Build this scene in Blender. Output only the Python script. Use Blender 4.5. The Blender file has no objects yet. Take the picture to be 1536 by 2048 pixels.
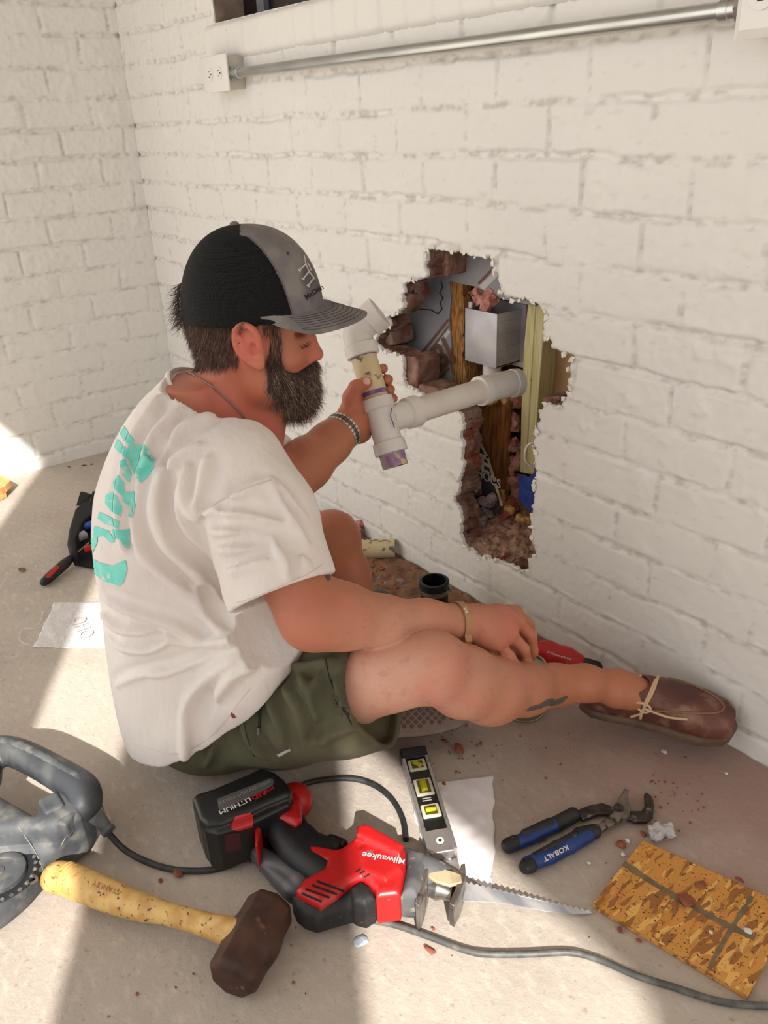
import bpy, bmesh, math, random, os
import numpy as np
from mathutils import Vector, Matrix, Quaternion
from mathutils.bvhtree import BVHTree
PI = math.pi
rng = np.random.default_rng(7); random.seed(7)
SC = bpy.context.scene; COL = SC.collection

# ------------------------------------------------------------------ camera
FPX = 1619.88; CX = 768.0; CY = 1024.0
CAM = np.array([2.825375, -1.16275, 1.049875])
def cam_axes(yaw, pitch, roll):
    f = np.array([-math.sin(yaw)*math.cos(pitch), math.cos(yaw)*math.cos(pitch), -math.sin(pitch)])
    r = np.array([math.cos(yaw), math.sin(yaw), 0.0]); d = np.cross(f, r)
    return np.array([r*math.cos(roll)+d*math.sin(roll), -r*math.sin(roll)+d*math.cos(roll), f])
RC = cam_axes(0.9281, 0.4513, 0.046)
cd = bpy.data.cameras.new('camera'); cam = bpy.data.objects.new('camera', cd); COL.objects.link(cam)
cd.sensor_fit = 'VERTICAL'; cd.sensor_height = 24.0; cd.lens = 24.0*FPX/2048.0
cd.clip_start = 0.02
cam.matrix_world = Matrix(((RC[0][0], -RC[1][0], -RC[2][0], CAM[0]), (RC[0][1], -RC[1][1], -RC[2][1], CAM[1]),
                           (RC[0][2], -RC[1][2], -RC[2][2], CAM[2]), (0, 0, 0, 1)))
SC.camera = cam

# ------------------------------------------------------------------ light
SUN_EL = math.radians(37.0)
sun = bpy.data.lights.new('sun', 'SUN'); sun.energy = 8.0; sun.angle = math.radians(0.6); sun.color = (1.0, 0.96, 0.91)
so = bpy.data.objects.new('sun', sun); COL.objects.link(so)
sdir = Vector((-0.8522*math.cos(SUN_EL), 0.5232*math.cos(SUN_EL), -math.sin(SUN_EL)))
so.rotation_euler = sdir.to_track_quat('-Z', 'Y').to_euler(); so.location = (5, -4, 4)
w = bpy.data.worlds.new('world'); SC.world = w; w.use_nodes = True
bg = w.node_tree.nodes['Background']; bg.inputs[0].default_value = (0.93, 0.96, 1.0, 1); bg.inputs[1].default_value = 1.45
SC.view_settings.view_transform = 'Standard'; SC.view_settings.look = 'None'
SC.view_settings.exposure = 0.0; SC.view_settings.gamma = 1.0; SC.view_settings.use_curve_mapping = False
SC.cycles.max_bounces = 8; SC.cycles.diffuse_bounces = 5; SC.cycles.glossy_bounces = 3

# ------------------------------------------------------------------ pixel -> place helpers
def ray(u, v): return RC.T @ np.array([(u-CX)/FPX, (v-CY)/FPX, 1.0])
def U(u, v, axis=2, val=0.0):
    d = ray(u, v); t = (val-CAM[axis])/d[axis]; return CAM+t*d
def Dp(u, v, t): return CAM+t*ray(u, v)
def fl(pts, z=0.0): return [U(u, v, 2, z) for u, v in pts]

# ------------------------------------------------------------------ materials
MATS = {}
def lin(c): return tuple((x/12.92 if x <= 0.04045 else ((x+0.055)/1.055)**2.4) for x in c)
def mat(name, col, rough=0.6, metal=0.0, col2=None, scale=30.0, bump=0.0, bscale=80.0, detail=6.0, spec=0.5,
        ramp=(0.42, 0.62), col3=None, scale3=150.0, ramp3=(0.6, 0.68), stretch=(1, 1, 1), coords='Object', sss=0.0, trans=0.0, sheen=0.0, bdist=0.002):
    """colours are sRGB 0..1"""
    if name in MATS: return MATS[name]
    m = bpy.data.materials.new(name); m.use_nodes = True; nt = m.node_tree; N = nt.nodes; L = nt.links
    b = N['Principled BSDF']
    b.inputs['Roughness'].default_value = rough; b.inputs['Metallic'].default_value = metal
    b.inputs['Specular IOR Level'].default_value = spec
    b.inputs['Base Color'].default_value = (*lin(col), 1)
    if sss: b.inputs['Subsurface Weight'].default_value = sss; b.inputs['Subsurface Radius'].default_value = (0.012, 0.004, 0.002); b.inputs['Subsurface Scale'].default_value = 1.0
    if trans: b.inputs['Transmission Weight'].default_value = trans
    if sheen: b.inputs['Sheen Weight'].default_value = sheen
    tc = N.new('ShaderNodeTexCoord'); mp = N.new('ShaderNodeMapping'); mp.inputs['Scale'].default_value = stretch
    L.new(tc.outputs[coords], mp.inputs['Vector'])
    out = None
    if col2 is not None:
        n = N.new('ShaderNodeTexNoise'); n.inputs['Scale'].default_value = scale; n.inputs['Detail'].default_value = detail
        L.new(mp.outputs[0], n.inputs['Vector'])
        r = N.new('ShaderNodeValToRGB'); r.color_ramp.elements[0].position = ramp[0]; r.color_ramp.elements[1].position = ramp[1]
        r.color_ramp.elements[0].color = (*lin(col), 1); r.color_ramp.elements[1].color = (*lin(col2), 1)
        L.new(n.outputs['Fac'], r.inputs[0]); out = r.outputs[0]
    if col3 is not None:
        n = N.new('ShaderNodeTexNoise'); n.inputs['Scale'].default_value = scale3; n.inputs['Detail'].default_value = 8
        L.new(mp.outputs[0], n.inputs['Vector'])
        mr = N.new('ShaderNodeMapRange'); mr.inputs[1].default_value = ramp3[0]; mr.inputs[2].default_value = ramp3[1]
        L.new(n.outputs['Fac'], mr.inputs[0])
        mx = N.new('ShaderNodeMix'); mx.data_type = 'RGBA'; L.new(mr.outputs[0], mx.inputs[0])
        if out: L.new(out, mx.inputs[6])
        else: mx.inputs[6].default_value = (*lin(col), 1)
        mx.inputs[7].default_value = (*lin(col3), 1); out = mx.outputs[2]
    if out: L.new(out, b.inputs['Base Color'])
    if bump:
        n = N.new('ShaderNodeTexNoise'); n.inputs['Scale'].default_value = bscale; n.inputs['Detail'].default_value = 8
        L.new(mp.outputs[0], n.inputs['Vector'])
        bp = N.new('ShaderNodeBump'); bp.inputs['Strength'].default_value = bump; bp.inputs['Distance'].default_value = bdist
        L.new(n.outputs['Fac'], bp.inputs['Height']); L.new(bp.outputs[0], b.inputs['Normal'])
    MATS[name] = m; return m

# ------------------------------------------------------------------ objects
def mesh_obj(name, V, Fc, m, parent=None, smooth=True, loc=None, sharp=None):
    me = bpy.data.meshes.new(name); V = [tuple(map(float, v)) for v in V] if not isinstance(V, np.ndarray) else V
    if isinstance(V, np.ndarray) and isinstance(Fc, np.ndarray):
        n = len(V); k = Fc.shape[1]; me.vertices.add(n); me.vertices.foreach_set('co', V.astype(np.float32).ravel())
        me.loops.add(Fc.size); me.loops.foreach_set('vertex_index', Fc.astype(np.int32).ravel())
        me.polygons.add(len(Fc)); me.polygons.foreach_set('loop_start', np.arange(0, Fc.size, k, dtype=np.int32))
        me.update(calc_edges=True); me.validate()
    else:
        me.from_pydata([tuple(v) for v in V], [], [tuple(f) for f in Fc]); me.update()
    if smooth: me.polygons.foreach_set('use_smooth', [True]*len(me.polygons))
    if sharp is not None: me.set_sharp_from_angle(angle=math.radians(sharp))
    for mm in (m if isinstance(m, (list, tuple)) else [m]): me.materials.append(mm)
    o = bpy.data.objects.new(name, me); COL.objects.link(o)
    if parent: o.parent = parent
    if loc is not None: recenter(o, loc)
    return o
def recenter(o, loc):
    loc = Vector(loc); o.data.transform(Matrix.Translation(-loc)); o.location = loc
def tag(o, label, cat=None, group=None, kind=None):
    if label: o['label'] = label
    if cat: o['category'] = cat
    if group: o['group'] = group
    if kind: o['kind'] = kind
    return o
def thing(name, label, cat, loc=(0, 0, 0), group=None):
    o = bpy.data.objects.new(name, None); COL.objects.link(o); o.location = tuple(map(float, loc)); o.empty_display_size = 0.05
    return tag(o, label, cat, group)
def adopt(parent, *kids):
    """children were built in world space: keep them where they are"""
    for k in kids:
        k.parent = parent; k.location = k.location-parent.location if parent.parent is None else k.location-parent.location-parent.parent.location
    return parent
def add_bevel(o, width=0.001, seg=2, ang=40):
    b = o.modifiers.new('bevel', 'BEVEL'); b.width = width; b.segments = seg; b.limit_method = 'ANGLE'; b.angle_limit = math.radians(ang)
    return o
def setp(o, parent):
    """parent keeping world place (parents have no rotation)"""
    if parent is None: return o
    o.parent = parent
    off = Vector((0, 0, 0)); q = parent
    while q: off += q.location; q = q.parent
    o.location = o.location-off
    return o
def box(name, lo, hi, m, parent=None, bev=0.0, M=None):
    lo = np.array(lo, float); hi = np.array(hi, float)
    V = np.array([[lo[0] if i & 1 == 0 else hi[0], lo[1] if i & 2 == 0 else hi[1], lo[2] if i & 4 == 0 else hi[2]] for i in range(8)])
    if M is not None: V = np.array([M @ Vector(v) for v in V])
    Fc = [(0, 2, 3, 1), (4, 5, 7, 6), (0, 1, 5, 4), (2, 6, 7, 3), (0, 4, 6, 2), (1, 3, 7, 5)]
    o = mesh_obj(name, [tuple(v) for v in V], Fc, m, None, smooth=False)
    if bev: add_bevel(o, bev); [setattr(p, 'use_smooth', True) for p in o.data.polygons]
    return setp(o, parent)
def prism(name, pts, ext, m, parent=None, bev=0.0, seg=2, smooth=False):
    """pts: 3-D outline (planar), ext: extrusion vector"""
    n = len(pts); e = Vector(tuple(map(float, ext))); P0 = [Vector(tuple(map(float, p))) for p in pts]
    nr = Vector((0, 0, 0))
    for i in range(n): a, b = P0[i], P0[(i+1) % n]; nr += (a-P0[0]).cross(b-P0[0])
    if nr.dot(e) > 0: P0 = P0[::-1]
    bm = bmesh.new(); a = [bm.verts.new(p) for p in P0]; b = [bm.verts.new(p+e) for p in P0]
    bm.faces.new(a); bm.faces.new(b[::-1])
    for i in range(n): j = (i+1) % n; bm.faces.new((a[j], a[i], b[i], b[j]))
    bmesh.ops.recalc_face_normals(bm, faces=bm.faces)
    me = bpy.data.meshes.new(name); bm.to_mesh(me); bm.free()
    for mm in (m if isinstance(m, (list, tuple)) else [m]): me.materials.append(mm)
    o = bpy.data.objects.new(name, me); COL.objects.link(o)
    if bev: add_bevel(o, bev, seg)
    if bev or smooth:
        me.polygons.foreach_set('use_smooth', [True]*len(me.polygons)); me.set_sharp_from_angle(angle=math.radians(35))
    return setp(o, parent)
def frame_from(d):
    d = np.array(d, float); d /= np.linalg.norm(d); a = np.array([0, 0, 1.0]) if abs(d[2]) < 0.9 else np.array([1.0, 0, 0])
    x = np.cross(a, d); x /= np.linalg.norm(x); return x, np.cross(d, x), d
def spline(pts, n=8, closed=False):
    P = np.array(pts, float); out = []; m = len(P)
    rng_ = range(m if closed else m-1)
    for i in rng_:
        g = lambda k: P[k % m] if closed else P[min(max(k, 0), m-1)]
        p0, p1, p2, p3 = g(i-1), g(i), g(i+1), g(i+2)
        for s in range(n):
            t = s/n; out.append(0.5*((2*p1)+(-p0+p2)*t+(2*p0-5*p1+4*p2-p3)*t*t+(-p0+3*p1-3*p2+p3)*t**3))
    if not closed: out.append(P[-1])
    return np.array(out)
def tube_data(path, rad, ns=12, closed=False, cap=True, flat=None):
    P = np.array(path, float); n = len(P); R_ = np.broadcast_to(np.array(rad, float), (n,))
    T = np.gradient(P, axis=0) if not closed else (np.roll(P, -1, 0)-np.roll(P, 1, 0))
    T /= np.linalg.norm(T, axis=1)[:, None]+1e-12
    x, y, _ = frame_from(T[0]); V = []
    for i in range(n):
        x = x-T[i]*(x@T[i]); x /= np.linalg.norm(x); y = np.cross(T[i], x)
        for k in range(ns):
            a = 2*PI*k/ns; V.append(P[i]+R_[i]*(math.cos(a)*x+math.sin(a)*y*(flat or 1)))
    Fc = []
    for i in range(n if closed else n-1):
        j = (i+1) % n
        for k in range(ns): Fc.append((i*ns+k, i*ns+(k+1) % ns, j*ns+(k+1) % ns, j*ns+k))
    if cap and not closed: Fc.append(tuple(range(ns))[::-1]); Fc.append(tuple((n-1)*ns+k for k in range(ns)))
    return V, Fc
def tube(name, path, rad, m, parent=None, ns=12, closed=False, flat=None, cap=True):
    V, Fc = tube_data(path, rad, ns, closed, cap, flat); o = mesh_obj(name, V, Fc, m, None, True, sharp=50)
    return setp(o, parent)
def lathe(name, prof, a, axis, m, parent=None, ns=32, sharp=35, closed=False):
    """prof: (s along axis, r)"""
    x, y, d = frame_from(axis); a = np.array(a, float); V = []; Fc = []
    for s, r in prof:
        for k in range(ns): t = 2*PI*k/ns; V.append(a+d*s+r*(math.cos(t)*x+math.sin(t)*y))
    for i in range(len(prof)-1 if not closed else len(prof)):
        j = (i+1) % len(prof)
        for k in range(ns): Fc.append((i*ns+k, i*ns+(k+1) % ns, j*ns+(k+1) % ns, j*ns+k))
    if not closed:
        Fc.append(tuple(range(ns))[::-1]); Fc.append(tuple((len(prof)-1)*ns+k for k in range(ns)))
    o = mesh_obj(name, V, Fc, m, None, True, sharp=sharp); return setp(o, parent)
def merged(name, parts, m, parent=None, smooth=True, sharp=None):
    """parts: list of (V,F) -> ONE mesh"""
    V = []; Fc = []
    for v, f in parts:
        k = len(V); V += [tuple(map(float, q)) for q in v]; Fc += [tuple(i+k for i in g) for g in f]
    o = mesh_obj(name, V, Fc, m, None, smooth, sharp=sharp); return setp(o, parent)
def text(name, body, origin, xdir, ydir, size, m, parent=None, depth=0.0002, align='CENTER', bold=0.0, shear=0.0, sx=1.0):
    c = bpy.data.curves.new(name, 'FONT'); c.body = body; c.size = 1.0; c.align_x = align; c.align_y = 'CENTER'; c.extrude = 0.0; c.offset = bold; c.shear = shear
    t = bpy.data.objects.new(name+'_tmp', c); COL.objects.link(t)
    dg = bpy.context.evaluated_depsgraph_get(); me = bpy.data.meshes.new_from_object(t.evaluated_get(dg))
    bpy.data.objects.remove(t); bpy.data.curves.remove(c)
    x = Vector(tuple(map(float, xdir))).normalized(); y = Vector(tuple(map(float, ydir))).normalized(); n = x.cross(y)
    o = Vector(tuple(map(float, origin)))
    for v in me.vertices: v.co = o+x*(v.co.x*size*sx)+y*(v.co.y*size)+n*depth
    me.materials.clear(); me.materials.append(m); me.name = name
    ob = bpy.data.objects.new(name, me); COL.objects.link(ob); return setp(ob, parent)

# ------------------------------------------------------------------ noise + distance fields
def _h(ix, iy, iz, s):
    n = (ix*374761393+iy*668265263+iz*2147483647+s*974634777) & 0xFFFFFFFF
    n = ((n ^ (n >> 13))*1274126177) & 0xFFFFFFFF; n = (n ^ (n >> 16)) & 0xFFFF
    return n.astype(np.float32)/65535.0
def vnoise(x, y, z=0.0, s=0):
    x = np.asarray(x, dtype=np.float64); y = np.asarray(y, dtype=np.float64); z = np.asarray(z, dtype=np.float64)
    x, y, z = np.broadcast_arrays(x, y, z)
    ix = np.floor(x).astype(np.int64); iy = np.floor(y).astype(np.int64); iz = np.floor(z).astype(np.int64)
    fx, fy, fz = x-ix, y-iy, z-iz; fx = fx*fx*(3-2*fx); fy = fy*fy*(3-2*fy); fz = fz*fz*(3-2*fz)
    r = 0
    for a in (0, 1):
        for b in (0, 1):
            for c in (0, 1):
                wt = (fx if a else 1-fx)*(fy if b else 1-fy)*(fz if c else 1-fz); r = r+wt*_h(ix+a, iy+b, iz+c, s)
    return r*2-1
def fbm(x, y, z=0.0, s=0, o=4):
    r = 0; a = 1.0; f = 1.0
    for k in range(o): r = r+a*vnoise(np.asarray(x)*f, np.asarray(y)*f, np.asarray(z)*f, s+k*17); a *= 0.5; f *= 2.03
    return r
class Vol:
    def __init__(s, lo, hi, h):
        s.lo = np.array(lo, float); s.h = h; s.n = np.ceil((np.array(hi)-s.lo)/h).astype(int)+1
        s.D = np.full(s.n, 1.0, np.float32)
    def grid(s, lo, hi):
        a = np.clip(np.floor((np.array(lo)-s.lo)/s.h).astype(int), 0, s.n-1); b = np.clip(np.ceil((np.array(hi)-s.lo)/s.h).astype(int)+1, a+1, s.n)
        ax = [(s.lo[i]+s.h*np.arange(a[i], b[i])).astype(np.float32) for i in range(3)]
        X, Y, Z = np.meshgrid(*ax, indexing='ij', sparse=True)
        return tuple(slice(a[i], b[i]) for i in range(3)), X, Y, Z
    def put(s, fn, lo, hi, k=0.0, op='u'):
        k = max(k, 1e-6); pad = k+3*s.h
        sl, X, Y, Z = s.grid(np.array(lo)-pad, np.array(hi)+pad)
        d = np.asarray(fn(X, Y, Z), dtype=np.float32); A = s.D[sl]
        if op == 'u': h = np.maximum(k-np.abs(A-d), 0)/k; s.D[sl] = np.minimum(A, d)-h*h*k*0.25
        elif op == 's': d = -d; h = np.maximum(k-np.abs(A-d), 0)/k; s.D[sl] = np.maximum(A, d)+h*h*k*0.25
        elif op == 'i': s.D[sl] = np.maximum(A, d)
    def cone(s, a, b, ra, rb, k=0.01, op='u'):
        a = np.array(a, float); b = np.array(b, float); ab = b-a; L2 = float(ab@ab)+1e-12
        def fn(X, Y, Z):
            t = np.clip(((X-a[0])*ab[0]+(Y-a[1])*ab[1]+(Z-a[2])*ab[2])/L2, 0, 1)
            return np.sqrt((X-a[0]-t*ab[0])**2+(Y-a[1]-t*ab[1])**2+(Z-a[2]-t*ab[2])**2)-(ra+t*(rb-ra))
        r = max(ra, rb); s.put(fn, np.minimum(a, b)-r, np.maximum(a, b)+r, k, op)
    def chain(s, pts, rs, k=0.01, op='u'):
        for i in range(len(pts)-1): s.cone(pts[i], pts[i+1], rs[i], rs[i+1], k, op)
    def ell(s, c, rad, R_=None, k=0.01, op='u'):
        c = np.array(c, float); rad = np.array(rad, float); R_ = np.eye(3) if R_ is None else np.array(R_, float)  # rows = local axes
        def fn(X, Y, Z):
            x, y, z = X-c[0], Y-c[1], Z-c[2]
            q = [(R_[i][0]*x+R_[i][1]*y+R_[i][2]*z) for i in range(3)]
            k0 = np.sqrt(sum((q[i]/rad[i])**2 for i in range(3))); k1 = np.sqrt(sum((q[i]/rad[i]**2)**2 for i in range(3)))
            return k0*(k0-1)/np.maximum(k1, 1e-6)
        e = np.sqrt(((R_*rad[:, None])**2).sum(0)); s.put(fn, c-e, c+e, k, op)
    def rbox(s, c, half, R_=None, r=0.002, k=0.002, op='u'):
        c = np.array(c, float); half = np.array(half, float); R_ = np.eye(3) if R_ is None else np.array(R_, float)
        def fn(X, Y, Z):
            x, y, z = X-c[0], Y-c[1], Z-c[2]
            q = [np.abs(R_[i][0]*x+R_[i][1]*y+R_[i][2]*z)-(half[i]-r) for i in range(3)]
            return np.sqrt(sum(np.maximum(a, 0)**2 for a in q))+np.minimum(np.maximum(np.maximum(q[0], q[1]), q[2]), 0)-r
        e = (np.abs(R_)*half[:, None]).sum(0); s.put(fn, c-e, c+e, k, op)
    def plate(s, poly, o, ex, ey, ez, z0, z1, r=0.004, k=0.003, op='u'):
        """polygon (2-D coords in ex,ey from o) extruded z0..z1 along ez with rounded rims"""
        poly = np.array(poly, float); o = np.array(o, float); ex, ey, ez = (np.array(q, float) for q in (ex, ey, ez))
        P3 = np.array([o+ex*p[0]+ey*p[1]+ez*zz for p in poly for zz in (z0, z1)])
        def fn(X, Y, Z):
            x = (X-o[0])*ex[0]+(Y-o[1])*ex[1]+(Z-o[2])*ex[2]; y = (X-o[0])*ey[0]+(Y-o[1])*ey[1]+(Z-o[2])*ey[2]; z = (X-o[0])*ez[0]+(Y-o[1])*ez[1]+(Z-o[2])*ez[2]
            d = poly_sd(poly, x, y)+r; zz = np.abs(z-(z0+z1)/2)-((z1-z0)/2-r)
            return np.sqrt(np.maximum(d, 0)**2+np.maximum(zz, 0)**2)+np.minimum(np.maximum(d, zz), 0)-r
        s.put(fn, P3.min(0), P3.max(0), k, op)
    def mesh(s):
        D = s.D; S = D < 0; nx, ny, nz = D.shape
        c = S[:-1, :-1, :-1].astype(np.int8)
        for a in (0, 1):
            for b in (0, 1):
                for d in (0, 1):
                    if a or b or d: c = c+S[a:nx-1+a, b:ny-1+b, d:nz-1+d]
        act = (c > 0) & (c < 8); idx = np.argwhere(act); num = np.full(act.shape, -1, np.int32); num[act] = np.arange(len(idx))
        acc = np.zeros((len(idx), 3)); cnt = np.zeros(len(idx))
        corners = [(a, b, d) for a in (0, 1) for b in (0, 1) for d in (0, 1)]
        vals = {q: D[idx[:, 0]+q[0], idx[:, 1]+q[1], idx[:, 2]+q[2]].astype(np.float64) for q in corners}
        for q in corners:
            for ax in range(3):
                if q[ax]: continue
                q2 = tuple(v+(1 if i == ax else 0) for i, v in enumerate(q)); a, b = vals[q], vals[q2]
                mk = (a < 0) != (b < 0); t = np.where(mk, a/np.where(mk, a-b, 1), 0)
                for i in range(3): acc[:, i] += np.where(mk, q[i]+(t if i == ax else 0), 0)
                cnt += mk
        V = s.lo+(idx+acc/cnt[:, None])*s.h; Q = []
        for ax in range(3):
            o1, o2 = (ax+1) % 3, (ax+2) % 3
            sl0 = [slice(None)]*3; sl1 = [slice(None)]*3; sl0[ax] = slice(0, -1); sl1[ax] = slice(1, None)
            for o_ in (o1, o2): sl0[o_] = slice(1, -1); sl1[o_] = slice(1, -1)
            A = S[tuple(sl0)]; B = S[tuple(sl1)]; e = np.argwhere(A != B)
            if not len(e): continue
            fl_ = A[tuple(e.T)]; e = e.copy(); e[:, o1] += 1; e[:, o2] += 1
            def cell(d1, d2):
                z = e.copy(); z[:, o1] -= d1; z[:, o2] -= d2; return num[tuple(z.T)]
            q = np.stack([cell(1, 1), cell(0, 1), cell(0, 0), cell(1, 0)], 1); q[~fl_] = q[~fl_][:, ::-1]; Q.append(q)
        return V, np.concatenate(Q)
    def obj(s, name, m, parent=None, relax=0, loc=None):
        V, Q = s.mesh()
        if relax: V = relax_mesh(V, Q, relax)
        o = mesh_obj(name, V, Q, m, None, True)
        return setp(o, parent)
def relax_mesh(V, Q, it, lam=0.5):
    e = np.concatenate([Q[:, [i, (i+1) % 4]] for i in range(4)])
    for _ in range(it):
        for sgn in (lam, -lam*1.02):
            acc = np.zeros_like(V); cnt = np.zeros(len(V))
            np.add.at(acc, e[:, 0], V[e[:, 1]]); np.add.at(cnt, e[:, 0], 1); np.add.at(acc, e[:, 1], V[e[:, 0]]); np.add.at(cnt, e[:, 1], 1)
            V = V+sgn*(acc/np.maximum(cnt, 1)[:, None]-V)
    return V
def poly_sd(poly, x, y):
    """signed distance to polygon, negative inside"""
    x, y = np.broadcast_arrays(x, y); d = np.full(x.shape, 1e9); ins = np.zeros(x.shape, bool); n = len(poly)
    for i in range(n):
        ax, ay = poly[i]; bx, by = poly[(i+1) % n]; ex, ey = bx-ax, by-ay; l2 = ex*ex+ey*ey+1e-14
        t = np.clip(((x-ax)*ex+(y-ay)*ey)/l2, 0, 1); d = np.minimum(d, (x-ax-t*ex)**2+(y-ay-t*ey)**2)
        cr = (ay > y) != (by > y)
        if ay != by: ins ^= cr & (x < (bx-ax)*(y-ay)/(by-ay)+ax)
    d = np.sqrt(d); return np.where(ins, -d, d)
def bvh_of(o):
    me = o.data; off = Vector((0, 0, 0)); q = o
    while q: off += q.location; q = q.parent
    return BVHTree.FromPolygons([v.co+off for v in me.vertices], [tuple(p.vertices) for p in me.polygons])
def hit(bv, u, v, lift=0.0):
    r = bv.ray_cast(Vector(CAM), Vector(ray(u, v)).normalized())
    return None if r[0] is None else (r[0]+r[1]*lift, r[1])
def decal(name, polys, bv, m, parent=None, lift=0.0007, step=1.2, test=None, jitter=None):
    """patch of printed colour laid on a surface: polygons given where they are seen"""
    al = np.concatenate([np.array(p, float) for p in polys]); u0, v0 = al.min(0)-2; u1, v1 = al.max(0)+2
    us = np.arange(u0, u1, step); vs = np.arange(v0, v1, step); UU, VV = np.meshgrid(us, vs, indexing='ij')
    ins = np.zeros(UU.shape, bool)
    for p in polys: ins |= poly_sd(np.array(p, float), UU, VV) < 0
    if test is not None: ins &= test(UU, VV)
    idx = {}; V = []; Fc = []
    def vert(i, j):
        if (i, j) not in idx:
            h = hit(bv, us[i], vs[j], lift)
            if h is None: idx[(i, j)] = None
            else: idx[(i, j)] = len(V); V.append(h[0])
        return idx[(i, j)]
    for i in range(len(us)-1):
        for j in range(len(vs)-1):
            if ins[i, j]:
                q = [vert(i, j), vert(i, j+1), vert(i+1, j+1), vert(i+1, j)]
                if None in q: continue
                ps = [V[a] for a in q]
                if max((ps[0]-ps[2]).length, (ps[1]-ps[3]).length) < 0.012: Fc.append(tuple(q))
    o = mesh_obj(name, V, Fc, m, None, True); return setp(o, parent)
# ================================================================== the setting
Z0 = 0.048; PITCH = 0.0846; BL = 0.2067
def brick_height(x, z, even0, odd0, s=0, smooth_low=True, L=BL):
    wob = 0.0035*fbm(x*6, z*6, 0, s+1, 3)+0.0022*fbm(x*40, z*40, 0, s+2, 2)
    wob2 = 0.004*fbm(x*5, z*9, 0, s+5, 3)
    zz = (z+wob-Z0)/PITCH; row = np.floor(zz); fz = (zz-row)*PITCH
    dz = np.minimum(fz, PITCH-fz)                       # distance to bed joint centre
    off = np.where(np.mod(row, 2) == 0, even0, odd0)+0.012*_h(row.astype(np.int64), 0*row.astype(np.int64), 0*row.astype(np.int64), s+9)
    xx = (x+wob2-off)/L; ix = np.floor(xx); fx = (xx-ix)*L; dx = np.minimum(fx, L-fx)
    hb = _h(row.astype(np.int64), ix.astype(np.int64), 0*row.astype(np.int64), s+3)
    brick = 0.0018*(hb-0.5)
    n1 = fbm(x*22, z*22, 0, s+20, 4); n2 = fbm(x*90, z*90, 0, s+30, 3); n3 = fbm(x*9, z*9, 0, s+40, 3)
    wb = 0.0065+0.002*n3; wh = 0.0045+0.002*n3
    bed = 1/(1+np.exp((dz-wb)/0.0007)); head = 1/(1+np.exp((dx-wh)/0.0007))
    depth = 0.0075*np.clip(0.55+0.8*fbm(x*7, z*14, 0, s+50, 3), 0.05, 1.2)
    h = brick*(1-np.maximum(bed, head))-depth*np.maximum(bed, 0.8*head)
    # squeezed mortar lips painted over: beads along the joint edges
    lip = np.exp(-((dz-wb-0.0015)/0.0013)**2)*(0.0032*np.clip(fbm(x*30, z*30+row*7, 0, s+60, 3), 0, 1))
    lip2 = np.exp(-((dx-wh-0.001)/0.0012)**2)*(0.0014*np.clip(fbm(x*30, z*30+ix*5, 0, s+61, 3), 0, 1))
    rough = 0.0010*n2+0.0015*np.clip(n1, 0, 1)**2*2
    if smooth_low:
        f = np.clip((z-0.15)/0.5, 0.35, 1.0); h = h*f; rough = rough*np.clip((z-0.1)/0.5, 0.45, 1.15)
    brick_height.last = np.clip(np.maximum(bed, 0.9*head)*np.clip(0.12+0.9*fbm(x*60, z*110, 0, s+70, 4), 0, 1)+0.6*np.clip(fbm(x*50, z*90, 0, s+71, 3)-0.75, 0, 1), 0, 1)  # joint mask: recess shade painted into the colour, along with grime
    return h+lip+lip2+rough
# hole outline on the wall face, given where its torn paint edge is seen
HOLE_PX = [(850, 500), (862, 497), (875, 500), (890, 500), (905, 502), (920, 503), (935, 507), (948, 511), (958, 514), (970, 513), (980, 511), (986, 525),
 (984, 540), (990, 550), (998, 562), (1002, 578), (1004, 590), (1015, 598), (1028, 598), (1040, 600), (1052, 597), (1064, 600), (1074, 604), (1082, 612), (1090, 622), (1093, 634),
 (1088, 646), (1085, 660), (1083, 672), (1092, 674), (1101, 677), (1103, 690), (1106, 700), (1116, 704), (1122, 712), (1132, 706), (1143, 712), (1144, 726), (1139, 738), (1142, 752), (1136, 764), (1141, 778),
 (1137, 792), (1127, 797), (1126, 806), (1119, 818), (1108, 812), (1098, 806), (1088, 810), (1086, 820), (1076, 824), (1082, 838), (1075, 850), (1072, 868), (1068, 884), (1071, 900), (1069, 918), (1070, 935), (1072, 955), (1067, 972), (1068, 990),
 (1064, 1008), (1066, 1024), (1062, 1040), (1066, 1058), (1063, 1078), (1068, 1092), (1074, 1104), (1064, 1116), (1056, 1122), (1058, 1140), (1046, 1145), (1034, 1136), (1022, 1129), (1008, 1127), (998, 1122), (984, 1120), (972, 1112), (958, 1117), (950, 1104), (938, 1098), (930, 1092),
 (923, 1076), (921, 1058), (924, 1040), (920, 1024), (913, 1012), (907, 1000), (914, 988), (919, 975), (916, 960), (924, 948), (926, 930), (922, 910), (925, 892), (920, 872), (927, 858), (925, 840), (920, 828), (908, 818), (896, 806), (884, 800), (872, 792), (860, 796),
 (848, 792), (838, 786), (826, 776), (812, 770), (806, 762), (805, 745), (807, 730), (804, 715), (792, 709), (780, 706), (768, 700), (757, 697), (750, 684), (756, 668), (766, 660), (778, 655), (780, 644), (774, 634),
 (788, 630), (799, 622), (806, 612), (803, 598), (807, 586), (803, 572), (812, 564), (824, 562), (836, 558), (848, 556), (852, 544), (847, 530), (852, 516)]
hole_w = []
for i, (a, b) in enumerate(HOLE_PX):
    p = U(a, b, 1, 0.0); hole_w.append((p[0], p[2]))
HB = []   # jagged version
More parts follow.
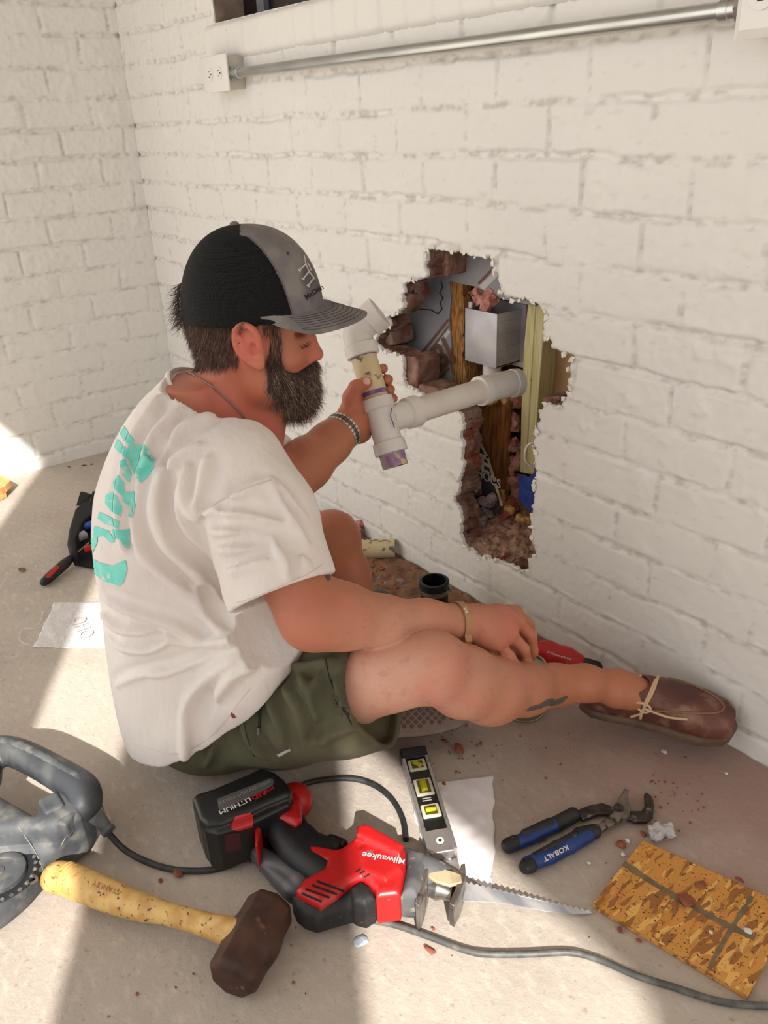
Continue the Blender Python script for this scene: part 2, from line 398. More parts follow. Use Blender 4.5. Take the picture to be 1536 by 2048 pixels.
for i in range(len(hole_w)):
    a = np.array(hole_w[i]); b = np.array(hole_w[(i+1) % len(hole_w)]); L_ = np.linalg.norm(b-a); n = max(2, int(L_/0.004)); nv = np.array([-(b-a)[1], (b-a)[0]])/L_
    for k in range(n):
        t = k/n; j = 0.0028*rng.normal()*(1 if k else 0.4); HB.append(a+(b-a)*t+nv*np.clip(j, -0.004, 0.004))
HB = np.array(HB); HOLE = HB
WIN = np.array([(0.641, 1.291), (0.641, 1.6), (2.6, 1.6), (2.6, 1.291)])

paint = mat('painted_brick', (0.885, 0.875, 0.85), rough=0.62, col2=(0.90, 0.89, 0.865), scale=2.2, col3=(0.70, 0.63, 0.57), scale3=75, ramp3=(0.71, 0.80), bump=0.35, bscale=170, bdist=0.0012, spec=0.35)
paint_w = paint.copy(); paint_w.name = 'painted_brick_joint_shade'
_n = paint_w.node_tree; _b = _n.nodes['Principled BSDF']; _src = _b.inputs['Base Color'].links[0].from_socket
_a = _n.nodes.new('ShaderNodeAttribute'); _a.attribute_name = 'joint_shade_grime'; _x = _n.nodes.new('ShaderNodeMix'); _x.data_type = 'RGBA'
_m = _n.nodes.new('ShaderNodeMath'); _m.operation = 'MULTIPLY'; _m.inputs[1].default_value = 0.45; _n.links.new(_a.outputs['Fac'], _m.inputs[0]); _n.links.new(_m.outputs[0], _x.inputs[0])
_n.links.new(_src, _x.inputs[6]); _x.inputs[7].default_value = (*lin((0.56, 0.52, 0.47)), 1); _n.links.new(_x.outputs[2], _b.inputs['Base Color'])  # darkens the paint in the joints: painted shade as well as grime
brick_raw = mat('broken_brick', (0.50, 0.36, 0.31), rough=0.95, col2=(0.64, 0.53, 0.47), scale=22, col3=(0.56, 0.34, 0.27), scale3=14, ramp3=(0.56, 0.60), bump=1.0, bscale=90, bdist=0.006, spec=0.1)
def grid_wall(name, x0, x1, z0, z1, st, hfun, to3, holes, mats, thick=None, hfun_owner=None):
    nx = int(round((x1-x0)/st))+1; nz = int(round((z1-z0)/st))+1
    xs = np.linspace(x0, x1, nx); zs = np.linspace(z0, z1, nz); X, Z = np.meshgrid(xs, zs, indexing='ij')
    keep = np.ones((nx-1, nz-1), bool); xc = (X[:-1, :-1]+X[1:, 1:])/2; zc = (Z[:-1, :-1]+Z[1:, 1:])/2
    for hp in holes:
        lo, hi = hp.min(0)-st, hp.max(0)+st; m_ = (xc > lo[0]) & (xc < hi[0]) & (zc > lo[1]) & (zc < hi[1])
        r = np.zeros_like(keep); r[m_] = poly_sd(hp, xc[m_], zc[m_]) < 0; keep &= ~r
    vid = np.arange(nx*nz).reshape(nx, nz)
    q = np.stack([vid[:-1, :-1], vid[1:, :-1], vid[1:, 1:], vid[:-1, 1:]], -1)[keep]
    # snap the rim onto the outline
    cnt = np.zeros(nx*nz, int); np.add.at(cnt, q.ravel(), 1)
    Xf = X.ravel().copy(); Zf = Z.ravel().copy(); inner = (X > x0+1e-6) & (X < x1-1e-6) & (Z > z0+1e-6) & (Z < z1-1e-6)
    rim = np.where((cnt > 0) & (cnt < 4) & inner.ravel())[0]
    for i in rim:
        p = np.array([Xf[i], Zf[i]]); best = None
        for hp in holes:
            a = hp; b = np.roll(hp, -1, 0); e = b-a; t = np.clip(((p-a)*e).sum(1)/((e**2).sum(1)+1e-12), 0, 1); c = a+e*t[:, None]; dd = ((c-p)**2).sum(1); k = dd.argmin()
            if best is None or dd[k] < best[0]: best = (dd[k], c[k])
        if best[0] < (1.3*st)**2: Xf[i], Zf[i] = best[1]
    h = hfun(Xf.reshape(nx, nz), Zf.reshape(nx, nz)).ravel()
    V = to3(Xf, Zf, h); dirt = getattr(hfun_owner, 'last', None) if hfun_owner is not None else None  # this mask holds the painted joint shade too
    used = cnt > 0; rem = -np.ones(nx*nz, int); rem[used] = np.arange(used.sum()); V = V[used]; q = rem[q]
    ne = len(q)
    if thick:
        e = np.concatenate([q[:, [i, (i+1) % 4]] for i in range(4)]); key = np.sort(e, 1); kk = key[:, 0].astype(np.int64)*len(V)+key[:, 1]
        u_, inv, c_ = np.unique(kk, return_inverse=True, return_counts=True); be = e[c_[inv] == 1]
        bv = np.unique(be); dd = np.array(thick); layers = 7; nv = len(V); m_ = -np.ones(nv, int); m_[bv] = np.arange(len(bv)); base = nv; Vs = [V]
        prev = None
        for l in range(1, layers+1):
            W = V[bv]+dd*l/layers; n_ = fbm(W[:, 0]*40, W[:, 1]*40, W[:, 2]*40, 77, 3)*0.006*min(l, 3)/3
            W = W+np.stack([n_, 0*n_, np.roll(n_, 5)], 1)*(1 if l < layers else 0.5); Vs.append(W)
        qs = [q]
        for l in range(layers):
            A = be[:, 0] if l == 0 else base+(l-1)*len(bv)+m_[be[:, 0]]; B = be[:, 1] if l == 0 else base+(l-1)*len(bv)+m_[be[:, 1]]
            A2 = base+l*len(bv)+m_[be[:, 0]]; B2 = base+l*len(bv)+m_[be[:, 1]]; qs.append(np.stack([B, A, A2, B2], 1))
        V = np.concatenate(Vs); q = np.concatenate(qs)
    o = mesh_obj(name, V, q, mats, None, True)
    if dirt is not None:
        at = o.data.attributes.new('joint_shade_grime', 'FLOAT', 'POINT'); g = np.zeros(len(o.data.vertices), np.float32); dd_ = dirt.ravel()[used]; g[:len(dd_)] = dd_; at.data.foreach_set('value', g)
    if thick:
        mi = np.zeros(len(q), np.int32); mi[ne+len(be)//1:] = 1; o.data.polygons.foreach_set('material_index', mi)
    return o
hf = lambda x, z: brick_height(x, z, 1.663-BL*8, 1.577-BL*8, 0)
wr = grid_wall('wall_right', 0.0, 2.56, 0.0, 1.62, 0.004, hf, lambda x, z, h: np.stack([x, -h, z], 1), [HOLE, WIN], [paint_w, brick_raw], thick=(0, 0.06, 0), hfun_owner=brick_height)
tag(wr, 'white painted brick wall with the jagged hole broken through it', kind='structure')
hl = lambda y, z: brick_height(-y, z, 0.125, 0.03, 300, smooth_low=True)
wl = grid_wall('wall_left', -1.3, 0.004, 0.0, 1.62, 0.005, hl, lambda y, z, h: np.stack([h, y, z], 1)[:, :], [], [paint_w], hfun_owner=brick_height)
wl.data.flip_normals(); tag(wl, 'white painted brick wall at the far left of the room', kind='structure')
# the rest of the shell, plain, out of the picture
ext = box('wall_right', (2.56, 0.0, 0.0), (5.6, 0.09, 2.4), paint); tag(ext, 'rest of the painted brick wall', kind='structure')
t_ = box('wall_right', (-0.02, 0.001, 1.62), (2.56, 0.09, 2.4), paint); tag(t_, 'upper part of the painted brick wall', kind='structure')
t_ = box('wall_left', (-0.09, -4.2, 0.0), (-0.001, -1.3, 2.4), paint); tag(t_, 'rest of the left wall', kind='structure')
t_ = box('wall_left', (-0.09, -1.3, 1.62), (-0.001, 0.0, 2.4), paint); tag(t_, 'upper part of the left wall', kind='structure')
t_ = box('wall_left', (-0.09, -1.3, 0.0), (-0.03, 0.09, 1.62), paint); tag(t_, 'core of the left wall', kind='structure')
ceil_m = mat('ceiling_board', (0.80, 0.765, 0.72), rough=0.8)
t_ = box('ceiling', (-0.1, -2.17, 2.4), (5.7, 0.6, 2.5), ceil_m); tag(t_, 'plain board ceiling of the carport', kind='structure')
for a, b in ((2.684, 3.277), (3.727, 4.42), (5.2, 5.7)):  # unseen uprights placed for shade bands; middle one stands in for the camera person
    t_ = box('shade_pier', (a, -2.19, 0), (b, -2.13, 2.4), paint); tag(t_, 'unseen white upright placed to shade a band of the floor', kind='structure')
# sill course (bricks on edge) under the window opening
sill = grid_wall('trim_1', 0.60, 2.56, 1.205, 1.289, 0.004,
    lambda x, z: 0.012*np.clip(1-np.abs((z-1.247)/0.0415)**8, 0, 1)-0.004/(1+np.exp((np.abs(np.mod(x+0.002*fbm(x*9, z*9, 0, 3), 0.0793)-0.0396)*-1+0.036)/0.0006))+0.0008*fbm(x*60, z*60, 0, 8),
    lambda x, z, h: np.stack([x, -h-0.001, z], 1), [], [paint]); tag(sill, 'painted course of upright bricks below the window', kind='structure')
t_ = box('window_1', (0.641, 0.085, 1.291), (2.56, 0.12, 1.62), mat('window_dark', (0.10, 0.06, 0.07), rough=0.3)); tag(t_, 'dark window set back above the brick sill', kind='structure')
rev = mat('window_reveal', (0.52, 0.45, 0.39), rough=0.85, col2=(0.60, 0.54, 0.48), scale=25, bump=0.5, bscale=120)
t_ = box('window_reveal', (0.6415, 0.0, 1.28), (0.648, 0.09, 1.62), rev); tag(t_, 'rough brown reveal of the window opening', kind='structure'); t_.name = 'trim_2'
t_ = box('window_1', (0.74, 0.07, 1.291), (0.775, 0.09, 1.62), mat('window_frame_grey', (0.42, 0.43, 0.46), rough=0.4)); tag(t_, 'grey upright bar of the window', kind='structure')
t_ = box('trim_3', (0.648, 0.004, 1.2800), (2.56, 0.09, 1.2905), rev, ); tag(t_, 'top of the window sill', kind='structure')

# ------------------------------------------------------------------ floor
def floor_mat():
    m = bpy.data.materials.new('concrete_floor'); m.use_nodes = True; nt = m.node_tree; N = nt.nodes; L = nt.links; b = N['Principled BSDF']
    b.inputs['Roughness'].default_value = 0.85; b.inputs['Specular IOR Level'].default_value = 0.25
    tc = N.new('ShaderNodeTexCoord')
    def noise(scale, det=8, rough=0.55, stretch=None):
        n = N.new('ShaderNodeTexNoise'); n.inputs['Scale'].default_value = scale; n.inputs['Detail'].default_value = det; n.inputs['Roughness'].default_value = rough
        if stretch:
            mp = N.new('ShaderNodeMapping'); mp.inputs['Scale'].default_value = stretch[:3]; mp.inputs['Rotation'].default_value = (0, 0, stretch[3]); L.new(tc.outputs['Object'], mp.inputs[0]); L.new(mp.outputs[0], n.inputs['Vector'])
        else: L.new(tc.outputs['Object'], n.inputs['Vector'])
        return n.outputs['Fac']
    def rng_(s, a, b_, c=0, d=1):
        r = N.new('ShaderNodeMapRange'); r.inputs[1].default_value = a; r.inputs[2].default_value = b_; r.inputs[3].default_value = c; r.inputs[4].default_value = d; L.new(s, r.inputs[0]); return r.outputs[0]
    def mix(f, a, b_, val=None):
        x = N.new('ShaderNodeMix'); x.data_type = 'RGBA'
        if val is not None: x.inputs[0].default_value = val
        else: L.new(f, x.inputs[0])
        for i, q in ((6, a), (7, b_)):
            if isinstance(q, tuple): x.inputs[i].default_value = (*lin(q), 1)
            else: L.new(q, x.inputs[i])
        return x.outputs[2]
    c = mix(rng_(noise(3.0), 0.4, 0.62), (0.735, 0.69, 0.64), (0.68, 0.635, 0.59))
    c = mix(rng_(noise(38, stretch=(1, 1.8, 1, 0.9)), 0.52, 0.72, 0, 0.6), c, (0.80, 0.76, 0.70))
    c = mix(rng_(noise(95), 0.60, 0.70, 0, 0.55), c, (0.56, 0.50, 0.45))
    c = mix(rng_(noise(210), 0.70, 0.74, 0, 0.8), c, (0.42, 0.31, 0.26))
    # red brick dust near the wall: strong by y=0, gone by y=-0.45
    sep = N.new('ShaderNodeSeparateXYZ'); L.new(tc.outputs['Object'], sep.inputs[0])
    dn = noise(6); ad = N.new('ShaderNodeMath'); ad.operation = 'MULTIPLY_ADD'; L.new(dn, ad.inputs[0]); ad.inputs[1].default_value = 0.35; L.new(sep.outputs['Y'], ad.inputs[2])
    xr = rng_(sep.outputs['X'], 0.9, 1.5); dust = rng_(ad.outputs[0], -0.33, 0.05, 0, 0.85)
    ml = N.new('ShaderNodeMath'); ml.operation = 'MULTIPLY'; L.new(xr, ml.inputs[0]); L.new(dust, ml.inputs[1])
    c = mix(ml.outputs[0], c, (0.62, 0.50, 0.46))
    L.new(c, b.inputs['Base Color'])
    bp = N.new('ShaderNodeBump'); bp.inputs['Strength'].default_value = 0.5; bp.inputs['Distance'].default_value = 0.003
    s_ = N.new('ShaderNodeMath'); s_.operation = 'ADD'; L.new(noise(130, 10, 0.7), s_.inputs[0]); L.new(noise(40, stretch=(1, 1.7, 1, 0.9)), s_.inputs[1]); L.new(s_.outputs[0], bp.inputs['Height'])
    L.new(bp.outputs[0], b.inputs['Normal']); return m
flm = floor_mat()
t_ = mesh_obj('floor', [(-0.1, -8, 0), (9, -8, 0), (9, 0.6, 0), (-0.1, 0.6, 0)], [(0, 1, 2, 3)], flm, smooth=False); tag(t_, 'dusty concrete floor', kind='structure')
# ================================================================== inside the hole
def yp(pts, y): return [U(a, b, 1, y) for a, b in pts]
wrap_m = mat('house_wrap_grey', (0.56, 0.56, 0.57), rough=0.55, col2=(0.48, 0.48, 0.50), scale=8, bump=0.4, bscale=18, bdist=0.01)
logo_m = mat('wrap_print_brown', (0.42, 0.27, 0.18), rough=0.6); wht_m = mat('wrap_print_white', (0.74, 0.72, 0.70), rough=0.6); blk_m = mat('wrap_print_black', (0.10, 0.10, 0.11), rough=0.6)
wrap = thing('wrapped_sheathing_board', 'grey house wrap board with a brown diamond print inside the wall hole', 'house wrap', U(860, 640, 1, 0.11))
hw = prism('board', yp([(690, 430), (1070, 430), (1070, 612), (1012, 600), (985, 588), (950, 573), (925, 568), (899, 561), (902, 600), (898, 640), (903, 690), (898, 730), (905, 760), (900, 790), (912, 830), (930, 880), (690, 880)], 0.108), (0, 0.012, 0), wrap_m, wrap)
def strip(pts, wd, y):
    out = []; P_ = np.array(pts, float)
    for i in range(len(P_)-1):
        d = P_[i+1]-P_[i]; d /= np.linalg.norm(d); n = np.array([-d[1], d[0]])*wd/2
        q = [P_[i]+n-d*wd*.4, P_[i+1]+n+d*wd*.4, P_[i+1]-n+d*wd*.4, P_[i]-n-d*wd*.4]; v = [U(a, b, 1, y) for a, b in q]; out.append((v, [(0, 1, 2, 3), (3, 2, 1, 0)][:1]))
    return out
for q_, w_ in (([(896, 640), (846, 703)], 5), ([(846, 703), (878, 757)], 5), ([(878, 757), (897, 738)], 5), ([(897, 652), (858, 704)], 2.6), ([(858, 704), (880, 738)], 2.6), ([(992, 531), (958, 566)], 5)): merged('printed_stripe', strip(q_, w_, 0.1072), logo_m, wrap, False)
merged('printed_field', strip([(1000, 540), (966, 573)], 12, 0.1074), wht_m, wrap, False); merged('printed_field', strip([(897, 664), (866, 704)], 7, 0.10745), wht_m, wrap, False)
bx = U(893, 714, 1, .107)-U(866, 712, 1, .107)
text('printed_letters', 'BI', U(886, 712, 1, 0.1068), (0.80, 0, 0.60), (-0.60, 0, 0.80), 0.088, logo_m, wrap, bold=0.03, shear=0.0)
merged('marker_writing', strip([(882, 562), (885, 575), (879, 586), (886, 596), (880, 606), (884, 618), (876, 628), (862, 620), (840, 618)], 2.2, 0.1069), blk_m, wrap, False)
# rough sawn opening edge, timber and cavity
amber = mat('amber_timber', (0.62, 0.40, 0.17), rough=0.8, col2=(0.42, 0.24, 0.09), scale=18, stretch=(6, 6, 0.7), bump=0.5, bscale=60, bdist=0.004)
ambers = mat('splintered_timber', (0.72, 0.52, 0.28), rough=0.9, col2=(0.46, 0.28, 0.12), scale=60, stretch=(4, 4, 0.6), bump=0.8, bscale=110, bdist=0.006)
pale = mat('pale_timber', (0.80, 0.75, 0.55), rough=0.7, col2=(0.72, 0.66, 0.45), scale=20, stretch=(9, 9, 0.5), bump=0.15, bscale=60)
tan = mat('kraft_paper', (0.73, 0.58, 0.42), rough=0.9, col2=(0.69, 0.54, 0.38), scale=9)
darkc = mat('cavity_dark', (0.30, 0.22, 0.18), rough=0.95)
def rough_edge(name, px, y, dy, m, label, cat):
    P_ = []; A = np.array(px, float)
    for i in range(len(A)):
        a, b = A[i], A[(i+1) % len(A)]; n = max(1, int(np.linalg.norm(b-a)/9))
        for k in range(n): P_.append(a+(b-a)*k/n+rng.normal(size=2)*(1.6 if k else 0))
    o = prism(name, yp(P_, y), (0, dy, 0), m); recenter(o, U(*A.mean(0), 1, y)); return tag(o, label, cat)
rough_edge('sawn_sheathing_edge', [(900, 560), (925, 567), (929, 620), (927, 700), (931, 745), (936, 800), (915, 795), (905, 750), (901, 690), (898, 620)], 0.112, 0.06, ambers, 'splintered amber sawn edge beside the grey wrap in the wall hole', 'sheathing')
o = prism('plywood', yp([(900, 540), (1065, 560), (1060, 850), (915, 850)], 0.285), (0, 0.0149, 0), amber); recenter(o, U(990, 700, 1, .235)); tag(o, 'amber plywood at the back of the cavity behind the grey metal box', 'plywood')
o = rough_edge('plywood_offcut', [(915, 770), (1020, 790), (1014, 870), (1012, 935), (1008, 1010), (988, 1000), (975, 960), (955, 905), (938, 850), (916, 810)], 0.135, 0.012, amber, 'amber plywood below the white pipe in the wall hole', 'plywood')
o = prism('timber_stud', yp([(1057, 588), (1094, 596), (1084, 700), (1074, 830), (1068, 950), (1040, 945), (1042, 830), (1047, 700)], 0.135), (0, 0.05, 0), pale, bev=0.002); recenter(o, U(1065, 780, 1, .14)); tag(o, 'pale upright timber stud at the right of the wall hole', 'stud')
sg = merged('groove', strip([(1072, 600), (1062, 760), (1052, 940)], 2, 0.1345), mat('stud_line', (0.62, 0.57, 0.40), rough=0.8), None, False); sg.parent = o; sg.location = -o.location; 
o = prism('kraft_board', yp([(1060, 560), (1190, 560), (1190, 860), (1060, 860)], 0.185), (0, 0.012, 0), tan); recenter(o, U(1115, 730, 1, .19)); tag(o, 'tan paper faced board at the right end of the wall hole', 'board')
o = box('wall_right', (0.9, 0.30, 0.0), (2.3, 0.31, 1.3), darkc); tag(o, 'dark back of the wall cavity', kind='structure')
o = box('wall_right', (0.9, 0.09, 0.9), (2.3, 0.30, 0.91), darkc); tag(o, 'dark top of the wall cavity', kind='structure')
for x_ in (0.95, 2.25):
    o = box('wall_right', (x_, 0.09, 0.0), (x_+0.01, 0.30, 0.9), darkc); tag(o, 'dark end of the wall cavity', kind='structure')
# torn black wrap with white letters
tw = thing('torn_house_wrap', 'torn black house wrap with white letters deep in the lower wall hole', 'house wrap', U(975, 940, 1, 0.088))
prism('sheet', yp([(926, 850), (948, 880), (968, 905), (985, 950), (1000, 1000), (998, 1030), (960, 1010), (926, 1000)], 0.088), (0, 0.003, 0), mat('black_wrap', (0.20, 0.19, 0.20), rough=0.6, bump=0.5, bscale=25, bdist=0.01), tw)
text('letters', 'HOUS', U(977, 957, 1, 0.087), (1, 0, -0.10), (0.0, 0, 1), 0.030, wht_m, tw, bold=0.02)
text('letters', 'E', U(970, 930, 1, 0.087), (1, 0, -0.10), (0.0, 0, 1), 0.060, wht_m, tw, bold=0.03)
merged('paper_edge', strip([(930, 835), (955, 875), (975, 915), (990, 965), (1003, 1010)], 5, 0.086), mat('paper_edge', (0.72, 0.64, 0.52), rough=0.8), tw, False)
# grey outlet box seen from behind, pipe stub
steel = mat('satin_grey_box', (0.74, 0.73, 0.74), rough=0.42, metal=0.25, col2=(0.66, 0.65, 0.67), scale=14)
Yb = 0.095; A_ = U(930, 616, 1, Yb); B_ = U(993, 628, 1, Yb); C_ = U(991, 735, 1, Yb); D_ = U(928, 722, 1, Yb); Xr = (B_[0]+C_[0])/2; yb = U(1043, 610, 0, Xr)[1]; yb = min(max(yb, Yb+.05), 0.22)
db = thing('recessed_plumbing_box', 'square grey plumbing box mounted inside the wall hole', 'plumbing box', ((A_[0]+Xr)/2, Yb, D_[2]))
zt, zb, xl = (A_[2]+B_[2])/2, (C_[2]+D_[2])/2, A_[0]
box('front_panel', (xl, Yb, zb), (Xr+.002, Yb+.003, zt), steel, db, 0.0008)
sp_ = box('side_panel', (Xr-.003, Yb+.002, zb), (Xr, yb, zt-.001), steel, db, 0.0006); box('side_panel', (xl, Yb+.002, zb), (xl+.003, yb, zt-.001), steel, db)
box('bottom_panel', (xl, Yb+.002, zb), (Xr, yb, zb+.003), steel, db)
box('back_flange', (xl-.012, yb, zb-.012), (Xr+.014, yb+.003, zt+.01), steel, db)
for k in range(4):
    zz = zb+(zt-zb)*(0.1+0.235*k); box('rib', (Xr-.001, Yb+.012, zz), (Xr+.0022, yb-.008, zz+.004), steel, db, 0.0008)
box('tab', (xl+.006, Yb+.004, zt-.002), (xl+.016, Yb+.012, zt+.014), steel, db, .001)
pvcw = mat('white_pvc', (0.86, 0.84, 0.82), rough=0.32, col2=(0.83, 0.81, 0.78), scale=9, spec=0.45)
pc = ((xl+Xr)/2+.0, (Yb+yb)/2, zb); lathe('outlet_stub', [(0, .021), (0.05, .021), (0.05, .0245), (0.075, .0245)], pc, (0, 0, -1), pvcw, db)
# pink and yellow insulation
pink = mat('pink_insulation', (0.82, 0.60, 0.54), rough=1.0, col2=(0.70, 0.44, 0.39), scale=60, bump=1.0, bscale=150, bdist=0.008, sss=0.1)
def lump(name, cs, h, amp, fr, m, label, cat, k=0.012, seed=1, squash=None):
    cs_ = [(np.array(c), r) for c, r in cs]; lo = np.min([c-r for c, r in cs_], 0)-.02; hi = np.max([c+r for c, r in cs_], 0)+.02
    v = Vol(lo, hi, h)
    for c, r in cs_: v.ell(c, (r, r*.8, r) if squash is None else np.array(squash)*r, k=k)
    sl, X, Y, Z = v.grid(lo, hi); v.D[sl] += (amp*fbm(X*fr, Y*fr, Z*fr, seed, 4)).astype(np.float32)
    o = v.obj(name, m); recenter(o, cs_[0][0]); return tag(o, label, cat)
lump('insulation_tuft', [(U(962, 592, 1, .12), .020), (U(985, 590, 1, .12), .020), (U(975, 610, 1, .11), .015), (U(995, 583, 1, .13), .018), (U(948, 582, 1, .13), .013)], .002, .009, 60, pink, 'pink insulation tuft on top of the grey box in the hole', 'insulation')
lump('insulation_strip', [(U(1030, y, 1, .16), .022) for y in (760, 800, 845, 885, 925, 965, 1005)], .0025, .010, 50, pink, 'pink insulation running down beside the pale stud', 'insulation', seed=5)
yel = mat('yellow_insulation', (0.74, 0.58, 0.34), rough=1.0, col2=(0.55, 0.36, 0.18), scale=40, bump=1.0, bscale=120, bdist=0.008)
lump('insulation_batt', [(U(915+i*13, 782+i*3, 1, .125), .015) for i in range(8)], .0025, .008, 50, yel, 'yellow insulation bulging behind the white pipe elbow', 'insulation', seed=8)
lump('fibre_curl', [(U(a, b, 1, .10), .010) for a, b in ((1003, 985), (1006, 1000), (1012, 1014), (1024, 1026), (1038, 1034), (1052, 1040), (1062, 1046))], .002, .006, 60, yel, 'curl of yellow fibre at the bottom of the wall hole', 'insulation', seed=9)
# blue tape, white cable loop
o = prism('painter_tape', yp([(1037, 952), (1048, 948), (1056, 955), (1070, 944), (1078, 948), (1074, 1018), (1062, 1024), (1046, 1008), (1037, 1000)], 0.105), (0, 0.002, 0), mat('blue_tape', (0.04, 0.17, 0.50), rough=0.55, bump=0.6, bscale=40, bdist=.008)); recenter(o, U(1056, 985, 1, .105)); tag(o, 'bright blue tape at the lower right of the wall hole', 'tape')
o = tube('white_cable', spline([U(1078, 890, 1, .07), U(1066, 886, 1, .06), U(1055, 892, 1, .055), U(1050, 908, 1, .05), U(1053, 924, 1, .055), U(1066, 932, 1, .065), U(1080, 932, 1, .075)], 6), .0026, mat('cable_white', (0.85, 0.82, 0.80), rough=0.4)); recenter(o, U(1055, 908, 1, .055)); tag(o, 'white cable loop at the right edge of the wall hole', 'cable')
# mortar snots on the back of the brick, broken brick stubs, rubble
mort = mat('grey_mortar', (0.56, 0.49, 0.47), rough=0.95, col2=(0.44, 0.37, 0.36), scale=30, bump=1.0, bscale=70, bdist=0.006)
redb = mat('red_brick', (0.52, 0.28, 0.20), rough=0.9, col2=(0.60, 0.35, 0.26), scale=40, bump=0.8, bscale=90, bdist=0.004)
for i, (cs, lb) in enumerate([([(938, 850, .02), (940, 875, .016), (945, 900, .018)], 'grey mortar blob at the top left of the lower hole'), ([(948, 925, .022), (944, 950, .02), (952, 968, .017)], 'grey mortar blob beside the torn black wrap'),
        ([(938, 1000, .02), (945, 1020, .022), (958, 1040, .02)], 'grey mortar lump resting above the rubble'), ([(982, 1010, .014), (972, 1022, .014)], 'pale mortar flake standing in the rubble'), ([(968, 1000, .012), (985, 996, .012)], 'small mortar clod below the white letters')]):
    lump('mortar_lump', [(U(a, b, 1, .075+.01*(i % 2)), r) for a, b, r in cs], .0022, .010, 55, mort, lb, 'mortar', seed=20+i)
for i, (px, y, m_, lb) in enumerate([([(943, 955), (958, 952), (962, 990), (948, 996)], .085, redb, 'red brick piece in the dark left side of the lower hole'), ([(995, 1000), (1012, 1004), (1020, 1030), (1002, 1046), (990, 1030)], .10, redb, 'brown brick piece leaning in the rubble'), ([(828, 695), (838, 707), (832, 745), (812, 735), (806, 712)], .03, mort, 'brick stub at the left of the hole')][:2]):
    o = prism('brick_fragment', yp(px, y), (0.004, .03, 0.004), m_, bev=.003); recenter(o, U(*px[0], 1, y)); tag(o, lb, 'brick')
for i, (x0, y0, x1, y1, yy, lb) in enumerate([(1086, 794, 1118, 812, .03, 'small brick stub sticking out at the right edge of the hole'), (806, 572, 824, 590, .05, 'red brick bit at the upper left corner of the hole')]):
    o = prism('brick_stub', yp([(x0, y0), (x1, y0-2), (x1+5, y1+6), (x0-4, y1)], yy), (0, .05, 0), brick_raw if i == 0 else redb, bev=.003); recenter(o, U(x0, y0, 1, yy)); tag(o, lb, 'brick')
# left steps of the broken courses behind the paint edge
for i, (px, y, lb) in enumerate([([(806, 712), (826, 714), (836, 724), (834, 790), (808, 765)], .012, 'broken brick end on the left side of the hole'), ([(838, 768), (868, 776), (884, 790), (850, 806), (830, 785)], .012, 'broken brick step at the lower left of the hole'), ([(745, 660), (780, 655), (786, 690), (764, 702), (748, 690)], .03, 'broken brick end behind the upper pipe fitting'), ([(848, 500), (895, 503), (893, 552), (846, 556)], .05, 'broken brick end in the top corner of the hole')]):
    o = prism('brick_end', yp(px, y), (0, .07, 0), brick_raw, bev=.004); recenter(o, U(*px[0], 1, y)); tag(o, lb, 'brick')
def mound(name, x0, x1, y0, y1, st, hf_, m, lb, cat, kind='stuff'):
    xs = np.arange(x0, x1, st); ys = np.arange(y0, y1, st); X, Y = np.meshgrid(xs, ys, indexing='ij'); Z = hf_(X, Y); n, k = X.shape
    vid = np.arange(n*k).reshape(n, k); q = np.stack([vid[:-1, :-1], vid[1:, :-1], vid[1:, 1:], vid[:-1, 1:]], -1).reshape(-1, 4)
    keep = (Z.ravel()[q].max(1) > 0.0003); o = mesh_obj(name, np.stack([X.ravel(), Y.ravel(), Z.ravel()], 1), q[keep], m, None, True)
    recenter(o, ((x0+x1)/2, (y0+y1)/2, 0)); return tag(o, lb, cat, kind=kind)
rub_m = mat('rubble_dust', (0.66, 0.53, 0.45), rough=1.0, col2=(0.50, 0.37, 0.30), scale=55, col3=(0.55, 0.30, 0.22), scale3=90, ramp3=(0.60, 0.64), bump=1.0, bscale=120, bdist=0.006)
hb_ = U(1000, 1125, 1, 0.0)
def rub(X, Y): return hb_[2]-.02+0.55*np.clip(Y, 0, .3)+0.008*fbm(X*50, Y*50, 0, 3, 4)+.003*np.abs(fbm(X*160, Y*160, 0, 4, 2))
mound('cavity_rubble', hb_[0]-.30, hb_[0]+.22, .004, .28, .003, rub, rub_m, 'brown brick rubble and dust at the bottom of the wall hole', 'rubble')
# chips of torn paint hanging from the rim
chipm = mat('paint_chip', (0.90, 0.88, 0.83), rough=0.6)
V_, F_ = [], []
for i in range(0, len(HB), 1):
    if rng.random() < 0.20:
        p = HB[i]; c = HB.mean(0); a = rng.uniform(0, 6.28); L_ = rng.uniform(.003, .0095)
        q = [np.array([p[0], 0, p[1]])+np.array([math.cos(a+t)*L_*s, -0.001-abs(rng.normal())*.0025, math.sin(a+t)*L_*s]) for t, s in ((0, 1), (1.9, .7), (3.4, .9), (4.8, .6))]
        k = len(V_); V_ += q; F_.append((k, k+1, k+2, k+3))
pcp = mesh_obj('paint_flakes', V_, F_, chipm, wr, False); sol = pcp.modifiers.new('s', 'SOLIDIFY'); sol.thickness = .0008; pcp['kind'] = 'stuff'

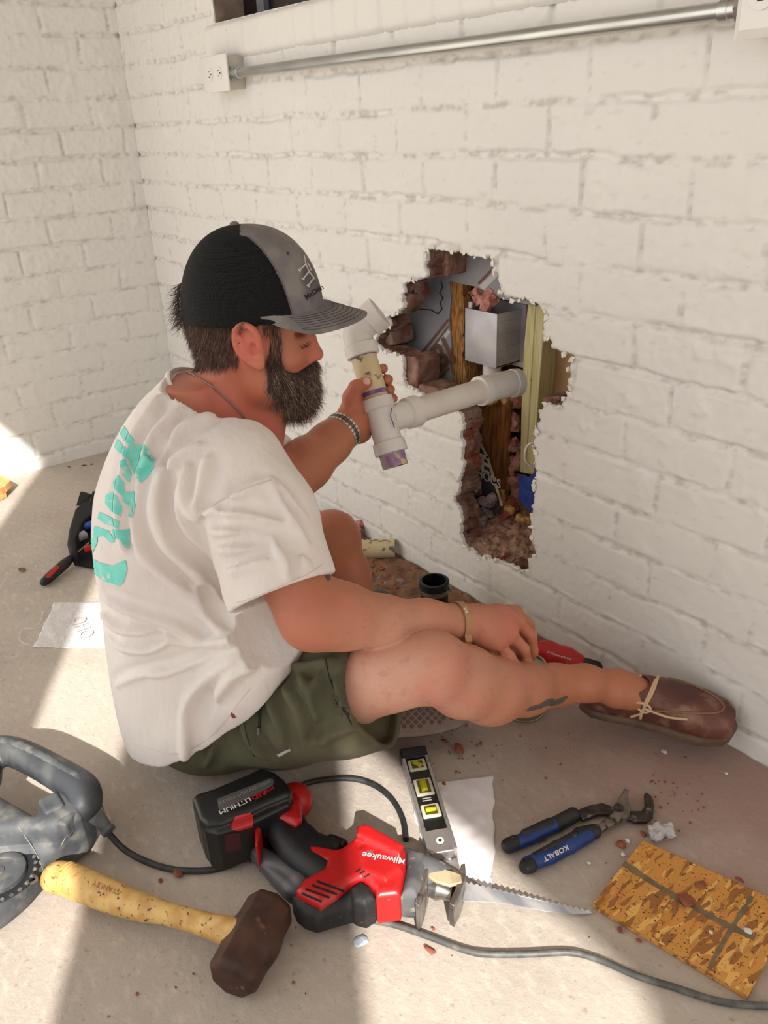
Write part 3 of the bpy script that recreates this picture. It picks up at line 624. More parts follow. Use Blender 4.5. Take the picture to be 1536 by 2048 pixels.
# ================================================================== outlets and conduit
plast = mat('outlet_plastic', (0.90, 0.89, 0.87), rough=0.35); slot = mat('outlet_slot', (0.12, 0.09, 0.09), rough=0.6)
boxm = mat('outlet_box_grey', (0.74, 0.72, 0.67), rough=0.5); galv = mat('galvanised_steel', (0.74, 0.75, 0.74), rough=0.30, metal=0.95, col2=(0.66, 0.67, 0.66), scale=25, stretch=(0.3, 3, 3))
ob = thing('outlet_box', 'small white outlet box at the left end of the conduit', 'outlet', (0.705, -.001, 1.13))
box('box_body', (0.646, -.048, 1.134), (0.768, 0.001, 1.208), boxm, ob, .002)
cp = box('cover_plate', (0.639, -.053, 1.130), (0.775, -.048, 1.213), plast, ob, .0015)
for xx in (.682, .732):
    r_ = lathe('receptacle', [(0, .0155), (.0018, .0155), (.0018, .0)], (xx, -.053, 1.1715), (0, -1, 0), plast, ob)
    for dz_, dx_ in ((.006, -.005), (-.006, -.005)): box('slot', (xx+dx_, -.0553, 1.1715+dz_-.001), (xx+dx_+.008, -.0547, 1.1715+dz_+.001), slot, r_)
    lathe('ground_slot', [(0, .0022), (.0006, .0022)], (xx+.008, -.0548, 1.1715), (0, -1, 0), slot, r_, ns=10)
cz = 1.160
cdt = thing('conduit', 'long galvanised conduit running along the painted wall to both outlets', 'conduit', (1.45, -.033, cz))
tube('pipe_run', [(0.800, -.032, cz+.009), (1.2, -.032, cz+.007), (1.7, -.032, cz+.003), (2.148, -.032, cz)], .0112, galv, cdt, ns=24)
for xa, dr in ((0.768, 1), (2.148, -1)):
    zc_ = cz+.009 if dr == 1 else cz
    lathe('connector', [(0, .016), (.006, .016), (.006, .0135), (.02, .0135), (.021, .0145), (.034, .0145), (.035, .012)], (xa, -.032, zc_), (dr, 0, 0), galv, cdt, ns=6 if False else 24)
    lathe('lock_nut', [(0.004, .0185), (.0085, .0185)], (xa, -.032, zc_), (dr, 0, 0), galv, cdt, ns=6)
o2 = thing('outlet_box', 'white outlet cover cut off by the top right corner of the photo', 'outlet', (2.21, -.001, 1.12))
box('box_body', (2.152, -.050, 1.128), (2.30, 0.001, 1.262), boxm, o2, .002)
P0_ = [(2.147, -.052, 1.122), (2.305, -.052, 1.122), (2.305, -.052, 1.268), (2.147, -.052, 1.268)]; P1_ = [(2.158, -.060, 1.133), (2.294, -.060, 1.133), (2.294, -.060, 1.257), (2.158, -.060, 1.257)]
cpl = mesh_obj('cover_plate', P0_+P1_, [(0, 1, 5, 4), (1, 2, 6, 5), (2, 3, 7, 6), (3, 0, 4, 7), (4, 5, 6, 7), (3, 2, 1, 0)], plast, None, False); setp(cpl, o2); add_bevel(cpl, .0015)
r_ = lathe('receptacle', [(0, .0195), (.003, .0195), (.003, 0)], (2.185, -.060, 1.172), (0, -1, 0), plast, o2)
for dz_ in (.008, -.008): box('slot', (2.180, -.0636, 1.172+dz_-.0015), (2.188, -.0628, 1.172+dz_+.0015), slot, r_)
# ================================================================== the man
F_ = np.array([.615, .788, 0]); F_ /= np.linalg.norm(F_); R_ = np.array([.788, -.615, 0]); R_ /= np.linalg.norm(R_); UP = np.array([0, 0, 1.0]); O_ = np.array([1.654, -.69, 0])
FR = np.array([F_, R_, UP])
def B(f, r, z): return O_+f*F_+r*R_+z*UP
HC = Dp(497, 625, 1.24)
def H(f, r, z): return HC+f*F_+r*R_+z*UP
def ring_shape(zs, cf, cr, a, b, e=2.0):
    """stack of superelliptic cross sections (f,r) by height"""
    def fn(X, Y, Z):
        x, y = X-O_[0], Y-O_[1]; f = x*F_[0]+y*F_[1]; r = x*R_[0]+y*R_[1]
        A = np.interp(Z, zs, a); Bq = np.interp(Z, zs, b); f = f-np.interp(Z, zs, cf); r = r-np.interp(Z, zs, cr)
        q = (np.abs(f/A)**e+np.abs(r/Bq)**e)**(1/e); d = (q-1)*np.minimum(A, Bq)
        return np.maximum(d, np.maximum(zs[0]-Z, Z-zs[-1]))
    return fn
def smooth_prof(zs, *cols, n=60):
    zz = np.linspace(zs[0], zs[-1], n); out = [zz]
    for c in cols:
        v = np.interp(zz, zs, c); k = np.hanning(9); k /= k.sum(); out.append(np.convolve(np.pad(v, 4, 'edge'), k, 'valid'))
    return out
skin = bpy.data.materials.new('skin'); skin.use_nodes = True
def build_skin(m):
    N = m.node_tree.nodes; L = m.node_tree.links; b = N['Principled BSDF']; b.inputs['Roughness'].default_value = 0.5; b.inputs['Specular IOR Level'].default_value = 0.4
    b.inputs['Subsurface Weight'].default_value = 0.12; b.inputs['Subsurface Radius'].default_value = (0.010, 0.004, 0.002); b.inputs['Subsurface Scale'].default_value = 1.0
    tc = N.new('ShaderNodeTexCoord')
    def nz(s, d=6):
        n = N.new('ShaderNodeTexNoise'); n.inputs['Scale'].default_value = s; n.inputs['Detail'].default_value = d; L.new(tc.outputs['Object'], n.inputs['Vector']); return n.outputs['Fac']
    def mr(s, a, c, x=0, y=1):
        r = N.new('ShaderNodeMapRange'); r.inputs[1].default_value = a; r.inputs[2].default_value = c; r.inputs[3].default_value = x; r.inputs[4].default_value = y; L.new(s, r.inputs[0]); return r.outputs[0]
    def mx(f, a, c):
        x = N.new('ShaderNodeMix'); x.data_type = 'RGBA'; L.new(f, x.inputs[0])
        for i, q in ((6, a), (7, c)):
            if isinstance(q, tuple): x.inputs[i].default_value = (*lin(q), 1)
            else: L.new(q, x.inputs[i])
        return x.outputs[2]
    at = N.new('ShaderNodeAttribute'); at.attribute_name = 'tan'
    red = N.new('ShaderNodeAttribute'); red.attribute_name = 'flush'
    c = mx(at.outputs['Fac'], (0.84, 0.65, 0.56), (0.68, 0.43, 0.305))
    c = mx(mr(nz(14), 0.45, 0.7, 0, 0.45), c, (0.80, 0.49, 0.42))
    c = mx(mr(nz(60), 0.55, 0.7, 0, 0.3), c, (0.68, 0.44, 0.35))
    c = mx(red.outputs['Fac'], c, (0.78, 0.39, 0.34))
    hb = N.new('ShaderNodeAttribute'); hb.attribute_name = 'scalp'; c = mx(hb.outputs['Fac'], c, (0.30, 0.21, 0.17))
    L.new(c, b.inputs['Base Color'])
    bp = N.new('ShaderNodeBump'); bp.inputs['Strength'].default_value = 0.25; bp.inputs['Distance'].default_value = 0.0012; L.new(nz(320), bp.inputs['Height']); L.new(bp.outputs[0], b.inputs['Normal'])
build_skin(skin)

SO = Dp(1163, 1400, 1.525); s_toe = Dp(1474, 1462, 1.425); sd_ = s_toe-SO; sL = np.linalg.norm(sd_); EX = sd_/sL
EZ = -ray(1300, 1430)/np.linalg.norm(ray(1300, 1430))*.72-RC[1]*.68; EZ = EZ-EX*(EZ@EX); EZ /= np.linalg.norm(EZ); EY = np.cross(EZ, EX); SFR = np.array([EX, EY, EZ])
def SH(x, y, z): return SO+EX*x+EY*y+EZ*z
hipR = np.array([1.725, -.745, .125]); hipL = hipR-.18*R_
kneeR = Dp(866, 1335, 1.23); ankR = Dp(1232, 1376, 1.455)
bd = Vol((1.20, -1.02, -0.005), (2.36, -0.02, 0.93), 0.003)
zs, cf, cr, a, b_ = smooth_prof([.0, .05, .15, .30, .45, .55, .61, .66, .70], [0, 0, 0, 0, -.005, .005, .018, .030, .04], [0]*9, [.08, .11, .13, .15, .135, .115, .088, .062, .045], [.09, .125, .15, .145, .155, .155, .135, .08, .055])
bd.put(ring_shape(zs, cf, cr, a, b_), B(-.25, -.2, 0)-.1, B(.25, .2, .7)+.1)
# neck and head
bd.chain([H(-.055, 0, -.215), H(-.035, 0, -.145), H(-.02, 0, -.07)], [.070, .062, .060], k=.03)
bd.cone(H(-.02, 0, -.225), H(.008, 0, -.135), .050, .042, k=.02)
bd.ell(H(-.003, 0, 0), (.092, .076, .110), FR, k=.02)
bd.ell(H(.028, 0, -.055), (.066, .060, .075), FR, k=.02)
for s in (1, -1):
    bd.chain([H(.0, s*.050, -.062), H(.018, s*.047, -.100), H(.054, s*.018, -.126)], [.022, .022, .020], k=.025)   # jaw
    bd.ell(H(0.0540, s*.041, -.060), (.024, .018, .017), FR, k=.018)        # cheek bone
    bd.ell(H(0.0710, s*.026, -.016), (.012, .022, .009), FR, k=.010)        # brow ridge
    bd.ell(H(0.0690, s*.031, -.039), (.012, .0135, .0105), FR, k=.003)      # closed upper lid
    bd.cone(H(0.0785, s*.020, -.0435), H(0.0740, s*.044, -.0445), .0018, .0012, k=.002)  # lash line
    bd.ell(H(0.0860, s*.012, -.075), (.009, .0075, .0068), FR, k=.004)      # nostril wings
bd.ell(H(0.0800, .031, -.026), (.010, .016, .006), FR, k=.008, op='s'); bd.ell(H(0.0800, -.031, -.026), (.010, .016, .006), FR, k=.008, op='s')
bd.chain([H(0.0760, 0, -.018), H(0.0860, 0, -.040), H(0.0980, 0, -.066)], [.010, .0095, .0105], k=.012)   # nose
bd.ell(H(0.0970, 0, -.070), (.0125, .010, .0095), FR, k=.005)
bd.ell(H(0.0760, 0, -.100), (.014, .026, .012), FR, k=.012)                  # mouth
bd.ell(H(0.0860, 0, -.0965), (.0065, .020, .0045), FR, k=.004); bd.ell(H(0.0840, 0, -.106), (.0065, .018, .005), FR, k=.004)
bd.ell(H(0.0660, 0, -.135), (.020, .024, .018), FR, k=.02)                   # chin
# ears
for s in (1, -1):
    ec = H(.014, s*.079, -.031); tl = math.radians(12)
    ef = math.cos(tl)*F_*1+math.sin(tl)*UP; eu = -math.sin(tl)*F_+math.cos(tl)*UP; en = R_*s*.93-F_*.36; en /= np.linalg.norm(en); ef = ef-en*(ef@en); ef /= np.linalg.norm(ef)
    E3 = lambda x, y, z=0: ec+ef*x+eu*y+en*z
    bd.ell(E3(0, -.002, .002), (.019, .031, .006), np.array([ef, eu, en]), k=.006)
    rim = spline([E3(.016, .004, .004), E3(.014, .022, .006), E3(.0, .032, .008), E3(-.014, .026, .010), E3(-.020, .008, .011), E3(-.017, -.010, .009), E3(-.009, -.024, .006), E3(.004, -.034, .004)], 3)
    bd.chain(rim, [.0042]*len(rim), k=.004)
    bd.ell(E3(-.002, .012, .011), (.009, .012, .0055), np.array([ef, eu, en]), k=.003, op='s')
    bd.chain([E3(-.010, .016, .008), E3(-.011, -.004, .008), E3(-.004, -.015, .007)], [.0033, .0033, .003], k=.003)
    bd.ell(E3(.004, -.006, .010), (.0085, .0105, .0095), np.array([ef, eu, en]), k=.003, op='s')
    bd.ell(E3(.0135, -.005, .007), (.003, .006, .004), np.array([ef, eu, en]), k=.003)      # tragus
    bd.ell(E3(.004, -.030, .003), (.009, .008, .005), np.array([ef, eu, en]), k=.005)       # lobe
# right leg (thigh, knee, calf, ankle) from where it is seen
bA = bd; bd = Vol((1.20, -1.02, -0.005), (2.36, -0.02, 0.93), 0.003)
bd.cone(hipR, hipL, .082, .095, k=.02)
bd.chain([hipR, Dp(560, 1408, 1.37), Dp(690, 1372, 1.29), Dp(780, 1345, 1.25), kneeR], [.084, .078, .062, .054, .050], k=.03)
bd.ell(Dp(868, 1318, 1.205), (.040, .034, .034), None, k=.03)
bd.ell(Dp(905, 1320, 1.245), (.022, .018, .022), None, k=.02)
bd.chain([kneeR, Dp(925, 1362, 1.28), Dp(985, 1380, 1.325), Dp(1050, 1378, 1.375), Dp(1110, 1370, 1.42), Dp(1170, 1366, 1.435), ankR], [.050, .055, .052, .0425, .034, .0300, .0275], k=.02)
bd.ell(Dp(955, 1388, 1.335), (.046, .036, .030), None, k=.03)
bd.ell(Dp(1232, 1392, 1.44), (.014, .014, .014), None, k=.012)            # ankle bone
bd.chain([ankR, SH(.095, 0, .052), SH(.15, 0, .042), SH(.21, 0, .036)], [.029, .028, .024, .018], k=.02); bd.cone(ankR, SH(.045, 0, .045), .027, .022, k=.02)
# left leg, folded, knee up behind
kneeL = Dp(662, 1080, 1.66); ankL = Dp(775, 1375, 1.60)
bd.chain([hipL, (hipL+kneeL)/2+np.array([0, 0, .01]), kneeL], [.092, .076, .054], k=.03)
bd.ell(kneeL+np.array([.005, .0, .008]), (.050, .048, .050), None, k=.03)
bd.chain([kneeL, Dp(688, 1150, 1.62), Dp(700, 1220, 1.60), Dp(735, 1300, 1.60), ankL], [.052, .050, .052, .044, .030], k=.02)
bd.cone(ankL, Dp(815, 1425, 1.55), .030, .022, k=.02)
bL = bd; bd = bA
# right arm
shR = Dp(460, 945, 1.195); elR = Dp(624, 1234, 1.175); wrR = Dp(924, 1244, 1.30)
bd.chain([B(.04, .09, .585), shR, Dp(545, 1080, 1.175), elR], [.05, .058, .052, .046], k=.03)
bd.chain([elR, Dp(690, 1234, 1.20), Dp(765, 1243, 1.235), Dp(850, 1240, 1.27), wrR], [.0455, .0460, .0375, .0300, .0275], k=.02)
bd.ell(Dp(648, 1222, 1.19), (.046, .040, .040), None, k=.03)
# right hand, back up, fingers curled towards the can
bd.chain([wrR, Dp(965, 1248, 1.33)], [.027, .030], k=.012)
KN = [Dp(1030, 1226, 1.405), Dp(1034, 1243, 1.375), Dp(1018, 1266, 1.345), Dp(992, 1284, 1.325)]
for q, rr in zip(KN, (.0175, .018, .0175, .0165)): bd.chain([Dp(950, 1246, 1.325), (q+Dp(950, 1246, 1.325))/2, q], [.024, .021, rr*.86], k=.014)
bd.ell(Dp(985, 1262, 1.36), (.034, .034, .024), None, k=.02)
PIP = [Dp(1058, 1250, 1.425), Dp(1062, 1272, 1.395), Dp(1048, 1298, 1.365), Dp(1020, 1312, 1.340)]
DIP = [Dp(1064, 1284, 1.435), Dp(1066, 1303, 1.41), Dp(1054, 1322, 1.385), Dp(1036, 1336, 1.362)]
TIP = [Dp(1061, 1308, 1.44), Dp(1058, 1326, 1.42), Dp(1048, 1340, 1.40), Dp(1036, 1352, 1.378)]
for q0, q1, q2, q3, s in zip(KN, PIP, DIP, TIP, (1, 1.03, .98, .88)): bd.chain([q0, q1, q2, q3], [.0115*s, .0100*s, .0088*s, .0076*s], k=.0035)
bd.chain([Dp(975, 1262, 1.39), Dp(1010, 1290, 1.425), Dp(1040, 1312, 1.435)], [.016, .0115, .009], k=.006)   # thumb on the far side
# left arm and hand around the pipe
shL = Dp(488, 925, 1.45); elL = Dp(566, 968, 1.40); wrL = Dp(706, 842, 1.505)
bd.chain([B(.04, -.10, .60), shL, elL], [.06, .060, .045], k=.03)
bd.chain([elL, Dp(612, 928, 1.43), Dp(660, 886, 1.465), wrL], [.046, .044, .036, .0300], k=.02)
pipeA = Dp(738, 735, 1.50); pipeB = Dp(780, 905, 1.50)
bd.chain([wrL, Dp(716, 812, 1.505)], [.030, .024], k=.015)
bd.chain([Dp(712, 850, 1.51), Dp(722, 800, 1.515)], [.026, .020], k=.012); bd.chain([Dp(718, 862, 1.515), Dp(728, 838, 1.52)], [.024, .018], k=.012)
bd.chain([Dp(700, 822, 1.495), Dp(703, 795, 1.482), Dp(712, 775, 1.470), Dp(733, 765, 1.463)], [.019, .0155, .0125, .0108], k=.008)
pd = (pipeB-pipeA)/np.linalg.norm(pipeB-pipeA); RAY = ray(760, 790); RAY = RAY/np.linalg.norm(RAY)
for (u, v), base_uv, s in (((766, 737), (716, 783), .95), ((776, 759), (719, 798), 1.0), ((780, 779), (722, 814), .97), ((787, 797), (726, 828), .85)):
    p0 = Dp(*base_uv, 1.520); p1 = Dp(base_uv[0]+22, (base_uv[1]+v)/2-4, 1.552); p2 = Dp(u-12, v+2, 1.552); p3 = Dp(u, v, 1.525); p4 = Dp(u-2, v+1, 1.508)
    bd.chain([p0, p1, p2, p3, p4], [.0115*s, .0105*s, .0098*s, .0090*s, .0080*s], k=.0035)
hh = np.maximum(.004-np.abs(bd.D-bL.D), 0)/.004; hz = bd.grid(bd.lo, bd.lo+bd.n*bd.h)[3]; kk = np.where(hz < .22, .03, .004).astype(np.float32); kk = np.broadcast_to(kk, bd.D.shape); xx_ = bd.grid(bd.lo, bd.lo+bd.n*bd.h)[1]; kk = np.where(xx_ < 1.84, kk, .004)
hh = np.maximum(kk-np.abs(bd.D-bL.D), 0)/kk; bd.D = (np.minimum(bd.D, bL.D)-hh*hh*kk*.25).astype(np.float32); del bL, hh, kk
# keep the body off the floor
V_b, Q_b = bd.mesh(); V_b[:, 2] = np.maximum(V_b[:, 2], 0.004)
V_b = relax_mesh(V_b, Q_b, 1)
body = thing('person', 'bearded person in cap, white shirt and olive shorts sitting on the floor holding pipe', 'person', (*O_[:2], 0))
bo = mesh_obj('body', V_b, Q_b, skin, None, True)
at = bo.data.attributes.new('tan', 'FLOAT', 'POINT'); fl_at = bo.data.attributes.new('flush', 'FLOAT', 'POINT')
def near(c, r): return np.exp(-(((V_b-np.array(c))**2).sum(1))/(r*r))
tan_ = np.clip(1.0-1.1*near(Dp(700, 1360, 1.27), .11)-0.5*near(Dp(850, 1340, 1.2), .10)-.25*near(Dp(980, 1370, 1.3), .12), 0, 1)
flush = 0.75*near(H(.005, .08, -.03), .036)+.75*near(H(-.04, .05, -.15), .07)+0.55*near(H(.1, 0, -.06), .04)+.45*near(Dp(1010, 1260, 1.35), .05)+.4*near(Dp(905, 1325, 1.2), .03)+.5*near(H(-.03, .0, -.22), .08)+.35*near(elR, .05)+.4*near(Dp(720, 790, 1.5), .06)+.25*near(kneeR, .05)
at.data.foreach_set('value', tan_.astype(np.float32)); fl_at.data.foreach_set('value', np.clip(flush, 0, .9).astype(np.float32))
lh_ = (V_b-HC) @ FR.T; earm = 1/(1+np.exp(-(np.linalg.norm(lh_-np.array([.014, .083, -.031]), axis=1)-.035)/.002)); sg_ = lambda x, w: 1/(1+np.exp(-x/w))
scalp = (sg_(-.010-.45*np.maximum(-.055-lh_[:, 2], 0)-lh_[:, 0], .003)*sg_(lh_[:, 2]+.090-.40*np.abs(lh_[:, 1]), .003)+sg_(lh_[:, 0]-.030, .002)*sg_(.056-lh_[:, 0], .003)*sg_(lh_[:, 2]+.10, .004)*sg_(np.abs(lh_[:, 1])-.042, .003)*.8)*earm*sg_(.1-np.abs(lh_[:, 1]), .003)
sa_ = bo.data.attributes.new('scalp', 'FLOAT', 'POINT'); sa_.data.foreach_set('value', np.clip(scalp*.85, 0, .85).astype(np.float32))
setp(bo, body); bvb = bvh_of(bo)

# ------------------------------------------------------------------ hair helpers
def strand_mat(name):
    m = bpy.data.materials.new(name); m.use_nodes = True; N = m.node_tree.nodes; L = m.node_tree.links; b = N['Principled BSDF']; b.inputs['Roughness'].default_value = 0.45; b.inputs['Specular IOR Level'].default_value = 0.35
    a = N.new('ShaderNodeAttribute'); a.attribute_name = 'tone'; r = N.new('ShaderNodeValToRGB'); e = r.color_ramp.elements
    e[0].position = 0; e[0].color = (*lin((0.17, 0.12, 0.10)), 1); e[1].position = 1; e[1].color = (*lin((0.66, 0.60, 0.54)), 1)
    for p, c in ((.40, (0.27, 0.18, 0.14)), (.70, (0.42, 0.29, 0.22)), (.88, (0.60, 0.52, 0.46))): x = e.new(p); x.color = (*lin(c), 1)
    L.new(a.outputs['Fac'], r.inputs[0]); L.new(r.outputs[0], b.inputs['Base Color']); return m
hairm = strand_mat('hair_strands')
def strands(name, roots, dirs, lens, wd, parent, curl=0.25, tones=None, seg=5):
    n = len(roots); roots = np.array(roots); dirs = np.array(dirs); V = []; Fc = []; T = []
    for i in range(n):
        p = roots[i].copy(); d = dirs[i]/np.linalg.norm(dirs[i]); x, y, _ = frame_from(d); ph = rng.uniform(0, 6.28); w_ = wd*rng.uniform(.7, 1.3); tn = tones[i] if tones is not None else rng.random()
        cu = rng.normal(size=3)*curl
        for s in range(seg+1):
            rr = w_*(1-s/seg*.85); k = len(V)
            for j in range(3): a_ = ph+j*2.094; V.append(p+rr*(math.cos(a_)*x+math.sin(a_)*y)); T.append(tn)
            if s:
                for j in range(3): Fc.append((k-3+j, k-3+(j+1) % 3, k+(j+1) % 3, k+j))
            d = d+cu/seg+np.array([0, 0, -.04])+rng.normal(size=3)*curl*.25; d /= np.linalg.norm(d); p = p+d*lens[i]/seg
    o = mesh_obj(name, np.array(V), np.array(Fc), hairm, None, True)
    t = o.data.attributes.new('tone', 'FLOAT', 'POINT'); t.data.foreach_set('value', np.array(T, np.float32)); o['kind'] = 'stuff'
    return setp(o, parent)
def face_pts(V, Q, mask_fn, n):
    c = V[Q].mean(1); nn = np.cross(V[Q[:, 1]]-V[Q[:, 0]], V[Q[:, 2]]-V[Q[:, 0]]); nn /= np.linalg.norm(nn, axis=1)[:, None]+1e-12
    loc = (c-HC) @ FR.T; mk = np.where(mask_fn(loc))[0]; k = rng.choice(mk, n, replace=len(mk) < n); t = rng.random((n, 4)); t /= t.sum(1)[:, None]
    return (V[Q[k]]*t[:, :, None]).sum(1), nn[k], loc[k]
# beard: a soft mass under the strands
bv_ = Vol(H(-.06, 0, -.22)-.11, H(.13, 0, .0)+.11, 0.0025)
for s in (1, -1):
    bv_.chain([H(.040, s*.058, -.060), H(.038, s*.056, -.085), H(.038, s*.052, -.105), H(.046, s*.040, -.122)], [.006, .011, .015, .020], k=.02)
    bv_.chain([H(.090, s*.008, -.086), H(.084, s*.024, -.095), H(.072, s*.034, -.110)], [.0090, .0095, .010], k=.01)
    bv_.chain([H(.040, s*.055, -.086), H(.068, s*.036, -.098)], [.012, .013], k=.02)
    bv_.chain([H(.028, s*.054, -.090), H(.018, s*.048, -.106)], [.011, .010], k=.02)
bv_.chain([H(.063, 0, -.122), H(.060, 0, -.140), H(.050, 0, -.152)], [.036, .031, .021], k=.02)
bv_.ell(H(.030, 0, -.120), (.042, .044, .020), FR, k=.02)
sl, X, Y, Z = bv_.grid(bv_.lo, bv_.lo+bv_.n*bv_.h); bv_.D[sl] += (0.0035*fbm(X*70, Y*70, Z*45, 5, 3)).astype(np.float32)
beard_m = mat('beard_mass', (0.18, 0.12, 0.10), rough=0.8, col2=(0.25, 0.18, 0.15), scale=160, stretch=(1, 1, .3), bump=1.0, bscale=400, bdist=.004)
Vq, Qq = bv_.mesh(); beard = setp(mesh_obj('beard', Vq, Qq, beard_m, None, True), body)
pt, nn, lc = face_pts(Vq, Qq, lambda l: (l[:, 1] > -.06), 6500)
dr = nn*.35+np.array([0, 0, -1.0])+F_*(.25+0*lc[:, :1])*np.where(lc[:, 0:1] > .03, 1, -.4); grey = np.clip(.35+.5*rng.random(len(pt))+.55*(rng.random(len(pt)) < .22)*1, 0, 1)*np.where(lc[:, 2] > -.07, .8, 1)
strands('beard_strands', pt, dr, rng.uniform(.008, .020, len(pt)), .00030, beard, curl=.5, tones=grey)
# head hair: nape and sideburns
pt, nn, lc = face_pts(V_b, Q_b, lambda l: (((l[:, 0] < -.008-.45*np.maximum(-.055-l[:, 2], 0)) & (l[:, 2] > -.090+.40*np.abs(l[:, 1])) & (l[:, 2] < .03) & (np.abs(l[:, 1]) < .085)) |
     ((l[:, 0] > .030) & (l[:, 0] < .055) & (l[:, 2] > -.095) & (l[:, 2] < .012) & (np.abs(l[:, 1]) > .045)) |
     ((l[:, 0] > -.03) & (l[:, 0] < .03) & (l[:, 2] > .002) & (l[:, 2] < .02) & (np.abs(l[:, 1]) > .05))) & (np.linalg.norm(l-np.array([.014, .083, -.031]), axis=1) > .030), 9500)
hs = strands('hair', pt+nn*.0006, nn*.30+np.array([0, 0, -1.0])-F_*.25, rng.uniform(.010, .020, len(pt)), .00034, body, curl=.3, tones=np.clip(.25+.55*rng.random(len(pt))+.3*(rng.random(len(pt)) < .1), 0, .93))
pt, nn, lc = face_pts(V_b, Q_b, lambda l: (l[:, 0] < -.080) & (l[:, 2] > -.01) & (l[:, 2] < .05) & (np.abs(l[:, 1]) < .05), 500)
strands('hair_tuft', pt-F_*.010, nn*.9+np.array([0, 0, -.8]), rng.uniform(.015, .028, len(pt)), .00034, body, curl=.5, tones=.5*rng.random(len(pt)))
pt, nn, lc = face_pts(V_b, Q_b, lambda l: (l[:, 0] > .066) & (np.abs(np.abs(l[:, 1])-.031) < .017) & (np.abs(l[:, 2]+.014) < .005), 420)
strands('eyebrow', pt, nn*.4+R_*.8*np.sign(lc[:, 1:2]), rng.uniform(.006, .009, len(pt)), .00028, body, curl=.3, tones=.6*rng.random(len(pt)))
pt, nn, lc = face_pts(V_b, Q_b, lambda l: (l[:, 0] > .070) & (np.abs(l[:, 1]-.032) < .013) & (np.abs(l[:, 2]+.045) < .0028), 60)
strands('eyelash', pt, nn+np.array([0, 0, -.5]), rng.uniform(.004, .006, len(pt)), .00022, body, curl=.2, tones=.3*rng.random(len(pt)))

def limb_pts(A, Bq, rad, n):
    c = V_b[Q_b].mean(1); ab = np.array(Bq)-np.array(A); t = ((c-A)@ab)/(ab@ab); d = np.linalg.norm(c-A-np.clip(t, 0, 1)[:, None]*ab, axis=1); mk = np.where((t > 0) & (t < 1) & (d < rad))[0]
    nn = np.cross(V_b[Q_b[:, 1]]-V_b[Q_b[:, 0]], V_b[Q_b[:, 2]]-V_b[Q_b[:, 0]]); nn /= np.linalg.norm(nn, axis=1)[:, None]+1e-12; k = rng.choice(mk, n); return V_b[Q_b[k]].mean(1)+rng.normal(size=(n, 3))*.001, nn[k], ab/np.linalg.norm(ab)
P_h, D_h = [], []
for A_h, B_h, r_h, n_h in ((kneeR, ankR, .075, 900), (Dp(700, 1370, 1.29), kneeR, .08, 260), (Dp(660, 1234, 1.19), wrR, .06, 420), (elL, wrL, .06, 380), (kneeL, Dp(735, 1300, 1.60), .07, 200)):
    pt, nn, ax_h = limb_pts(A_h, B_h, r_h, n_h); P_h.append(pt-nn*.0006); D_h.append(nn*.35+ax_h+rng.normal(size=nn.shape)*.35)
strands('body_hair', np.concatenate(P_h), np.concatenate(D_h), rng.uniform(.006, .012, sum(map(len, P_h))), .00011, body, curl=.3, tones=.25+.35*rng.random(sum(map(len, P_h))), seg=3)
# ------------------------------------------------------------------ cap
capm = mat('cap_grey_cloth', (0.43, 0.41, 0.41), rough=0.9, col2=(0.50, 0.48, 0.46), scale=25, bump=0.5, bscale=700, bdist=.0008, col3=(0.35, 0.33, 0.34), scale3=12, ramp3=(.55, .66))
capb = mat('cap_black_mesh', (0.035, 0.035, 0.04), rough=0.75, spec=.3)
def mesh_weave(m):
    N = m.node_tree.nodes; L = m.node_tree.links; tc = N.new('ShaderNodeTexCoord'); wv = N.new('ShaderNodeTexWave'); wv.inputs['Scale'].default_value = 190; L.new(tc.outputs['Object'], wv.inputs[0])
    w2 = N.new('ShaderNodeTexWave'); w2.bands_direction = 'Z'; w2.inputs['Scale'].default_value = 170; L.new(tc.outputs['Object'], w2.inputs[0]); ad = N.new('ShaderNodeMath'); ad.operation = 'ADD'
    L.new(wv.outputs['Fac'], ad.inputs[0]); L.new(w2.outputs['Fac'], ad.inputs[1]); bp = N.new('ShaderNodeBump'); bp.inputs['Strength'].default_value = .7; bp.inputs['Distance'].default_value = .0012; L.new(ad.outputs[0], bp.inputs['Height']); L.new(bp.outputs[0], N['Principled BSDF'].inputs['Normal'])
mesh_weave(capb)
cap = thing('cap', 'grey and black trucker cap worn by the bearded person', 'cap', H(0, 0, 0))
cv = Vol(H(0, 0, .06)-.16, H(0, 0, .06)+.16, 0.0025)
def crown(off):
    def fn(X, Y, Z):
        x, y, z = X-HC[0], Y-HC[1], Z-HC[2]; f = x*F_[0]+y*F_[1]; r = x*R_[0]+y*R_[1]
        A = np.where(f > 0.0, .1115, .1035)+off; Bq = .0875+off; Cq = .132+off
        e = 2.35; q = (np.abs((f-.004)/A)**e+np.abs(r/Bq)**e+np.abs((z+.004)/Cq)**2.15)**(1/e); d = (q-1)*.088
        return d
    return fn
cv.put(crown(0), H(0, 0, 0)-.15, H(0, 0, 0)+.16); cv.put(crown(-.004), H(0, 0, 0)-.15, H(0, 0, 0)+.16, op='s')
def below(X, Y, Z):
    x, y, z = X-HC[0], Y-HC[1], Z-HC[2]; f = x*F_[0]+y*F_[1]; r = x*R_[0]+y*R_[1]
    notch = 0.045-np.sqrt((r/1.0)**2+((z-.02)/1.1)**2); return -np.where(f < -.06, np.maximum(-(z+.002-.06*f), 0)*0-(z+.003-.02*f), -(z+.003-.02*f))*1.0*(-1) if False else (-(z+.003-.02*f))
cv.put(below, H(0, 0, 0)-.2, H(0, 0, 0)+.2, op='i')
Vc, Qc = cv.mesh(); loc = (Vc-HC) @ FR.T
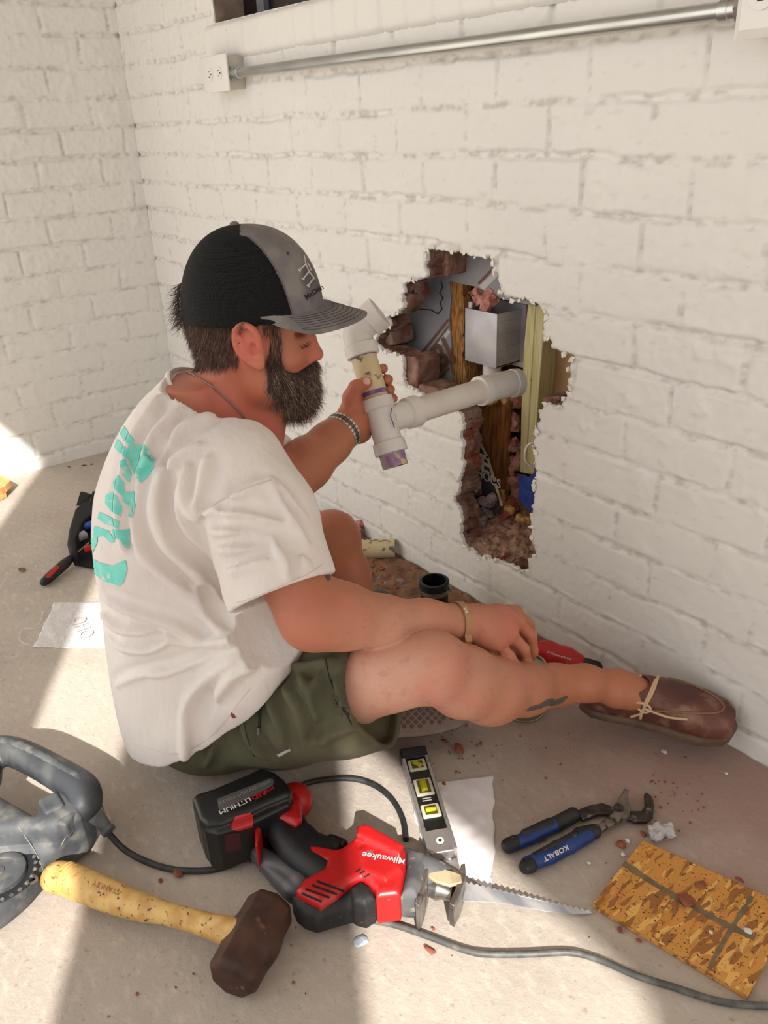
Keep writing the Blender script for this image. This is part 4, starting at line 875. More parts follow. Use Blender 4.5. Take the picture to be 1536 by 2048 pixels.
fc = loc[Qc].mean(1); fm = HC+fc[:, 0:1]*F_+np.abs(fc[:, 1:2])*R_+fc[:, 2:3]*UP; cq = (fm-CAM) @ RC.T; pu, pv = CX+FPX*cq[:, 0]/cq[:, 2], CY+FPX*cq[:, 1]/cq[:, 2]
front = pu > np.interp(pv, [470, 474, 498, 532, 570, 612, 645, 680], [480, 497, 523, 547, 566, 580, 589, 594])
def submesh(V, Q, mk):
    q = Q[mk]; u_ = np.unique(q); m_ = -np.ones(len(V), int); m_[u_] = np.arange(len(u_)); return V[u_], m_[q]
setp(mesh_obj('front_panel', *submesh(Vc, Qc, front), capm, None, True), cap)
setp(mesh_obj('mesh_back', *submesh(Vc, Qc, ~front), capb, None, True), cap)
lathe('button', [(0, .0001), (0, .007), (.003, .0065), (.0048, .003), (.005, .0001)], H(-.006, 0, .1275), (0, 0, 1), capm, cap, ns=16)
# visor: curved plate
VV = []; nu, nv_ = 41, 21
for i in range(nu):
    s = math.sin((-1+2*i/(nu-1))*PI/2)
    for j in range(nv_):
        t = j/(nv_-1); r = s*.0868; root = .1125*(max(1-abs(s*.0868/.0892)**2.35, 0))**(1/2.35)-.003
        ext_ = .068*(max(1-abs(s)**2.2, 0))**.60+.004*(1-abs(s)); f = root+ext_*t; sag = -.030*abs(s)**2.0*(.35+.65*t)*min(ext_/.035, 1)
        VV.append(H(f, r*(1-.04*t), .008-.26*ext_*t+sag*t+.0015))
VV = np.array(VV); vid = np.arange(nu*nv_).reshape(nu, nv_); qv = np.stack([vid[:-1, :-1], vid[1:, :-1], vid[1:, 1:], vid[:-1, 1:]], -1).reshape(-1, 4)
nV = len(VV); rimv = list(vid[:, 0])+list(vid[-1, 1:])+list(vid[::-1, -1][1:])+list(vid[0, ::-1][1:-1]); rq = np.array([[rimv[i], rimv[(i+1) % len(rimv)], rimv[(i+1) % len(rimv)]+nV, rimv[i]+nV] for i in range(len(rimv))])
vs_ = mesh_obj('visor', np.concatenate([VV+UP*.0016, VV-UP*.0016]), np.concatenate([qv, qv[:, ::-1]+nV, rq[:, ::-1]]), capm, None, True, sharp=50); setp(vs_, cap)
st_m = mat('cap_stitch', (0.22, 0.20, 0.20), rough=.9); ST = []
for j in range(6, 20, 2):
    ST.append(tube_data([VV[vid[i, j]]+np.array([0, 0, .0019]) for i in range(6, nu-6)], .00042, 5))
merged('stitching', ST, st_m, vs_); bpy.context.view_layer.update()
# seam piping between front and back, eyelet, printed mark and words
bvc = BVHTree.FromPolygons([tuple(v) for v in Vc], [tuple(q) for q in Qc])
def capline(pts, w_, m, nm, lift=.0006):
    P3 = []
    for u, v in spline(pts, 6):
        h_ = hit(bvc, u, v, lift)
        if h_: P3.append(np.array(h_[0]))
    return tube(nm, P3, w_, m, cap, ns=6)
capline([(497, 474), (523, 498), (547, 532), (566, 570), (580, 612), (589, 645)], .0011, mat('cap_piping', (0.36, 0.34, 0.35), rough=.8), 'seam_piping')
whs = mat('cap_white_thread', (0.78, 0.76, 0.75), rough=.8)
for ln_ in ([(608, 511), (610, 524), (613, 534), (618, 544), (624, 552), (629, 558)], [(610, 529), (604, 535), (598, 541)], [(596, 539), (600, 543)], [(617, 544), (611, 551), (606, 558)], [(603, 556), (608, 560)], [(626, 557), (621, 564), (616, 571)], [(613, 570), (618, 574)], [(614, 526), (618, 533), (622, 542)]):
    try: capline(ln_, .0011, whs, 'printed_mark')
    except Exception: pass
capline([(574, 505), (577, 509)], .0020, st_m, 'eyelet')
h0 = hit(bvc, 627, 585, .0008)
if h0: tx_ = text('printed_words', 'McDon', h0[0], RC[0]*.84-RC[1]*.54, -RC[1]*.84-RC[0]*.54, .0105, mat('cap_print_black', (0.05, 0.05, 0.06), rough=.7), cap, depth=.0006, bold=.02)
if h0:
    oo_ = Vector(tuple(HC)); 
    for v in tx_.data.vertices:
        dr_ = (Vector(CAM)-(v.co)).normalized(); r_ = bvc.ray_cast(v.co+dr_*.05, -dr_)
        if r_[0] is not None: v.co = r_[0]+r_[1]*.0008
# ------------------------------------------------------------------ shirt
shm = bpy.data.materials.new('shirt_cotton'); shm.use_nodes = True
def build_shirt(m):
    N = m.node_tree.nodes; L = m.node_tree.links; b = N['Principled BSDF']; b.inputs['Roughness'].default_value = 0.9; b.inputs['Specular IOR Level'].default_value = .2; b.inputs['Sheen Weight'].default_value = .25
    tc = N.new('ShaderNodeTexCoord')
    def nz(s, d=6, st=None):
        n = N.new('ShaderNodeTexNoise'); n.inputs['Scale'].default_value = s; n.inputs['Detail'].default_value = d
        if st: mp = N.new('ShaderNodeMapping'); mp.inputs['Scale'].default_value = st; L.new(tc.outputs['Object'], mp.inputs[0]); L.new(mp.outputs[0], n.inputs['Vector'])
        else: L.new(tc.outputs['Object'], n.inputs['Vector'])
        return n.outputs['Fac']
    r = N.new('ShaderNodeValToRGB'); r.color_ramp.elements[0].position = .35; r.color_ramp.elements[1].position = .62
    r.color_ramp.elements[0].color = (*lin((0.83, 0.79, 0.77)), 1); r.color_ramp.elements[1].color = (*lin((0.88, 0.85, 0.82)), 1); L.new(nz(5), r.inputs[0])
    L.new(r.outputs[0], b.inputs['Base Color'])
    a = N.new('ShaderNodeMath'); a.operation = 'MULTIPLY_ADD'; L.new(nz(9, 4, (1.6, 1.6, .55)), a.inputs[0]); a.inputs[1].default_value = 6.0; 
    k = N.new('ShaderNodeMath'); k.operation = 'MULTIPLY'; L.new(nz(420, 2), k.inputs[0]); k.inputs[1].default_value = .12; L.new(k.outputs[0], a.inputs[2])
    bp = N.new('ShaderNodeBump'); bp.inputs['Strength'].default_value = .55; bp.inputs['Distance'].default_value = .0035; L.new(a.outputs[0], bp.inputs['Height']); L.new(bp.outputs[0], b.inputs['Normal'])
build_shirt(shm)
lo_, hi_ = np.array([1.33, -1.0, .0]), np.array([2.02, -.44, .76])
zs, cf, cr, a, b_ = smooth_prof([.0, .06, .12, .20, .30, .40, .50, .56, .61, .65, .68, .705, .73], [0, -.004, -.004, -.002, .002, -.002, -.002, .004, .012, .018, .024, .040, .05], [.0]*13, [.160, .166, .170, .172, .168, .154, .142, .130, .110, .086, .066, .042, .03], [.20, .205, .205, .200, .195, .195, .195, .19, .170, .135, .100, .070, .04])
def shirt_base(V, o):
    V.put(ring_shape(zs, cf, cr, a+o, b_+o, 2.2), lo_, hi_)
    V.chain([B(.05, .09, .615), shR+np.array([0, 0, -.0])], [.050+o, .079+o], k=.05)
    V.chain([shR, Dp(520, 1040, 1.18), Dp(560, 1165, 1.165), Dp(578, 1235, 1.16)], [.077+o, .080+o, .073+o, .074+o], k=.03)
    V.chain([B(.05, -.08, .61), shL], [.050+o, .072+o], k=.05); V.chain([shL, (shL+elL)/2, (shL*.2+elL*.8)], [.075+o, .069+o, .066+o], k=.03)
    V.ell(B(.10, .03, .30), (.105+o, .15+o, .13+o), FR, k=.05)
    V.ell(B(.105, .10, .30), (.085+o, .10+o, .10+o), FR, k=.05)
    V.chain([B(.02, .165, .17), B(.10, .165, .25), B(.13, .15, .33)], [.045+o, .05+o, .05+o], k=.05)
sv = Vol(lo_, hi_, .0035); shirt_base(sv, 0.0)
V0, Q0 = sv.mesh(); bv0 = BVHTree.FromPolygons([tuple(v) for v in V0], [tuple(q) for q in Q0])
c1 = lambda x, y: (160+x/2.954, 720+y/2.954); c2_ = lambda x, y: (180+x/2.56, 1180+y/2.56)
folds = [([c1(*p) for p in q], w_) for q, w_ in (
  ([(780, 330), (600, 420), (450, 560), (392, 760), (400, 950), (470, 1150), (620, 1330), (760, 1460)], 1.0), ([(560, 620), (575, 800), (640, 980), (720, 1150)], 1.0), ([(700, 520), (590, 610), (560, 720)], .7),
  ([(340, 660), (325, 860), (380, 1100), (500, 1240), (640, 1370)], .9), ([(490, 650), (462, 880), (530, 1080), (690, 1250), (820, 1420)], .8), ([(640, 640), (640, 800), (690, 930)], .6), ([(770, 590), (745, 700), (700, 900)], .5),
  ([(290, 560), (260, 760), (250, 950), (270, 1100)], .6), ([(480, 230), (430, 320), (350, 440), (290, 560)], .6), ([(600, 300), (480, 420), (400, 560)], .5),
  ([(730, 900), (900, 800), (1010, 740), (1120, 708)], .45),
  ([(840, 900), (1000, 900), (1230, 960)], .35), ([(790, 1000), (960, 1010), (1240, 1080)], .4), ([(820, 1110), (1000, 1100), (1330, 1180)], .35), ([(1130, 715), (1240, 900), (1330, 1060)], .4), ([(1180, 720), (1320, 900)], .3), ([(880, 1240), (1080, 1180), (1300, 1150)], .3), ([(1170, 1100), (1230, 1200), (1240, 1270)], .35))]
folds += [([c2_(*p) for p in q], w_) for q, w_ in (
  ([(60, 120), (160, 190), (330, 210), (520, 250), (700, 240), (850, 215), (900, 260), (880, 310), (800, 390)], .9), ([(90, 40), (250, 110), (440, 170), (560, 240)], .7), ([(60, 200), (150, 270), (290, 290), (380, 260)], .5), ([(540, 0), (600, 110), (670, 190)], .6),
  ([(760, 350), (660, 420), (560, 520), (510, 620), (500, 740), (490, 860)], 1.0), ([(830, 400), (740, 460), (660, 550)], .8), ([(330, 430), (440, 390), (600, 330)], .4), ([(120, 480), (220, 430), (360, 400)], .3))]
for pl, w_ in folds:
    P3 = []
    for u, v in spline(pl, 4):
        r_ = bv0.ray_cast(Vector(CAM), Vector(ray(u, v)).normalized())
        if r_[0] is not None: P3.append((np.array(r_[0]), np.array(r_[1])))
    if len(P3) < 3: continue
    n_ = len(P3)
    for k_ in range(n_-1):
        tp = lambda i: math.sin(PI*(i+.7)/(n_+.4))**.6
        r0, r1 = .0095*w_*tp(k_), .0095*w_*tp(k_+1)
        sd = np.cross(P3[k_][1], P3[k_+1][0]-P3[k_][0]); sd /= np.linalg.norm(sd)+1e-9
        sv.cone(P3[k_][0]+P3[k_][1]*(.0055*w_*tp(k_)-r0*.35), P3[k_+1][0]+P3[k_+1][1]*(.0055*w_*tp(k_+1)-r1*.35), r0, r1, k=.016)
        sv.cone(P3[k_][0]+sd*.017*w_+P3[k_][1]*r0*1.25, P3[k_+1][0]+sd*.017*w_+P3[k_+1][1]*r1*1.25, r0*1.3, r1*1.3, k=.014, op='s')
sl, X, Y, Z = sv.grid(lo_, hi_); sv.D[sl] += (0.0016*fbm(X*16, Y*16, Z*9, 31, 3)).astype(np.float32)
def hem(X, Y, Z):
    x, y = X-O_[0], Y-O_[1]; f = x*F_[0]+y*F_[1]; r = x*R_[0]+y*R_[1]
    h_ = np.interp(f, [-.22, -.12, -.05, .02, .08, .15, .22], [.078, .086, .104, .152, .200, .265, .315])+.003*np.sin(r*40)
    return h_-Z
sv.put(hem, lo_, hi_, op='i')
# neck opening
cc = H(-.052, 0, -.150); nrm = F_*.62+UP*.785; nrm /= np.linalg.norm(nrm)
def neck_cut(X, Y, Z):
    pl = (X-cc[0])*nrm[0]+(Y-cc[1])*nrm[1]+(Z-cc[2])*nrm[2]; ds = np.sqrt((X-cc[0]-nrm[0]*.05)**2+(Y-cc[1]-nrm[1]*.05)**2+(Z-cc[2]-nrm[2]*.05)**2)-.140
    return -np.maximum(-pl, ds)
sv.put(neck_cut, lo_, hi_, op='i')
sv.cone(cc+nrm*.02, cc-nrm*.015, .068, .062, k=.002, op='s')
# sleeve opening planes
ha = Dp(560, 1187, 1.16); hd = Dp(578, 1235, 1.16)-Dp(520, 1040, 1.18); hd = hd/np.linalg.norm(hd)
up_ = (Dp(470, 1222, 1.16)-Dp(650, 1148, 1.16)); up_ /= np.linalg.norm(up_); hn = hd-up_*(hd@up_); hn /= np.linalg.norm(hn)
def sleeve_cut(c_, n_, rad):
    def fn(X, Y, Z):
        pl = (X-c_[0])*n_[0]+(Y-c_[1])*n_[1]+(Z-c_[2])*n_[2]; ds = np.sqrt((X-c_[0])**2+(Y-c_[1])**2+(Z-c_[2])**2)-rad
        return -np.maximum(-pl, ds)     # remove where beyond plane and near
    return fn
sv.cone(ha-hn*.020, ha+hn*.020, .0768, .0768, k=.002)
sv.put(lambda X, Y, Z: -np.maximum(-((X-ha[0])*hn[0]+(Y-ha[1])*hn[1]+(Z-ha[2])*hn[2]), np.sqrt((X-ha[0]-hn[0]*.05)**2+(Y-ha[1]-hn[1]*.05)**2+(Z-ha[2]-hn[2]*.05)**2)-.115), lo_, hi_, op='i')
sv.cone(ha+hn*.02, ha-hn*.035, .069, .066, k=.002, op='s')
hl_ = shL*.28+elL*.72; hln = (elL-shL)/np.linalg.norm(elL-shL)
sv.put(lambda X, Y, Z: -np.maximum(-((X-hl_[0])*hln[0]+(Y-hl_[1])*hln[1]+(Z-hl_[2])*hln[2]), np.sqrt((X-hl_[0]-hln[0]*.05)**2+(Y-hl_[1]-hln[1]*.05)**2+(Z-hl_[2]-hln[2]*.05)**2)-.10), lo_, hi_, op='i')
Vs_, Qs_ = sv.mesh()
shirt = setp(mesh_obj('shirt', Vs_, Qs_, shm, None, True), body); shirt['label'] = 'white cotton t-shirt with worn teal lettering on the back'
bvs = BVHTree.FromPolygons([tuple(v) for v in Vs_], [tuple(q) for q in Qs_])
# collar rib
e1 = R_; e2 = np.cross(nrm, e1); col = []
for k_ in range(48):
    t = 2*PI*k_/48; d_ = e1*math.cos(t)+e2*math.sin(t); lo2, hi2 = .04, .16
    r_ = bv0.ray_cast(Vector(cc-nrm*.004+d_*.20), Vector(-d_)); L_ = .2-(r_[3] if r_[0] is not None else .12); col.append(cc-nrm*.003+d_*min(max(L_, .05), .105))
col = np.array(col); kern = np.array([.25, .5, .25]); col = sum(np.roll(col, s_, 0)*w_ for s_, w_ in zip((-1, 0, 1), kern))
tube('collar', col, .0075, shm, shirt, ns=10, closed=True, flat=.55)
# seam of sleeve hem and bottom hem lines
def surf_line(pts, w_, m, nm, parent, lift=0.0004, bv=None):
    P3 = []
    for u, v in spline(pts, 5):
        h_ = hit(bv or bvs, u, v, lift)
        if h_ and (not P3 or np.linalg.norm(np.array(h_[0])-P3[-1]) < .04): P3.append(np.array(h_[0]))
    
    if len(P3) < 3: return None
    P3 = np.array(P3)
    for _ in range(2): P3[1:-1] = .5*P3[1:-1]+.25*(P3[:-2]+P3[2:])
    return tube(nm, P3, w_, m, parent, ns=6)
seam_m = mat('shirt_seam', (0.80, 0.76, 0.73), rough=.9)
surf_line([(543, 960), (505, 972), (462, 990), (425, 1012), (398, 1042)], .0009, seam_m, 'shoulder_seam', shirt)
surf_line([(474, 1205), (520, 1190), (570, 1168), (612, 1150), (643, 1130)], .0007, seam_m, 'sleeve_hem_seam', shirt)
surf_line([(264, 1484), (320, 1502), (352, 1508), (385, 1498), (430, 1465), (470, 1415), (500, 1378)], .0007, seam_m, 'hem_seam', shirt)
teal = mat('teal_print', (0.42, 0.80, 0.74), rough=.85, col2=(0.52, 0.83, 0.77), scale=60, col3=(0.80, 0.80, 0.77), scale3=55, ramp3=(.60, .66))
q4 = lambda L: [(x/3.84, 820+y/3.84) for x, y in L]
polys = [[(np.mean([a_[0] for a_ in w__])+(q_[0]-np.mean([a_[0] for a_ in w__]))*1.18, np.mean([a_[1] for a_ in w__])+(q_[1]-np.mean([a_[1] for a_ in w__]))*1.18) for q_ in w__] for w__ in [q4(P_) for P_ in ([(1000, 290), (1060, 280), (1110, 290), (1150, 340), (1172, 390), (1160, 440), (1120, 500), (1080, 535), (1050, 500), (1020, 440), (1010, 380)], [(930, 100), (1020, 230), (1000, 260), (960, 240), (925, 180)], [(905, 230), (990, 330), (975, 370), (885, 290)],
   [(920, 400), (960, 385), (1000, 480), (985, 540), (930, 480)], [(870, 560), (900, 510), (945, 560), (940, 650), (880, 600)], [(945, 640), (1025, 640), (1030, 740), (1010, 810), (985, 800), (985, 730), (945, 700)], [(820, 660), (870, 640), (925, 740), (915, 800), (860, 770), (820, 720)],
   [(770, 790), (820, 810), (900, 850), (895, 900), (800, 860), (760, 830)], [(735, 900), (830, 930), (870, 1000), (840, 1010), (790, 960), (725, 980)], [(870, 920), (930, 930), (985, 920), (985, 1050), (950, 1040), (920, 990), (880, 985)],
   [(690, 1130), (780, 1180), (860, 1200), (945, 1160), (955, 1220), (930, 1310), (900, 1330), (850, 1310), (800, 1300), (740, 1250), (700, 1180)], [(695, 1000), (740, 960), (745, 1010), (700, 1110), (684, 1060)], [(980, 300), (1010, 270), (1030, 340), (1000, 420)])]]
decal('printed_letters', polys, bvs, teal, shirt, lift=.0008, step=1.3)
stain = mat('shirt_stain', (0.52, 0.22, 0.24), rough=.9)
decal('red_stain', [[(462, 1424), (468, 1428), (472, 1434), (466, 1436), (461, 1430)]], bvs, stain, shirt, lift=.0008, step=1.2)
# ------------------------------------------------------------------ shorts
olive = mat('olive_cloth', (0.34, 0.33, 0.24), rough=.85, col2=(0.29, 0.28, 0.20), scale=16, bump=.6, bscale=26, bdist=.006, stretch=(1, 1, .6))
lo2, hi2 = np.array([1.30, -1.0, 0.0]), np.array([2.06, -.40, .40])
tv = Vol(lo2, hi2, .0035)
zs2, cf2, cr2, a2, b2 = smooth_prof([.0, .05, .12, .2, .28, .34], [.0, .0, 0, 0, 0, 0], [0]*6, [.10, .135, .152, .152, .14, .12], [.105, .140, .162, .165, .155, .14])
tv.put(ring_shape(zs2, cf2, cr2, a2, b2, 2.3), lo2, hi2)
legc = [hipR+np.array([0, 0, -.01]), Dp(570, 1412, 1.375), Dp(660, 1395, 1.305), Dp(760, 1372, 1.255)]
def legs(V, o):
    V.chain(legc, [.094+o, .094+o, .085+o, .080+o], k=.04)
    V.chain([Dp(600, 1440, 1.36), Dp(700, 1447, 1.30), Dp(790, 1450, 1.25)], [.055+o, .040+o, .034+o], k=.03)
    V.chain([hipL, (hipL*.35+kneeL*.65)], [.115+o, .088+o], k=.04)
legs(tv, 0.0)
V0, Q0 = tv.mesh(); bv2 = BVHTree.FromPolygons([tuple(v) for v in V0], [tuple(q) for q in Q0])
for q, w_ in (([(985, 390), (990, 470), (1060, 560), (1100, 650), (1110, 740)], .9), ([(1080, 430), (1150, 530), (1220, 600), (1290, 650)], .8), ([(960, 440), (940, 560), (985, 680), (1010, 790)], .8), ([(1190, 440), (1160, 560), (1190, 680)], .6), ([(1280, 470), (1310, 560), (1370, 650)], .5), ([(830, 520), (800, 620), (830, 760), (900, 850)], .8), ([(700, 700), (650, 800), (600, 900)], .7), ([(1180, 780), (1240, 720), (1330, 680), (1400, 640)], .7), ([(1040, 380), (1140, 370), (1230, 350)], .5)):
    P3 = []
    for u, v in spline([c2_(*p) for p in q], 4):
        r_ = bv2.ray_cast(Vector(CAM), Vector(ray(u, v)).normalized())
        if r_[0] is not None: P3.append((np.array(r_[0]), np.array(r_[1])))
    n_ = len(P3)
    for k_ in range(n_-1):
        tp = lambda i: math.sin(PI*(i+.7)/(n_+.4))**.6
        sd = np.cross(P3[k_][1], P3[k_+1][0]-P3[k_][0]); sd /= np.linalg.norm(sd)+1e-9; r0 = .009*w_*tp(k_)
        tv.cone(P3[k_][0], P3[k_+1][0], r0, .009*w_*tp(k_+1), k=.016); tv.cone(P3[k_][0]+sd*.016*w_+P3[k_][1]*r0*1.2, P3[k_+1][0]+sd*.016*w_+P3[k_+1][1]*r0*1.2, r0*1.3, r0*1.3, k=.014, op='s')
op_c = Dp(712, 1398, 1.215); od = Dp(760, 1372, 1.255)-Dp(660, 1395, 1.305); od /= np.linalg.norm(od); oe = Dp(676, 1308, 1.285)-Dp(736, 1488, 1.285); oe /= np.linalg.norm(oe); on = od-oe*(od@oe); on /= np.linalg.norm(on)
cut = lambda X, Y, Z: (X-op_c[0])*on[0]+(Y-op_c[1])*on[1]+(Z-op_c[2])*on[2]
tv.put(cut, lo2, hi2, op='i')
iv = Vol(lo2, hi2, .0035); legs(iv, -.009)
iv.D = np.maximum(iv.D, -(np.asarray(cut(*iv.grid(lo2, hi2+.1)[1:]), np.float32)+.022))
tv.D = np.maximum(tv.D, -iv.D)
Vt, Qt = tv.mesh(); Vt[:, 2] = np.maximum(Vt[:, 2], .003)
shorts = setp(mesh_obj('shorts', Vt, Qt, olive, None, True), body); bvt = BVHTree.FromPolygons([tuple(v) for v in Vt], [tuple(q) for q in Qt])
zipm = mat('zip_dark', (0.10, 0.10, 0.09), rough=.5, metal=.3)
surf_line([c2_(882, 565), c2_(878, 610), c2_(872, 650), c2_(868, 700)], .0022, zipm, 'pocket_zip', shorts, bv=bvt)
surf_line([c2_(868, 700), c2_(864, 735)], .0030, mat('zip_pull', (0.40, 0.42, 0.38), rough=.4, metal=.6), 'zip_pull', shorts, .002, bvt)
surf_line([c2_(1205, 350), c2_(1225, 440), c2_(1262, 540), c2_(1310, 630), c2_(1340, 690)], .0008, zipm, 'hem_stitch', shorts, bv=bvt)
surf_line([c2_(820, 520), c2_(790, 640), c2_(800, 740), c2_(840, 850)], .0009, zipm, 'side_seam', shorts, bv=bvt)
decal('fabric_label', [[c2_(958, 838), c2_(1020, 806), c2_(1028, 818), c2_(966, 850)]], bvt, mat('label_white', (0.70, 0.68, 0.64), rough=.8), shorts, .0015)
# ------------------------------------------------------------------ tattoo, watch, band, necklace
tat = mat('tattoo_ink', (0.33, 0.32, 0.28), rough=.6)
c4_ = lambda x, y: (900+x/2.415, 1160+y/2.415)
for P_ in ([(385, 610), (430, 600), (470, 575), (500, 570), (505, 580), (470, 600), (440, 618), (400, 628), (365, 632)], [(440, 612), (520, 575), (560, 556), (568, 566), (540, 592), (500, 606), (470, 606)]): decal('tattoo', [[c4_(*p) for p in P_]], bvb, tat, bo, lift=.0006, step=1.0)
decal('thumbnail', [[(727, 757), (733, 755), (739, 758), (740, 764), (737, 769), (729, 768), (726, 763)]], bvb, mat('nail', (0.84, 0.66, 0.60), rough=.35), bo, lift=.0005, step=.8)
decal('tattoo', [[(650, 1130), (657, 1134), (662, 1146), (660, 1158), (655, 1162), (648, 1150)]], bvb, tat, bo, lift=.0006, step=1.0)
watch = thing('wrist_watch', 'silver link watch on the wrist that holds the pipe', 'watch', Dp(700, 850, 1.5))
wm = mat('watch_steel', (0.78, 0.77, 0.74), rough=.22, metal=1.0); wm2 = mat('watch_steel_dark', (0.45, 0.43, 0.40), rough=.3, metal=1.0)
wc = Dp(684, 864, 1.487); wa = (wrL-Dp(660, 886, 1.465)); wa /= np.linalg.norm(wa); wx, wy, _ = frame_from(wa); Rw = np.array([wx, wy, wa]); links, mids = [], []
for k_ in range(30):
    t = 2*PI*k_/30; d_ = wx*math.cos(t)+wy*math.sin(t); r_ = bvb.ray_cast(Vector(wc+d_*.07), Vector(-d_)); rad_ = .07-r_[3] if r_[0] is not None else .033; rad_ = min(max(rad_, .028), .042)+.0018
    tg = np.cross(wa, d_); c_ = wc+d_*rad_
    for off, hw_, L_ in ((-.0062, .0026, links), (0, .0030, mids), (.0062, .0026, links)):
        vv = []; 
        for sx in (-1, 1):
            for sy in (-1, 1):
                for sz in (-1, 1): vv.append(c_+wa*(off+sx*hw_)+tg*sy*(.0030)+d_*sz*.0012)
        L_.append((vv, [(0, 1, 3, 2), (4, 6, 7, 5), (0, 4, 5, 1), (2, 3, 7, 6), (0, 2, 6, 4), (1, 5, 7, 3)]))
b1_ = merged('outer_links', links, wm, watch, smooth=False); b1_['kind'] = 'stuff'; b2_ = merged('centre_links', mids, wm2, watch, smooth=False); b2_['kind'] = 'stuff'
add_bevel(b1_, .0005); add_bevel(b2_, .0005)
wb = thing('wristband', 'tan rubber wristband on the wrist resting over the knee', 'wristband', Dp(925, 1245, 1.3))
bc = Dp(918, 1245, 1.296); ba = wrR-Dp(850, 1240, 1.27); ba /= np.linalg.norm(ba); tilt = ba+RC[1]*(-.12); tilt /= np.linalg.norm(tilt); bx_, by_, _ = frame_from(tilt); ringp = []
for k_ in range(40):
    t = 2*PI*k_/40; d_ = bx_*math.cos(t)+by_*math.sin(t); r_ = bvb.ray_cast(Vector(bc+d_*.07), Vector(-d_)); rad_ = .07-r_[3] if r_[0] is not None else .030; ringp.append((d_, min(max(rad_, .02), .036)+.0014))
vb_, fb_ = [], []
for k_, (d_, rad_) in enumerate(ringp):
    for aa, bb in ((-.006, 0), (.006, 0), (.006, .0018), (-.006, .0018)): vb_.append(bc+d_*(rad_+bb)+tilt*aa)
    for j in range(4): fb_.append((k_*4+j, k_*4+(j+1) % 4, ((k_+1) % 40)*4+(j+1) % 4, ((k_+1) % 40)*4+j))
setp(mesh_obj('band', vb_, fb_, mat('rubber_tan', (0.66, 0.50, 0.35), rough=.6), None, True, sharp=40), wb)
bvw = BVHTree.FromPolygons([tuple(v) for v in vb_], fb_); h_ = hit(bvw, 930, 1222, .0005)
if h_: text('band_letters', 'VA', h_[0]+h_[1]*.0004, Vector(tuple(np.cross(tilt, np.array(h_[1])))), Vector(tuple(tilt)), .009, mat('band_white', (.9, .87, .8), rough=.6), wb, depth=.0006, bold=.02)
nk = [(372, 742), (395, 752), (425, 772), (455, 797), (480, 822), (500, 846), (512, 862), (520, 872)]
P3 = []
for u, v in spline(nk, 8):
    h_ = hit(bvb, u, v+3, .002)
    if h_: P3.append(np.array(h_[0]))
neckl = tube('necklace', P3, .0014, mat('necklace_silver', (0.62, 0.58, 0.54), rough=.3, metal=.9, bump=1.0, bscale=500, bdist=.003), None, ns=6) if len(P3) > 3 else None
if neckl: recenter(neckl, P3[0]); tag(neckl, 'thin chain around the neck of the bearded person', 'necklace')
# ------------------------------------------------------------------ shoes
leather = mat('brown_leather', (0.40, 0.23, 0.18), rough=.5, col2=(0.30, 0.16, 0.13), scale=9, col3=(0.56, 0.43, 0.35), scale3=24, ramp3=(.52, .74), bump=.4, bscale=160, bdist=.0015)
solem = mat('shoe_sole', (0.40, 0.31, 0.24), rough=.8, col2=(0.33, 0.25, 0.20), scale=30); lacem = mat('lace_tan', (0.78, 0.66, 0.53), rough=.8)
shoe = thing('shoe', 'brown leather moccasin shoe with tan laces touching the painted wall', 'shoe', U(1310, 1450))
sole_px = [(1160, 1412), (1182, 1432), (1215, 1452), (1252, 1472), (1290, 1487), (1335, 1498), (1385, 1502), (1430, 1497), (1460, 1478), (1477, 1450), (1474, 1425), (1458, 1405), (1425, 1385), (1380, 1365), (1335, 1350), (1285, 1338), (1230, 1330), (1185, 1335), (1162, 1362), (1152, 1390)]
half = lambda t: np.interp(t, [-.02, .0, .08, .2, .35, .5, .65, .8, .92, .98, 1.0], [0, .020, .035, .039, .040, .046, .053, .054, .043, .024, .0])
cline = lambda t: np.interp(t, [0, .3, .6, 1], [-.004, 0, .006, 0])
pl_ = [(t*sL, cline(t)-half(t)) for t in np.linspace(0, 1, 24)]+[(t*sL, cline(t)+half(t)) for t in np.linspace(1, 0, 24)[1:-1]]
sole = Vol((np.minimum(SO, SO+sd_)-.07), (np.maximum(SO, SO+sd_)+.09), .002)
sole.plate(pl_, SO, EX, EY, EZ, .0, .020, r=.006); setp(sole.obj('sole', solem), shoe)
up = Vol((np.minimum(SO, SO+sd_)-.07), (np.maximum(SO, SO+sd_)+.12), .0022)
def upper(off):
    def fn(X, Y, Z):
        dx_, dy_, dz_ = X-SO[0], Y-SO[1], Z-SO[2]; x, y, z = (dx_*e[0]+dy_*e[1]+dz_*e[2] for e in (EX, EY, EZ)); t = x/sL
        hw_ = np.interp(t, [0, .03, .1, .2, .35, .5, .65, .8, .92, .97, .995], [.008, .022, .031, .034, .034, .039, .046, .047, .038, .026, .008])+off
        top = np.interp(t, [0, .1, .25, .38, .50, .65, .80, .92, 1.0], [.060, .064, .070, .088, .084, .070, .060, .050, .034])+off
        yy = (y-np.interp(t, [0, .3, .6, 1], [-.004, 0, .006, 0]))/np.maximum(hw_, .002); zz = (z-.016)/(top-.016)
        q = (np.abs(yy)**2.5+np.clip(zz, 0, None)**2.6)**(1/2.4); return np.maximum((q-1)*.03, np.maximum(.014-z, np.maximum(-x+.002, x-sL+.006)))
    return fn
lo3, hi3 = up.lo, up.lo+up.n*up.h
up.put(upper(0), lo3, hi3); up.put(upper(-.0035), lo3, hi3, op='s')
up.ell(SO+EX*.055+EZ*.085, (.062, .027, .055), SFR, k=.004, op='s')
setp(up.obj('upper', leather), shoe)
bvsh = BVHTree.FromPolygons([tuple(v) for v in up.mesh()[0]], [tuple(q) for q in up.mesh()[1]])
sm_ = mat('leather_seam', (0.24, 0.13, 0.10), rough=.7)
sp3 = []
